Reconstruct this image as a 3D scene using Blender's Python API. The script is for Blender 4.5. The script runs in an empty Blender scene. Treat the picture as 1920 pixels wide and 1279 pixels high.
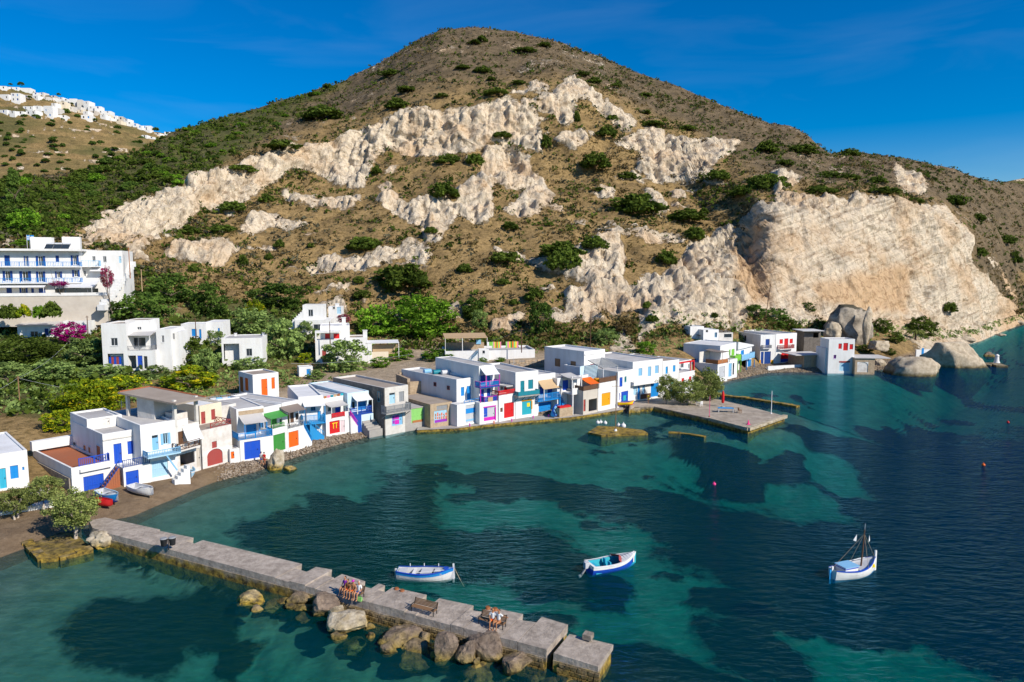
import bpy, bmesh, math, random
import numpy as np
from mathutils import Vector, Matrix
R = math.radians
scene = bpy.context.scene
C = scene.collection

# ------------------------------------------------------------------ camera
F_PX, CX, CY, CAM_H, PITCH = 1333.0, 960.0, 639.5, 26.0, R(6.0)
cam_data = bpy.data.cameras.new('camera')
cam = bpy.data.objects.new('camera', cam_data); C.objects.link(cam)
cam.location = (0, 0, CAM_H); cam.rotation_euler = (R(90) - PITCH, 0, 0)
cam_data.sensor_width = 36.0; cam_data.lens = 36.0 * F_PX / 1920.0
cam_data.clip_start = 0.5; cam_data.clip_end = 20000
scene.camera = cam

# ------------------------------------------------------------------ sky and sun
SUN_EL, SUN_AZ = R(36), math.atan2(0.80, -0.60)       # azimuth from +Y towards +X
sun_dir = Vector((math.cos(SUN_EL)*math.sin(SUN_AZ), math.cos(SUN_EL)*math.cos(SUN_AZ), math.sin(SUN_EL)))
world = bpy.data.worlds.new('World'); scene.world = world; world.use_nodes = True
nt = world.node_tree; nt.nodes.clear()
wo = nt.nodes.new('ShaderNodeOutputWorld'); bg = nt.nodes.new('ShaderNodeBackground')
sky = nt.nodes.new('ShaderNodeTexSky'); sky.sky_type = 'NISHITA'; sky.sun_disc = False
sky.sun_elevation = SUN_EL; sky.sun_rotation = SUN_AZ
sky.air_density = 1.0; sky.dust_density = 0.15; sky.ozone_density = 4.0; sky.altitude = 300
hs = nt.nodes.new('ShaderNodeHueSaturation'); hs.inputs['Saturation'].default_value = 1.62
hs.inputs['Hue'].default_value = 0.508
gm = nt.nodes.new('ShaderNodeGamma'); gm.inputs[1].default_value = 1.0
nt.links.new(sky.outputs[0], hs.inputs['Color'])
# thin high cirrus, the same all over the sky
tc = nt.nodes.new('ShaderNodeTexCoord'); mp = nt.nodes.new('ShaderNodeMapping')
mp.inputs['Scale'].default_value = (1.6, 1.6, 9.0); mp.inputs['Rotation'].default_value = (0.0, 0.12, 0.3)
nz = nt.nodes.new('ShaderNodeTexNoise'); nz.inputs['Scale'].default_value = 2.1; nz.inputs['Detail'].default_value = 7
nz.inputs['Distortion'].default_value = 0.6
rp = nt.nodes.new('ShaderNodeValToRGB'); rp.color_ramp.elements[0].position = 0.50; rp.color_ramp.elements[1].position = 0.95
rp.color_ramp.elements[1].color = (0.08, 0.08, 0.08, 1)
mx = nt.nodes.new('ShaderNodeMixRGB'); mx.inputs[2].default_value = (5.0, 6.0, 7.4, 1)
nt.links.new(tc.outputs['Generated'], mp.inputs[0]); nt.links.new(mp.outputs[0], nz.inputs[0])
nt.links.new(nz.outputs[0], rp.inputs[0]); nt.links.new(rp.outputs[0], mx.inputs[0])
nt.links.new(hs.outputs[0], mx.inputs[1])
nt.links.new(mx.outputs[0], bg.inputs[0]); bg.inputs[1].default_value = 0.09
nt.links.new(bg.outputs[0], wo.inputs[0])
sl = bpy.data.lights.new('sun', 'SUN'); sl.energy = 4.2; sl.angle = R(0.53); sl.color = (1.0, 0.93, 0.82)
so = bpy.data.objects.new('sun', sl); C.objects.link(so)
so.rotation_euler = sun_dir.to_track_quat('Z', 'Y').to_euler(); so.location = (120, -100, 150)
vs = scene.view_settings; vs.view_transform = 'Standard'; vs.look = 'None'; vs.exposure = 0.38; vs.gamma = 1.0
vs.use_curve_mapping = False
scene.render.engine = 'CYCLES'
cy = scene.cycles; cy.use_denoising = True; cy.max_bounces = 6; cy.diffuse_bounces = 2; cy.glossy_bounces = 2
cy.transparent_max_bounces = 10; cy.transmission_bounces = 3; cy.caustics_reflective = False; cy.caustics_refractive = False
cy.volume_bounces = 0; cy.sample_clamp_indirect = 4.0

# ------------------------------------------------------------------ projection helpers (a survey of the place)
SP, CP = math.sin(PITCH), math.cos(PITCH)
def ray(px, py):
    a = (px - CX) / F_PX; b = (py - CY) / F_PX
    return Vector((a, CP - b*SP, -SP - b*CP))
ORG = Vector((0, 0, CAM_H))
def at_z(px, py, z):
    d = ray(px, py); return ORG + d * ((z - CAM_H) / d.z)
def at_y(px, py, Y):
    d = ray(px, py); return ORG + d * (Y / d.y)
def proj(p):
    v = Vector(p) - ORG
    d = v.y*CP - v.z*SP; u = v.y*SP + v.z*CP
    return CX + F_PX*v.x/d, CY - F_PX*u/d
def view(x0, y0, s):
    return lambda x, y: (x0 + x/s, y0 + y/s)

# ------------------------------------------------------------------ numpy noise
def _hash(ix, iy, iz, seed):
    h = (ix.astype(np.uint32)*np.uint32(374761393) + iy.astype(np.uint32)*np.uint32(668265263)
         + iz.astype(np.uint32)*np.uint32(2147483647) + np.uint32(seed*974711 + 13))
    h = (h ^ (h >> np.uint32(13))) * np.uint32(1274126177)
    h ^= h >> np.uint32(16)
    return (h & np.uint32(0xFFFFFF)).astype(np.float32) / np.float32(0xFFFFFF)
def vnoise(x, y, z=None, seed=0):
    if z is None: z = np.zeros_like(x)
    fx, fy, fz = np.floor(x), np.floor(y), np.floor(z)
    ix, iy, iz = fx.astype(np.int64), fy.astype(np.int64), fz.astype(np.int64)
    tx, ty, tz = x-fx, y-fy, z-fz
    tx = tx*tx*tx*(tx*(tx*6-15)+10); ty = ty*ty*ty*(ty*(ty*6-15)+10); tz = tz*tz*tz*(tz*(tz*6-15)+10)
    def c(a, b, d): return _hash(ix+a, iy+b, iz+d, seed)
    x00 = c(0,0,0)*(1-tx)+c(1,0,0)*tx; x10 = c(0,1,0)*(1-tx)+c(1,1,0)*tx
    x01 = c(0,0,1)*(1-tx)+c(1,0,1)*tx; x11 = c(0,1,1)*(1-tx)+c(1,1,1)*tx
    y0 = x00*(1-ty)+x10*ty; y1 = x01*(1-ty)+x11*ty
    return (y0*(1-tz)+y1*tz)*2-1
def fbm(x, y, z=None, octv=5, seed=0, gain=0.5, lac=2.03, ridged=False):
    s = 0; a = 1.0; n = 0
    if z is None: z = np.zeros_like(x)
    for o in range(octv):
        v = vnoise(x, y, z, seed+o*7)
        if ridged: v = 1-2*np.abs(v)
        s = s + a*v; n += a; a *= gain; x = x*lac+3.1; y = y*lac+1.7; z = z*lac+5.3
    return s/n
def gauss1(a, sig, axis):
    r = max(1, int(3*sig)); k = np.exp(-0.5*(np.arange(-r, r+1)/sig)**2); k /= k.sum()
    a = np.moveaxis(a, axis, 0); p = np.concatenate([np.repeat(a[:1], r, 0), a, np.repeat(a[-1:], r, 0)], 0)
    out = sum(k[i]*p[i:i+a.shape[0]] for i in range(2*r+1))
    return np.moveaxis(out, 0, axis)
def sstep(a, b, x):
    t = np.clip((x-a)/(b-a), 0, 1); return t*t*(3-2*t)

# ------------------------------------------------------------------ objects and tags
def tag(o, label, cat, group=None):
    o['label'] = label; o['category'] = cat
    if group: o['group'] = group
    return o
def link(name, me, m=None, parent=None):
    o = bpy.data.objects.new(name, me); C.objects.link(o)
    if m is not None and me is not None and len(me.materials) == 0:
        for mm in (m if isinstance(m, (list, tuple)) else [m]): me.materials.append(M(mm) if isinstance(mm, str) else mm)
    if parent is not None: o.parent = parent
    return o
def thing(name, label, cat, loc=(0, 0, 0), rz=0.0, group=None):
    o = bpy.data.objects.new(name, None); C.objects.link(o)
    o.empty_display_size = 0.2
    o.location = loc; o.rotation_euler = (0, 0, rz)
    return tag(o, label, cat, group)
def copy_tree(o, parent=None):
    c = o.copy(); C.objects.link(c)
    if parent is not None: c.parent = parent
    for ch in o.children: copy_tree(ch, c)
    return c
def mesh_np(name, verts, faces, smooth=False):
    me = bpy.data.meshes.new(name)
    verts = np.asarray(verts, dtype=np.float32); faces = np.asarray(faces, dtype=np.int32)
    k = faces.shape[1]; n = len(faces)
    me.vertices.add(len(verts)); me.vertices.foreach_set('co', verts.ravel())
    me.loops.add(n*k); me.loops.foreach_set('vertex_index', faces.ravel())
    me.polygons.add(n); me.polygons.foreach_set('loop_start', np.arange(0, n*k, k, dtype=np.int32))
    me.polygons.foreach_set('loop_total', np.full(n, k, dtype=np.int32))
    if smooth: me.polygons.foreach_set('use_smooth', np.ones(n, dtype=bool))
    me.update(calc_edges=True)
    return me
def attr(me, name, vals):
    a = me.attributes.new(name, 'FLOAT', 'POINT'); a.data.foreach_set('value', np.asarray(vals, dtype=np.float32).ravel())

class MB:
    """collects simple solids into one mesh"""
    def __init__(s): s.v = []; s.f = []; s.mi = []; s.sm = []
    def add(s, vs, fs, mi=0, smooth=False):
        o = len(s.v); s.v += [tuple(v) for v in vs]
        for f in fs: s.f.append(tuple(o+i for i in f)); s.mi.append(mi); s.sm.append(smooth)
        return s
    def box(s, x0, y0, z0, x1, y1, z1, mi=0, skip=''):
        vs = [(x0,y0,z0),(x1,y0,z0),(x1,y1,z0),(x0,y1,z0),(x0,y0,z1),(x1,y0,z1),(x1,y1,z1),(x0,y1,z1)]
        fs = {'b':(0,3,2,1),'t':(4,5,6,7),'f':(0,1,5,4),'r':(1,2,6,5),'k':(2,3,7,6),'l':(3,0,4,7)}
        return s.add(vs, [f for k, f in fs.items() if k not in skip], mi)
    def hexa(s, b, t, mi=0):
        """b, t: four bottom and four top corners, same order counter-clockwise from above"""
        return s.add(list(b)+list(t), [(0,3,2,1),(4,5,6,7),(0,1,5,4),(1,2,6,5),(2,3,7,6),(3,0,4,7)], mi)
    def tube(s, pts, r, n=6, mi=0, cap=True):
        pts = [Vector(p) for p in pts]; rs = r if isinstance(r, (list, tuple)) else [r]*len(pts)
        rings = []
        for i, p in enumerate(pts):
            d = (pts[min(i+1, len(pts)-1)] - pts[max(i-1, 0)])
            if d.length < 1e-6: d = Vector((0, 0, 1))
            d.normalize(); a = d.cross(Vector((0, 0, 1)))
            if a.length < 0.05: a = d.cross(Vector((1, 0, 0)))
            a.normalize(); b = d.cross(a)
            rings.append([p + (a*math.cos(2*math.pi*k/n) + b*math.sin(2*math.pi*k/n))*rs[i] for k in range(n)])
        vs = [v for rg in rings for v in rg]; fs = []
        for i in range(len(pts)-1):
            for k in range(n):
                fs.append((i*n+k, i*n+(k+1) % n, (i+1)*n+(k+1) % n, (i+1)*n+k))
        s.add(vs, fs, mi, True)
        if cap: s.add(rings[0], [tuple(range(n))[::-1]], mi); s.add(rings[-1], [tuple(range(n))], mi)
        return s
    def bar(s, p, q, w, h=None, mi=0):
        """rectangular bar from p to q"""
        h = h or w; p = Vector(p); q = Vector(q); d = (q-p).normalized()
        a = d.cross(Vector((0, 0, 1)))
        if a.length < 0.05: a = Vector((1, 0, 0))
        a.normalize(); b = a.cross(d).normalized()
        def ring(c): return [c-a*w/2-b*h/2, c+a*w/2-b*h/2, c+a*w/2+b*h/2, c-a*w/2+b*h/2]
        return s.add(ring(p)+ring(q), [(0,1,2,3),(7,6,5,4),(0,4,5,1),(1,5,6,2),(2,6,7,3),(3,7,4,0)], mi)
    def quad(s, a, b, c, d, mi=0): return s.add([a, b, c, d], [(0, 1, 2, 3)], mi)
    def mesh(s, name):
        me = bpy.data.meshes.new(name); me.from_pydata(s.v, [], s.f)
        if any(s.mi): me.polygons.foreach_set('material_index', s.mi)
        me.polygons.foreach_set('use_smooth', s.sm); me.update(); return me
    def build(s, name, m, parent=None): return link(name, s.mesh(name), m, parent)

# ------------------------------------------------------------------ materials
MATS = {}
def new_mat(name):
    m = bpy.data.materials.new(name); m.use_nodes = True; n = m.node_tree.nodes; n.clear()
    return m, n, m.node_tree.links
def col4(c): return (c[0], c[1], c[2], 1)
def srgb(r, g, b):
    f = lambda v: ((v/255+0.055)/1.055)**2.4 if v > 10.3 else v/255/12.92
    return (f(r), f(g), f(b))
def pmat(name, c, rough=0.7, c2=None, scale=1.2, amt=0.35, bump=0.0, bscale=8.0, spec=0.3, metal=0.0, streak=False, vary=0.0):
    """painted / plastered surface: base colour, a second colour in blotches, fine relief"""
    m, n, l = new_mat(name)
    o = n.new('ShaderNodeOutputMaterial'); p = n.new('ShaderNodeBsdfPrincipled'); l.new(p.outputs[0], o.inputs[0])
    p.inputs['Roughness'].default_value = rough; p.inputs['Metallic'].default_value = metal
    p.inputs['Specular IOR Level'].default_value = spec
    t = n.new('ShaderNodeTexCoord'); mp = n.new('ShaderNodeMapping'); l.new(t.outputs['Object'], mp.inputs[0])
    if streak: mp.inputs['Scale'].default_value = (1, 1, 0.22)
    nz = n.new('ShaderNodeTexNoise'); nz.inputs['Scale'].default_value = scale; nz.inputs['Detail'].default_value = 8
    nz.inputs['Roughness'].default_value = 0.65; l.new(mp.outputs[0], nz.inputs[0])
    rp = n.new('ShaderNodeValToRGB'); l.new(nz.outputs[0], rp.inputs[0])
    rp.color_ramp.elements[0].position = 0.40; rp.color_ramp.elements[1].position = 0.78
    c2 = c2 or tuple(v*0.72 for v in c)
    rp.color_ramp.elements[0].color = col4(c)
    rp.color_ramp.elements[1].color = col4(tuple(a*(1-amt*1.6 if amt < .6 else 0)+b*(amt*1.6 if amt < .6 else 1) for a, b in zip(c, c2)))
    out = rp.outputs[0]
    if vary:
        oi = n.new('ShaderNodeObjectInfo'); hv = n.new('ShaderNodeHueSaturation')
        mr = n.new('ShaderNodeMapRange'); mr.inputs[3].default_value = 1-vary; mr.inputs[4].default_value = 1+vary
        l.new(oi.outputs['Random'], mr.inputs[0]); l.new(mr.outputs[0], hv.inputs['Value']); l.new(out, hv.inputs['Color']); out = hv.outputs[0]
    l.new(out, p.inputs['Base Color'])
    if bump:
        nb = n.new('ShaderNodeTexNoise'); nb.inputs['Scale'].default_value = bscale; nb.inputs['Detail'].default_value = 6
        l.new(t.outputs['Object'], nb.inputs[0]); b = n.new('ShaderNodeBump'); b.inputs['Strength'].default_value = bump
        b.inputs['Distance'].default_value = 0.1; l.new(nb.outputs[0], b.inputs['Height']); l.new(b.outputs[0], p.inputs['Normal'])
    MATS[name] = m; return m
def M(name): return MATS[name]
# ------------------------------------------------------------------ terrain material
def terrain_material(name, dry, brown, rock, rock2, far=False):
    m, n, l = new_mat(name)
    o = n.new('ShaderNodeOutputMaterial'); p = n.new('ShaderNodeBsdfPrincipled'); l.new(p.outputs[0], o.inputs[0])
    p.inputs['Roughness'].default_value = 0.95; p.inputs['Specular IOR Level'].default_value = 0.1
    t = n.new('ShaderNodeTexCoord')
    def noise(sc, det=8, rough=0.6, vec=None, dist=0.0):
        z = n.new('ShaderNodeTexNoise'); z.inputs['Scale'].default_value = sc; z.inputs['Detail'].default_value = det
        z.inputs['Roughness'].default_value = rough; z.inputs['Distortion'].default_value = dist
        l.new(vec or t.outputs['Object'], z.inputs[0]); return z.outputs[0]
    def ramp(fac, stops):
        r = n.new('ShaderNodeValToRGB'); l.new(fac, r.inputs[0]); e = r.color_ramp.elements
        while len(e) < len(stops): e.new(0.5)
        for k, (pos, c) in enumerate(stops): e[k].position = pos; e[k].color = col4(c)
        return r.outputs[0]
    def mix(f, a, b):
        x = n.new('ShaderNodeMixRGB')
        l.new(f, x.inputs[0]); l.new(a, x.inputs[1]); l.new(b, x.inputs[2]); return x.outputs[0]
    def at(nm):
        a = n.new('ShaderNodeAttribute'); a.attribute_name = nm; return a.outputs['Fac']
    soil = ramp(noise(0.12, 9, 0.7), [(0.30, brown), (0.46, tuple(v*0.8 for v in dry)), (0.55, dry), (0.72, tuple(min(1, v*1.25) for v in dry))])
    fine = ramp(noise(1.1, 6, 0.75), [(0.36, (0.35, 0.36, 0.28)), (0.56, (1, 1, 1))])
    mu = n.new('ShaderNodeMixRGB'); mu.blend_type = 'MULTIPLY'; mu.inputs[0].default_value = 0.85
    l.new(soil, mu.inputs[1]); l.new(fine, mu.inputs[2]); soil = mu.outputs[0]
    high = ramp(noise(0.2, 8, 0.7), [(0.33, (0.085, 0.068, 0.042)), (0.52, (0.17, 0.125, 0.075)), (0.72, (0.26, 0.19, 0.12))])
    mu3 = n.new('ShaderNodeMixRGB'); mu3.blend_type = 'MULTIPLY'; mu3.inputs[0].default_value = 0.7
    l.new(high, mu3.inputs[1]); l.new(fine, mu3.inputs[2]); high = mu3.outputs[0]
    soil = mix(at('high'), soil, high)
    grn = ramp(noise(0.5, 6, 0.7), [(0.35, (0.035, 0.045, 0.015)), (0.6, (0.10, 0.105, 0.035))])
    soil = mix(at('green'), soil, grn)
    # tuff: pale, layered, with warm stains and pitted hollows
    mpv = n.new('ShaderNodeMapping'); mpr = n.new('ShaderNodeMapping'); mpr.inputs['Rotation'].default_value = (0.0, R(17), 0.0); l.new(t.outputs['Object'], mpr.inputs[0]); mpv.inputs['Scale'].default_value = (0.09, 0.09, 0.95)
    l.new(mpr.outputs[0], mpv.inputs[0])
    strat = noise(0.55, 7, 0.62, mpv.outputs[0], 0.8)
    iso = noise(0.22, 8, 0.66); ly = n.new('ShaderNodeMixRGB'); l.new(at('layer'), ly.inputs[0]); l.new(iso, ly.inputs[1]); l.new(strat, ly.inputs[2]); strat = ly.outputs[0]
    rk = ramp(strat, [(0.30, rock2), (0.40, tuple(v*0.8 for v in rock)), (0.47, rock), (0.56, tuple(min(0.9, v*1.2) for v in rock)), (0.62, tuple(v*0.75 for v in rock)), (0.72, rock2)])
    warm = ramp(noise(0.055, 6, 0.6), [(0.47, (0, 0, 0)), (0.64, (1, 1, 1))])
    wc = n.new('ShaderNodeMixRGB'); wc.inputs[2].default_value = col4((0.56, 0.36, 0.19)); l.new(rk, wc.inputs[1])
    ma = n.new('ShaderNodeMath'); ma.operation = 'MULTIPLY'; ma.inputs[1].default_value = 0.55; l.new(warm, ma.inputs[0])
    ma2 = n.new('ShaderNodeMath'); ma2.operation = 'MAXIMUM'; l.new(ma.outputs[0], ma2.inputs[0]); l.new(at('ochre'), ma2.inputs[1])
    l.new(ma2.outputs[0], wc.inputs[0]); rk = wc.outputs[0]
    pit = ramp(noise(0.75, 6, 0.7), [(0.33, (0.5, 0.42, 0.33)), (0.47, (1, 1, 1))])
    vo = n.new('ShaderNodeTexVoronoi'); vo.feature = 'DISTANCE_TO_EDGE'; vo.inputs['Scale'].default_value = 0.16; mpw = n.new('ShaderNodeMapping'); mpw.inputs['Scale'].default_value = (1.0, 1.0, 0.45)
    wv = n.new('ShaderNodeMixRGB'); wv.blend_type = 'ADD'; wv.inputs[0].default_value = 1.0; nzv = n.new('ShaderNodeTexNoise'); nzv.inputs['Scale'].default_value = 0.25; nzv.inputs['Detail'].default_value = 6
    sc_ = n.new('ShaderNodeVectorMath'); sc_.operation = 'SCALE'; sc_.inputs[3].default_value = 5.0; l.new(t.outputs['Object'], nzv.inputs[0]); l.new(nzv.outputs['Color'], sc_.inputs[0])
    l.new(t.outputs['Object'], wv.inputs[1]); l.new(sc_.outputs[0], wv.inputs[2]); l.new(wv.outputs[0], mpw.inputs[0]); l.new(mpw.outputs[0], vo.inputs['Vector'])
    crk = ramp(vo.outputs['Distance'], [(0.0, (0.42, 0.34, 0.27)), (0.035, (1, 1, 1))])
    mc = n.new('ShaderNodeMixRGB'); mc.blend_type = 'MULTIPLY'; mc.inputs[0].default_value = 0.75; l.new(pit, mc.inputs[1]); l.new(crk, mc.inputs[2]); pit = mc.outputs[0]
    mu2 = n.new('ShaderNodeMixRGB'); mu2.blend_type = 'MULTIPLY'; mu2.inputs[0].default_value = 0.8; l.new(rk, mu2.inputs[1]); l.new(pit, mu2.inputs[2])
    # crisp, noisy boundary between rock and soil
    ad = n.new('ShaderNodeMath'); ad.operation = 'ADD'; l.new(at('rock'), ad.inputs[0])
    nn = n.new('ShaderNodeMath'); nn.operation = 'MULTIPLY_ADD'; l.new(noise(0.35, 8, 0.72), nn.inputs[0]); nn.inputs[1].default_value = 1.7; nn.inputs[2].default_value = -0.74
    l.new(nn.outputs[0], ad.inputs[1])
    rf = ramp(ad.outputs[0], [(0.40, (0, 0, 0)), (0.58, (1, 1, 1))])
    colr = mix(rf, soil, mu2.outputs[0])
    # pebble beach and paved ground
    pv = n.new('ShaderNodeTexVoronoi'); pv.inputs['Scale'].default_value = 3.2; l.new(t.outputs['Object'], pv.inputs[0])
    peb = ramp(pv.outputs['Color'], [(0.1, (0.10, 0.07, 0.045)), (0.5, (0.20, 0.145, 0.095)), (0.9, (0.34, 0.27, 0.19))])
    sandc = ramp(noise(0.8, 8, 0.7), [(0.3, (0.17, 0.115, 0.07)), (0.7, (0.27, 0.195, 0.125))])
    colr = mix(at('pebble'), colr, peb); colr = mix(at('sand'), colr, sandc)
    pav = ramp(noise(0.6, 8, 0.7), [(0.3, (0.27, 0.205, 0.135)), (0.7, (0.47, 0.375, 0.27))])
    colr = mix(at('paved'), colr, pav)
    l.new(colr, p.inputs['Base Color'])
    b1 = n.new('ShaderNodeBump'); b1.inputs['Strength'].default_value = 0.9; b1.inputs['Distance'].default_value = 0.5
    l.new(noise(0.9, 9, 0.75), b1.inputs['Height'])
    mpf = n.new('ShaderNodeMapping'); mpf.inputs['Scale'].default_value = (0.55, 0.45, 0.10); l.new(t.outputs['Object'], mpf.inputs[0])
    fl = noise(1.0, 6, 0.68, mpf.outputs[0], 0.4); fm_ = n.new('ShaderNodeMath'); fm_.operation = 'MULTIPLY'; l.new(fl, fm_.inputs[0]); l.new(rf, fm_.inputs[1])
    b3 = n.new('ShaderNodeBump'); b3.inputs['Strength'].default_value = 0.9; b3.inputs['Distance'].default_value = 1.2; l.new(fm_.outputs[0], b3.inputs['Height']); l.new(b1.outputs[0], b3.inputs['Normal'])
    b2 = n.new('ShaderNodeBump'); b2.inputs['Strength'].default_value = 0.55; b2.inputs['Distance'].default_value = 0.6
    l.new(strat, b2.inputs['Height']); l.new(b3.outputs[0], b2.inputs['Normal']); l.new(b2.outputs[0], p.inputs['Normal'])
    MATS[name] = m; return m
terrain_material('hill_ground', (0.355, 0.238, 0.105), (0.145, 0.100, 0.048), (0.63, 0.53, 0.395), (0.38, 0.29, 0.20))

# ------------------------------------------------------------------ masks traced from the survey
V4 = view(130, 150, 2.842); V5 = view(700, 30, 2.7214); V6 = view(1200, 150, 2.6097); V7 = view(600, 380, 2.743); V8 = view(0, 180, 4.263)
def tr(v, pts): return [v(*p) for p in pts]
ROCKS = [
 tr(V4, [(60,800),(300,680),(600,590),(620,560),(800,500),(980,420),(1170,345),(1400,310),(1560,240),(1700,200),(1904,160),(1904,410),(1800,370),(1690,360),(1620,430),(1560,560),(1430,560),(1300,480),(1180,460),(1120,530),(960,600),(860,720),(760,690),(680,640),(700,700),(560,790),(420,850),(340,880),(150,850)]),
 tr(V4, [(500,920),(620,860),(820,835),(930,900),(820,980),(640,960)]),
 tr(V4, [(900,810),(970,720),(1060,700),(1220,740),(1300,760),(1200,800),(1060,760),(960,820)]),
 tr(V4, [(1130,560),(1280,620),(1480,600),(1560,600),(1510,700),(1300,660),(1150,640)]),
 tr(V4, [(1240,990),(1400,930),(1480,960),(1690,900),(1904,880),(1904,940),(1700,960),(1600,1030),(1450,1030),(1330,1020)]),
 tr(V4, [(1620,640),(1700,590),(1800,650),(1850,720),(1904,740),(1904,800),(1780,740)]),
 tr(V5, [(0,520),(200,480),(480,470),(580,450),(680,420),(830,480),(860,600),(850,710),(700,640),(600,640),(480,700),(420,690),(300,700),(170,680),(60,640)]),
 tr(V5, [(560,680),(680,650),(790,720),(800,780),(880,850),(920,930),(900,980),(780,1045),(640,1000),(800,900),(600,860),(600,1050),(560,1070),(430,1000),(430,880),(530,820),(550,740)]),
 tr(V5, [(0,930),(90,890),(170,960),(250,900),(430,950),(420,1040),(360,1100),(350,1170),(260,1150),(240,1060),(170,1040),(100,1000)]),
 tr(V5, [(700,380),(800,340),(890,340),(890,380),(720,410)]),
 tr(V5, [(830,470),(900,400),(990,320),(1060,360),(1140,420),(1250,470),(1360,540),(1300,580),(1250,560),(1150,480),(1060,420),(1030,450),(1030,560),(970,580),(930,500)]),
 tr(V5, [(950,650),(1080,580),(1100,650),(1000,700)]),
 tr(V5, [(1220,660),(1280,610),(1400,560),(1480,590),(1620,620),(1760,640),(1890,650),(1740,740),(1640,850),(1420,850),(1340,800),(1360,690)]),
 tr(V5, [(1370,910),(1460,930),(1510,960),(1470,1040)]),
 tr(V5, [(1060,1240),(1130,1180),(1250,1130),(1290,1279),(1060,1279)]),
 tr(V6, [(430,1000),(440,860),(500,720),(560,640),(650,600),(720,560),(880,580),(1060,570),(1230,580),(1340,620),(1490,600),(1580,720),(1640,760),(1620,900),(1700,950),(1740,1040),(1850,1110),(1879,1160),(1760,1290),(1560,1300),(1400,1300),(1150,1200),(900,1190),(700,1180),(520,1160)]),
 tr(V6, [(0,960),(120,940),(220,860),(240,800),(350,760),(430,700),(470,730),(440,900),(440,1050),(520,1160),(480,1230),(330,1210),(200,1200),(80,1200),(0,1279),(0,1100)]),
 tr(V6, [(640,440),(700,420),(800,460),(760,510),(660,580)]),
 tr(V6, [(1220,410),(1380,480),(1430,540),(1300,530)]),
 tr(V7, [(880,640),(1080,560),(1000,660),(880,680)]),
 tr(V7, [(1060,300),(1250,270),(1500,180),(1560,230),(1560,400),(1400,450),(1240,380)]),
 tr(V7, [(1240,470),(1380,460),(1480,420),(1700,440),(1900,500),(1900,620),(1700,640),(1640,560),(1520,600),(1400,560),(1260,600)]),
 tr(V7, [(1520,700),(1580,660),(1640,760),(1500,760)]),
]
OCHRE = [tr(V6, [(1430,510),(1560,540),(1700,590),(1720,650),(1600,640),(1480,560)]),
         tr(V6, [(440,1000),(440,860),(520,690),(640,640),(640,720),(560,850),(640,900),(640,1080),(520,1090)]),
         tr(V6, [(800,1000),(1150,930),(1330,900),(1330,1150),(1100,1120),(850,1090)])]
GREEN = [tr(V4, [(0,500),(300,380),(560,270),(800,190),(1390,-30),(1500,-20),(1300,100),(1000,330),(780,480),(560,590),(300,680),(60,780),(0,780)]),
         tr(V8, [(-400,600),(0,600),(200,600),(300,660),(500,720),(700,570),(1000,450),(1279,380),(1279,760),(900,900),(760,1020),(600,1050),(300,1130),(0,1180),(-400,1200)]),
         [(-250,590),(0,600),(170,600),(190,640),(420,560),(560,560),(620,600),(560,680),(420,700),(300,700),(120,800),(0,760),(-250,800)]]
PAVED = [[(640,700),(760,640),(860,640),(1000,655),(1060,665),(1060,720),(800,710),(700,735)], [(330,800),(640,690),(660,760),(500,830)]]
PX0, PX1, PY0, PY1, PS = -260.0, 2260.0, 0.0, 860.0, 3.0
def raster(polys, blur):
    gx = np.arange(PX0, PX1, PS); gy = np.arange(PY0, PY1, PS); X, Y = np.meshgrid(gx, gy)
    out = np.zeros_like(X)
    for pts in polys:
        ins = np.zeros(X.shape, bool); n = len(pts)
        for i in range(n):
            x1, y1 = pts[i]; x2, y2 = pts[(i+1) % n]
            if y1 == y2: continue
            c = ((y1 > Y) != (y2 > Y)) & (X < (x2-x1)*(Y-y1)/(y2-y1)+x1); ins ^= c
        out = np.maximum(out, ins)
    out = gauss1(gauss1(out, blur/PS, 0), blur/PS, 1)
    return out
def sample(img, px, py):
    x = np.clip((px-PX0)/PS, 0, img.shape[1]-1.01); y = np.clip((py-PY0)/PS, 0, img.shape[0]-1.01)
    ix, iy = x.astype(int), y.astype(int); fx, fy = x-ix, y-iy
    return (img[iy, ix]*(1-fx)+img[iy, ix+1]*fx)*(1-fy)+(img[iy+1, ix]*(1-fx)+img[iy+1, ix+1]*fx)*fy

# ------------------------------------------------------------------ main terrain: shore, village slope, hill with cliffs
def z_at(py, Y): d = ray(960, py); return CAM_H + Y*d.z/d.y
def y_at0(py, z=0.0): d = ray(960, py); return (z-CAM_H)/d.z*d.y
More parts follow.
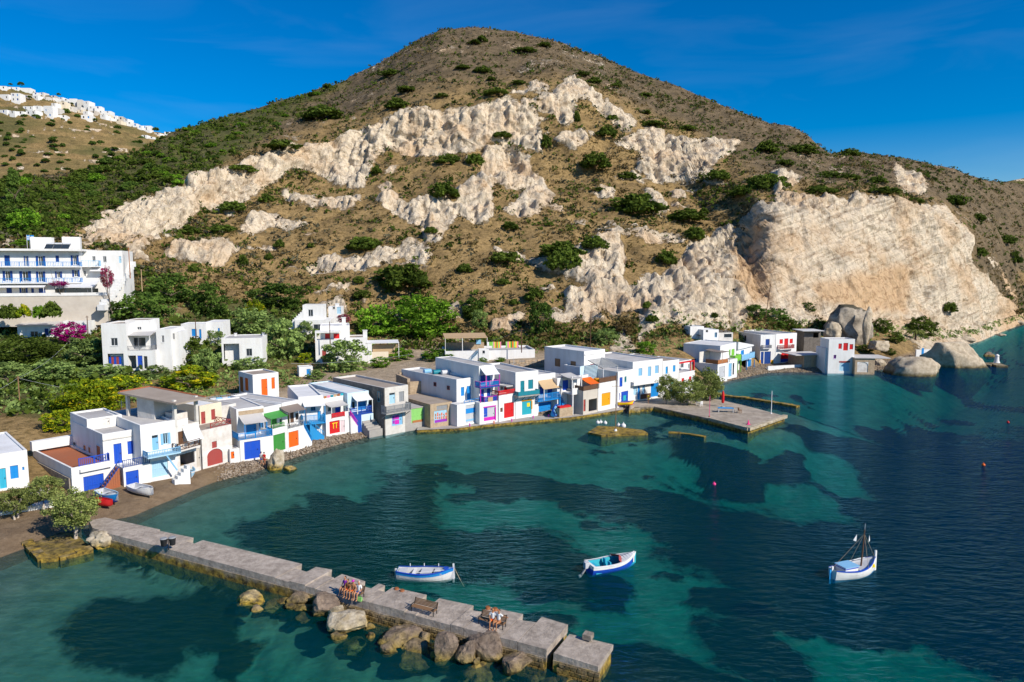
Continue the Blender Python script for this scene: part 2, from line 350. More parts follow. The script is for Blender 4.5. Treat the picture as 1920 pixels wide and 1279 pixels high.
# column: px, shoreline py, then (Y,z) village, (Y,z) garden, (py,Y) foot, (py,Y) cliff foot, (py,Y) cliff top, (py,Y) ridge
COLS = [
 (-260,1085,(85,5),(120,7.5),(604,158),(490,180),(440,210),(345,280)),
 (0,1046,(92,5),(125,7.2),(596,160),(470,185),(425,215),(333,290)),
 (100,1010,(95,4.8),(127,7.0),(592,162),(470,187),(422,220),(326,295)),
 (160,985,(98,4.5),(128,6.9),(588,165),(470,190),(420,230),(320,300)),
 (250,968,(102,5),(130,6.9),(566,172),(455,210),(398,238),(284,325)),
 (320,938,(105,5),(132,6.8),(555,180),(425,235),(376,246),(245,350)),
 (400,905,(108,5),(138,5.8),(552,190),(390,252),(332,264),(222,372)),
 (480,885,(111,4.8),(144,5.8),(548,200),(362,270),(300,282),(200,392)),
 (560,856,(119,4.6),(150,5.4),(572,196),(336,286),(272,298),(173,412)),
 (640,832,(127,4.5),(150,4.8),(600,190),(314,300),(250,312),(148,430)),
 (720,812,(133,4.5),(160,4.9),(615,187),(290,302),(220,314),(108,442)),
 (800,804,(137,4.5),(165,5),(628,184),(275,303),(208,314),(60,450)),
 (830,801,(138,4.5),(165,5.1),(632,182),(273,303),(204,315),(46,452)),
 (880,797,(139,4.5),(165,5.3),(638,180),(278,302),(200,316),(42,455)),
 (960,791,(141,4.5),(165,5.6),(640,178),(310,296),(192,318),(53,455)),
 (1040,783,(146,4.5),(167,6),(632,179),(330,290),(168,326),(74,448)),
 (1120,773,(150,4.5),(168,6.5),(622,181),(335,290),(192,326),(102,438)),
 (1200,766,(155,4.8),(171,7),(612,183),(338,292),(238,320),(133,426)),
 (1280,748,(162,5),(175,7.6),(604,186),(345,292),(255,318),(164,414)),
 (1360,716,(181,5),(186,8),(602,194),(440,245),(330,285),(197,400)),
 (1440,699,(193,5),(198,8.0),(600,201),(586,206),(392,234),(228,390)),
 (1485,698,(194,5),(201,8.0),(601,204),(591,209),(386,239),(234,385)),
 (1505,698,(194,5),(202,8.0),(602,205),(592,210),(383,240),(246,384)),
 (1530,698,(195,5),(203,7.8),(603,207),(594,212),(378,243),(268,382)),
 (1555,698,(195,5),(204,7.6),(604,209),(596,213),(374,246),(284,380)),
 (1600,699,(197,4.5),(206,7),(605,212),(596,216),(368,250),(284,380)),
 (1680,690,(205,4),(220,5.5),(611,226),(602,230),(374,260),(290,384)),
 (1760,659,(228,2),(233,3.2),(614,238),(606,241),(402,268),(306,390)),
 (1840,640,(250,1.8),(253,3),(612,257),(602,260),(470,280),(330,410)),
 (1880,622,(290,1.8),(293,3),(598,297),(590,300),(505,315),(338,440)),
 (1920,608,(325,1.8),(328,3),(588,331),(580,334),(520,352),(336,470)),
 (2000,600,(350,2),(353,3),(580,356),(572,360),(500,380),(352,500)),
 (2260,575,(470,2),(475,4),(560,480),(552,486),(510,510),(400,620)),
]
NU = 1000
cpx = np.array([c[0] for c in COLS], float)
U = np.linspace(-255, 2255, NU)
def lane(vals, sig=9):
    f = np.interp(U, cpx, np.array(vals, float)); return gauss1(f, sig/ (U[1]-U[0]), 0)
SY = lane([y_at0(c[1]) for c in COLS], 6)                  # shoreline distance
nodes = [(SY-10, lane([-2.6]*len(COLS))), (SY, lane([0.0]*len(COLS))),
         (SY+2.2, lane([0.75]*len(COLS))),
         (SY+lane([6 if c[0] < 1300 else (10 if c[0] < 1690 else 4) for c in COLS]), lane([1.05]*len(COLS))),
         (lane([c[2][0] for c in COLS]), lane([c[2][1] for c in COLS])),
         (lane([c[3][0] for c in COLS]), lane([c[3][1] for c in COLS]))]
nodes[3] = (np.minimum(nodes[3][0], nodes[4][0]-1.0), nodes[3][1])
for k in range(4, 8):
    yy = lane([c[k][1] for c in COLS], 14); zz = lane([z_at(*c[k]) for c in COLS], 4 if k == 7 else 9)
    nodes.append((yy, zz))
yr, zr = nodes[-1]
nodes.append((yr+60, zr-14)); nodes.append((yr+320, np.maximum(zr-130, -6)))
segs = [8, 8, 8, 24, 34, 40, 140, 124, 146, 16, 8]
NY = np.stack([a for a, b in nodes]); NZ = np.stack([b for a, b in nodes])
tpos = np.concatenate([[0], np.cumsum(segs)]); NT = int(tpos[-1])+1
tt = np.arange(NT)
TY = np.stack([np.interp(tt, tpos, NY[:, i]) for i in range(NU)], 1)
TZ = np.stack([np.interp(tt, tpos, NZ[:, i]) for i in range(NU)], 1)
hz = TZ.copy()
TY[30:] = gauss1(TY, 5, 0)[30:]; TZ[30:] = gauss1(TZ, 5, 0)[30:]
PXg = np.broadcast_to(U[None, :], TY.shape)
depth = TY*CP + (CAM_H-TZ)*SP
TX = (PXg-CX)/F_PX*depth
def pix_y(Y, Z): return CY - F_PX*((Y*SP+(Z-CAM_H)*CP)/(Y*CP-(Z-CAM_H)*SP))
PYg = pix_y(TY, TZ)
jx = 9*fbm(TX/14, TY/14, TZ/14, 4, 3); jy = 9*fbm(TX/14, TY/14, TZ/14, 4, 17)
rockI, ochI, grnI, pavI = raster(ROCKS, 4), raster(OCHRE, 7), raster(GREEN, 7), raster(PAVED, 6)
rock = sample(rockI, PXg+jx, PYg+jy); och = sample(ochI, PXg+jx*2, PYg+jy*2)
grn = sample(grnI, PXg+jx*2, PYg+jy*2); pav = sample(pavI, PXg+jx, PYg+jy)
# scattered small outcrops on the open slope
tn = np.broadcast_to(tt[:, None].astype(float), TY.shape)
slope_zone = sstep(tpos[5]+10, tpos[6]+10, tn)*(1-sstep(tpos[9]-4, tpos[9]+10, tn))
out = sstep(0.24, 0.50, fbm(TX/16, TY/16, TZ/16, 5, 41)+0.10+0.10*sstep(1080, 1180, PXg)*(1-sstep(1400, 1440, PXg))*sstep(380, 430, PYg))*slope_zone*(1-grn)*np.where(tn > tpos[8], 0.30, 0.72)
rock = np.clip(np.maximum(rock, out), 0, 1)
# displacement along the surface normal
def normals(X, Y, Z):
    P = np.stack([X, Y, Z], -1); du = np.gradient(P, axis=1); dv = np.gradient(P, axis=0)
    n = np.cross(du, dv); n /= np.linalg.norm(n, axis=-1, keepdims=True)+1e-9
    n[n[..., 2] < -0.2] *= -1; return n
Nn = normals(TX, TY, TZ)
hill = sstep(tpos[5], tpos[6]+20, tn)
gul = fbm(TX/45, TY/60, TZ/60, 4, 5)
med = fbm(TX/9, TY/9, TZ/9, 5, 9)
rid = 0.5*fbm(TX/6.5, TY/9, TZ/22, 4, 21, ridged=True)+0.8*fbm(TX/3.4, TY/5.0, TZ/15, 3, 23, ridged=True, gain=0.45)                  # upright flutes in the tuff
pits = np.maximum(0, vnoise(TX/2.6, TY/2.6, TZ/3.4, 77))
rid2 = fbm(TX/16, TY/16, TZ/26, 4, 33, ridged=True)
zone_r = sstep(1385, 1420, PXg)*(1-0.55*sstep(1620, 1760, PXg))*sstep(372, 410, PYg)      # the smooth quarried face
rugged = 1-0.88*zone_r
craggy = fbm(TX/4.2, TY/4.2, TZ/7, 4, 121, ridged=True, gain=0.6)
blocks = np.floor(3.0*fbm(TX/11, TY/11, TZ/15, 3, 131)+TZ/5.0*0.6)                  # ledges and steps in the rock
blk_n = (blocks-np.floor(blocks/2)*2)
gully = np.maximum(0, fbm(TX/13, TY/30, TZ/60, 4, 141, ridged=True)-0.35)*sstep(0.15, 0.7, rock+0.25*hill)
disp = hill*(2.6*gul*(1-zone_r*0.7)+1.4*med*rugged) + rock*hill*rugged*(1.7*(rid-0.15)+2.6*(rid2-0.2)-1.8*pits+1.0*(craggy-0.3)+0.9*blk_n+0.4) - gully*6.0*rugged*hill*np.clip(rock*1.2, 0.12, 1)
disp = disp + hill*rock*zone_r*(0.5*(craggy-0.3)+0.5*blk_n)
edge = sstep(tpos[9]+2, tpos[9]-12, tn) if False else 1.0
low = (1-hill)*sstep(tpos[3], tpos[4], tn)
disp = disp*edge + low*0.35*med
ridge_damp = 1-0.25*np.exp(-((tn-tpos[9])/14.0)**2)
disp = disp*ridge_damp
lim = (1-sstep(1700, 1830, PXg))*0.4+0.6
TX2 = TX+Nn[..., 0]*disp*lim; TY2 = TY+Nn[..., 1]*disp*lim; TZ2 = TZ+Nn[..., 2]*disp*lim
# rough rocky shore at the right hand point
sh = sstep(1690, 1760, PXg)*(tn < tpos[6]+60)*(tn > 6)
TZ2 = TZ2 + sh*1.3*fbm(TX/5, TY/5, None, 4, 61)*sstep(6, 22, tn)
rock = np.maximum(rock, sh*sstep(12, 18, tn))
high = sstep(tpos[8]+8, tpos[8]+60, tn)*(1-grn*0.7); high = np.maximum(high, sstep(1740, 1850, PXg)*(1-rock)); och = np.maximum(och, 0.9*sstep(1850, 1890, PXg)); rock = rock*(1-0.75*sstep(1885, 1915, PXg)*sstep(tpos[6]+8, tpos[6]+30, tn))
disp = disp+sstep(1800, 1880, PXg)*hill*2.2*(rid2-0.2)
TX2 = TX+Nn[..., 0]*disp*lim; TY2 = TY+Nn[..., 1]*disp*lim; TZ2 = TZ2*(1-sstep(1800, 1880, PXg))+(TZ+Nn[..., 2]*disp*lim)*sstep(1800, 1880, PXg)
sand = (1-sstep(0.9, 1.7, TZ2))*(1-sstep(1690, 1740, PXg)); pebble = sand*sstep(360, 470, PXg)*(1-sstep(1230, 1300, PXg)); pebble = np.maximum(pebble, sand*(sstep(1330, 1360, PXg)))
beach_wet = sand
verts = np.stack([TX2, TY2, TZ2], -1).reshape(-1, 3)
ii = (np.arange(NT-1)[:, None]*NU+np.arange(NU-1)[None, :]).ravel()
faces = np.stack([ii, ii+1, ii+NU+1, ii+NU], 1)
me = mesh_np('hillside', verts, faces, True)
for nm, a in (('rock', rock), ('ochre', och*0.8), ('green', grn*0.9), ('high', high), ('sand', sand), ('pebble', 0), ('paved', pav*(1-hill)), ('layer', sstep(1330, 1430, PXg)*sstep(330, 380, PYg))):
    if nm == 'sand': a = sand*(1-pebble)
    if nm == 'pebble': a = pebble
    attr(me, nm, a)
hillside = link('hillside', me, 'hill_ground'); hillside['kind'] = 'structure'
# ground height look-up by picture column and depth (used to seat houses and trees)
def ground_on_ray(px, py, rng=None):
    """first point of the terrain met by the sight line"""
    i = int(np.clip(round((px-U[0])/(U[1]-U[0])), 0, NU-1))
    col = pix_y(TY2[:, i], TZ2[:, i])
    for t in range(12, NT-2):
        if (rng is None or t >= rng) and col[t] >= py >= col[t+1]:
            f = (col[t]-py)/max(1e-6, col[t]-col[t+1])
            a = np.array([TX2[t, i], TY2[t, i], TZ2[t, i]]); b = np.array([TX2[t+1, i], TY2[t+1, i], TZ2[t+1, i]])
            return Vector(a+(b-a)*f)
    return None
def ground_z(x, y):
    p = Vector((x, y, 5.0))
    for _ in range(4):
        px = proj(p)[0]; i = int(np.clip(round((px-U[0])/(U[1]-U[0])), 0, NU-1))
        z = float(np.interp(y, TY2[10:, i], TZ2[10:, i])); p = Vector((x, y, z))
    return p.z
# ------------------------------------------------------------------ seabed, seagrass meadows, sea
SEAGRASS = [[(700,885),(760,862),(830,872),(850,905),(800,940),(720,935),(690,910)],
 [(440,960),(560,930),(700,950),(860,940),(1010,930),(1090,960),(1180,1000),(1180,1060),(1060,1050),(930,1010),(760,1040),(620,1040),(500,1020),(420,990)],
 [(120,1130),(190,1095),(260,1110),(300,1090),(420,1090),(470,1120),(440,1160),(360,1150),(350,1190),(280,1215),(200,1210),(110,1190),(100,1160)],
 [(1180,880),(1320,860),(1500,880),(1700,850),(2000,860),(2300,900),(2300,1120),(1900,1080),(1700,1010),(1560,1050),(1400,1010),(1280,980),(1180,930)],
 [(1060,1190),(1180,1100),(1300,1130),(1500,1180),(1700,1160),(1900,1230),(1940,1300),(1500,1300),(1330,1250),(1200,1290),(1100,1260)],
 [(1250,1060),(1420,1040),(1560,1110),(1500,1150),(1340,1120)],
 [(440,1250),(560,1230),(700,1260),(800,1300),(400,1320)],
 [(1560,780),(1800,740),(2200,700),(2300,860),(1900,850),(1650,850)]]
gx = np.linspace(-420, 2340, 360)
sy = np.interp(gx, U, SY)
ts = np.concatenate([np.linspace(0, 0.12, 50), np.linspace(0.12, 1, 260)[1:]])
Yn = 18.0
BY = sy[None, :]-2.0-(sy[None, :]-2.0-Yn)*ts[:, None]
dist = sy[None, :]-BY
BZ0 = -np.minimum(0.22+0.075*dist, 4.4)-sstep(1150, 1900, np.broadcast_to(gx[None, :], BY.shape))*np.minimum(dist*0.09, 5.5)
BPX = np.broadcast_to(gx[None, :], BY.shape); BX = (BPX-CX)/F_PX*(BY*CP+(CAM_H)*SP)
nzb = fbm(BX/7, BY/7, None, 4, 91)
PX0, PX1, PY0, PY1 = -440.0, 2360.0, 600.0, 1360.0
gI = raster(SEAGRASS, 20)
bpy_ = pix_y(BY, np.zeros_like(BY))
jx = 40*fbm(BX/7, BY/7, None, 6, 95, gain=0.6); jy = 22*fbm(BX/7, BY/7, None, 6, 97, gain=0.6)
grassm = sample(gI, BPX+jx, bpy_+jy)
extra = sstep(0.06, 0.34, fbm(BX/10, BY/8, None, 5, 101))*sstep(8, 20, dist)*0.85
grassm = np.clip(np.maximum(grassm, extra), 0, 1)
pier_a = np.array(at_z(*view(0, 940, 3)(700, 205), 0))[:2]; pier_b = np.array(at_z(*view(560, 1040, 3.097)(1762, 640), 0))[:2]
dv = pier_b-pier_a; tt_ = np.clip(((BX-pier_a[0])*dv[0]+(BY-pier_a[1])*dv[1])/(dv@dv), -0.1, 1.02)
dp = np.hypot(BX-pier_a[0]-tt_*dv[0], BY-pier_a[1]-tt_*dv[1])
rub = fbm(BX/1.6, BY/1.6, None, 4, 113)
BZ0 = np.maximum(BZ0, -0.55-0.42*np.maximum(0, dp-1.2)+0.35*rub)                      # rubble bank along the pier
for (qx, qy, rr) in ((1330, 775, 16), (1155, 800, 6.5), (1280, 812, 4)):
    qc = at_z(qx, qy, 0); BZ0 = np.maximum(BZ0, -0.7-0.35*np.maximum(0, np.hypot(BX-qc.x, (BY-qc.y)*1.2)-rr)+0.2*rub)
grassm = np.maximum(grassm, 0.75*sstep(5.5, 2.0, dp)*sstep(-0.25, 0.15, rub+0.1))
BZ = BZ0 + 0.18*nzb*np.minimum(1, dist/6) + 0.28*sstep(0.4, 0.7, grassm)*np.minimum(1, dist/10)
nv = gx.size; nr = ts.size
ii = (np.arange(nr-1)[:, None]*nv+np.arange(nv-1)[None, :]).ravel()
me = mesh_np('seabed', np.stack([BX, BY, BZ], -1).reshape(-1, 3), np.stack([ii, ii+nv, ii+nv+1, ii+1], 1), True)
attr(me, 'grass', grassm)
m, n, l = new_mat('seabed_sand')
o = n.new('ShaderNodeOutputMaterial'); p = n.new('ShaderNodeBsdfPrincipled'); l.new(p.outputs[0], o.inputs[0])
p.inputs['Roughness'].default_value = 1.0; p.inputs['Specular IOR Level'].default_value = 0.0
a = n.new('ShaderNodeAttribute'); a.attribute_name = 'grass'; t = n.new('ShaderNodeTexCoord')
z1 = n.new('ShaderNodeTexNoise'); z1.inputs['Scale'].default_value = 0.42; z1.inputs['Detail'].default_value = 10; z1.inputs['Roughness'].default_value = 0.68; l.new(t.outputs['Object'], z1.inputs[0])
r1 = n.new('ShaderNodeValToRGB'); l.new(z1.outputs[0], r1.inputs[0]); r1.color_ramp.elements[0].position = .3; r1.color_ramp.elements[1].position = .7
r1.color_ramp.elements[0].color = (0.13, 0.155, 0.11, 1); r1.color_ramp.elements[1].color = (0.31, 0.325, 0.235, 1)
ad = n.new('ShaderNodeMath'); ad.operation = 'MULTIPLY_ADD'; l.new(z1.outputs[0], ad.inputs[0]); ad.inputs[1].default_value = 1.5; ad.inputs[2].default_value = -0.75
sm = n.new('ShaderNodeMath'); sm.operation = 'ADD'; l.new(a.outputs['Fac'], sm.inputs[0]); l.new(ad.outputs[0], sm.inputs[1])
r2 = n.new('ShaderNodeValToRGB'); l.new(sm.outputs[0], r2.inputs[0]); r2.color_ramp.elements[0].position = .34; r2.color_ramp.elements[1].position = .64
mxs = n.new('ShaderNodeMixRGB'); l.new(r2.outputs[0], mxs.inputs[0]); l.new(r1.outputs[0], mxs.inputs[1]); mxs.inputs[2].default_value = (0.012, 0.018, 0.010, 1)
l.new(mxs.outputs[0], p.inputs['Base Color']); MATS['seabed_sand'] = m
seabed = link('seabed', me, 'seabed_sand'); seabed['kind'] = 'structure'

m, n, l = new_mat('sea_water')
o = n.new('ShaderNodeOutputMaterial'); t = n.new('ShaderNodeTexCoord')
tr_ = n.new('ShaderNodeBsdfTransparent'); tr_.inputs[0].default_value = (0.96, 1, 1, 1)
df = n.new('ShaderNodeBsdfDiffuse'); sxw = n.new('ShaderNodeSeparateXYZ'); l.new(t.outputs['Object'], sxw.inputs[0]); mrw = n.new('ShaderNodeMapRange'); mrw.inputs[1].default_value = -10; mrw.inputs[2].default_value = 60; l.new(sxw.outputs[0], mrw.inputs[0]); mxd = n.new('ShaderNodeMixRGB'); mxd.inputs[1].default_value = (0.0, 0.066, 0.072, 1); mxd.inputs[2].default_value = (0.0, 0.036, 0.125, 1); l.new(mrw.outputs[0], mxd.inputs[0]); l.new(mxd.outputs[0], df.inputs[0])
body = n.new('ShaderNodeMixShader'); body.inputs[0].default_value = 0.30; l.new(tr_.outputs[0], body.inputs[1]); l.new(df.outputs[0], body.inputs[2])
gl = n.new('ShaderNodeBsdfGlossy'); gl.inputs['Roughness'].default_value = 0.05; gl.inputs['Color'].default_value = (0.38, 0.80, 1.0, 1)
fr = n.new('ShaderNodeFresnel'); fr.inputs['IOR'].default_value = 1.33
mxw = n.new('ShaderNodeMixShader'); fm = n.new('ShaderNodeMath'); fm.operation = 'MULTIPLY'; fm.inputs[1].default_value = 0.36; l.new(fr.outputs[0], fm.inputs[0]); l.new(fm.outputs[0], mxw.inputs[0]); l.new(body.outputs[0], mxw.inputs[1]); l.new(gl.outputs[0], mxw.inputs[2])
l.new(mxw.outputs[0], o.inputs['Surface'])
def wmap(rot, sc):
    q = n.new('ShaderNodeMapping'); q.inputs['Rotation'].default_value = (0, 0, R(rot)); q.inputs['Scale'].default_value = sc
    l.new(t.outputs['Object'], q.inputs[0]); return q.outputs[0]
def wn(vec, sc, det, dist=0.3):
    z = n.new('ShaderNodeTexNoise'); z.inputs['Scale'].default_value = sc; z.inputs['Detail'].default_value = det; z.inputs['Distortion'].default_value = dist
    z.inputs['Roughness'].default_value = 0.55; l.new(vec, z.inputs[0]); return z.outputs[0]
h1 = wn(wmap(32, (0.45, 1.0, 1)), 1.5, 5); h2 = wn(wmap(24, (0.4, 1.0, 1)), 0.5, 3)
b1 = n.new('ShaderNodeBump'); b1.inputs['Strength'].default_value = 1.0; b1.inputs['Distance'].default_value = 0.42; l.new(h1, b1.inputs['Height'])
b2 = n.new('ShaderNodeBump'); b2.inputs['Strength'].default_value = 1.0; b2.inputs['Distance'].default_value = 0.38; l.new(h2, b2.inputs['Height']); l.new(b1.outputs[0], b2.inputs['Normal'])
wp = wn(wmap(10, (1, 1, 1)), 0.035, 4, 0.8); wr_ = n.new('ShaderNodeMapRange'); wr_.inputs[1].default_value = 0.35; wr_.inputs[2].default_value = 0.62; wr_.inputs[3].default_value = 0.6; wr_.inputs[4].default_value = 1.0; l.new(wp, wr_.inputs[0]); l.new(wr_.outputs[0], b1.inputs['Strength']); l.new(wr_.outputs[0], b2.inputs['Strength'])
l.new(b2.outputs[0], gl.inputs['Normal']); l.new(b2.outputs[0], fr.inputs['Normal'])
va = n.new('ShaderNodeVolumeAbsorption'); va.inputs['Color'].default_value = (0.0, 0.915, 0.895, 1); va.inputs['Density'].default_value = 0.20
l.new(va.outputs[0], o.inputs['Volume'])
MATS['sea_water'] = m
sb = MB(); sb.box(-6000, 10, -25, 6000, 9000, 0)
sea = sb.build('sea', 'sea_water'); sea['kind'] = 'structure'
sb = MB(); sb.quad((-6000, 10, -14), (6000, 10, -14), (6000, 9000, -14), (-6000, 9000, -14))
deep = sb.build('deep_seabed', 'seabed_sand'); deep['kind'] = 'structure'
# ------------------------------------------------------------------ paint box
WHITE = (0.84, 0.83, 0.80)
pmat('white', (0.79, 0.785, 0.765), 0.85, (0.50, 0.44, 0.37), 0.9, 0.26, 0.3, 3.0, streak=True)
pmat('white_worn', (0.74, 0.70, 0.65), 0.9, (0.38, 0.30, 0.23), 0.8, 0.42, 0.4, 3.0)
pmat('white_old', (0.66, 0.63, 0.58), 0.9, (0.36, 0.31, 0.26), 0.7, 0.40, 0.4, 3.0)
pmat('cream', (0.76, 0.66, 0.50), 0.9, (0.6, 0.47, 0.33), 0.7, 0.3, 0.3)
pmat('beige', (0.58, 0.52, 0.44), 0.9, (0.40, 0.34, 0.28), 0.7, 0.35, 0.3)
pmat('pale_blue_wall', (0.58, 0.74, 0.82), 0.9, (0.45, 0.55, 0.6), 0.7, 0.3, 0.2)
pmat('pink_wall', (0.70, 0.56, 0.57), 0.9, None, 0.7, 0.3, 0.2)
pmat('concrete', (0.40, 0.375, 0.345), 0.95, (0.25, 0.225, 0.20), 0.5, 0.45, 0.5, 5.0)
pmat('roof_grey', (0.47, 0.455, 0.44), 0.95, (0.29, 0.27, 0.25), 0.35, 0.5, 0.3, 3.0, vary=0.15)
pmat('roof_white', (0.68, 0.68, 0.68), 0.95, (0.42, 0.40, 0.38), 0.35, 0.4, 0.3, 3.0, vary=0.1)
pmat('roof_brown', (0.36, 0.30, 0.245), 0.95, (0.24, 0.19, 0.15), 0.4, 0.5, 0.3, 3.0)
pmat('terracotta', (0.36, 0.115, 0.05), 0.9, (0.26, 0.12, 0.07), 0.5, 0.4, 0.3)
pmat('stone_wall', (0.34, 0.295, 0.24), 0.95, (0.14, 0.12, 0.10), 1.7, 0.6, 1.0, 2.6)
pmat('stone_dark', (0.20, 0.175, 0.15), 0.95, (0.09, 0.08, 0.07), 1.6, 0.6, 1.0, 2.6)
pmat('stone_warm', (0.46, 0.35, 0.235), 0.95, (0.26, 0.18, 0.11), 1.4, 0.5, 1.0, 2.4)
for nm, c in dict(blue=(0.008, 0.075, 0.50), cobalt=(0.006, 0.06, 0.36), navy=(0.008, 0.055, 0.26), azure=(0.008, 0.235, 0.62), sky=(0.02, 0.30, 0.66),
                  light_blue=(0.22, 0.47, 0.70), pale_blue=(0.38, 0.60, 0.74), turquoise=(0.02, 0.38, 0.46), teal=(0.008, 0.21, 0.27), cyan=(0.03, 0.40, 0.58),
                  green=(0.05, 0.27, 0.045), lime=(0.20, 0.52, 0.05), light_green=(0.27, 0.60, 0.16), orange=(0.80, 0.13, 0.006), yellow=(0.80, 0.36, 0.005), red=(0.62, 0.012, 0.014),
                  dull_red=(0.36, 0.06, 0.05), magenta=(0.60, 0.02, 0.42), violet=(0.28, 0.03, 0.42), brown=(0.13, 0.065, 0.035), wood=(0.27, 0.15, 0.075),
                  grey_paint=(0.27, 0.28, 0.29), pale_grey=(0.55, 0.56, 0.58), dark=(0.02, 0.02, 0.022), bright_yellow=(0.85, 0.62, 0.01), pink=(0.75, 0.22, 0.35), wood_orange=(0.40, 0.15, 0.05),
                  black=(0.012, 0.012, 0.014), skin=(0.52, 0.25, 0.14), bamboo=(0.52, 0.36, 0.20), awn_white=(0.74, 0.74, 0.74), awn_grey=(0.50, 0.48, 0.46), awn_brown=(0.22, 0.175, 0.145), rust=(0.30, 0.10, 0.03), buoy=(0.9, 0.05, 0.25)).items():
    pmat(nm, c, 0.5, tuple(min(1, v*0.6+0.06) for v in c), 1.3, 0.22, 0.15, 5.0, streak=True)
m, n, l = new_mat('glass')
o = n.new('ShaderNodeOutputMaterial'); p = n.new('ShaderNodeBsdfPrincipled'); l.new(p.outputs[0], o.inputs[0])
p.inputs['Base Color'].default_value = (0.03, 0.04, 0.05, 1); p.inputs['Roughness'].default_value = 0.08; MATS['glass'] = m

# ------------------------------------------------------------------ house kit
def wall_holes(mb, x0, x1, z0, z1, y, holes, th=0.16):
    """front wall in the plane y with rectangular openings and their reveals"""
    xs = sorted({x0, x1} | {h[0] for h in holes} | {h[2] for h in holes}); zs = sorted({z0, z1} | {h[1] for h in holes} | {h[3] for h in holes})
    for i in range(len(xs)-1):
        for k in range(len(zs)-1):
            cx, cz = (xs[i]+xs[i+1])/2, (zs[k]+zs[k+1])/2
            if any(h[0] < cx < h[2] and h[1] < cz < h[3] for h in holes): continue
            mb.quad((xs[i], y, zs[k]), (xs[i+1], y, zs[k]), (xs[i+1], y, zs[k+1]), (xs[i], y, zs[k+1]))
    for (a, b, c, d) in holes:
        e = y+th
        mb.quad((a, y, b), (a, y, d), (a, e, d), (a, e, b)); mb.quad((c, y, b), (c, e, b), (c, e, d), (c, y, d))
        mb.quad((a, y, d), (c, y, d), (c, e, d), (a, e, d)); mb.quad((a, y, b), (a, e, b), (c, e, b), (c, y, b))
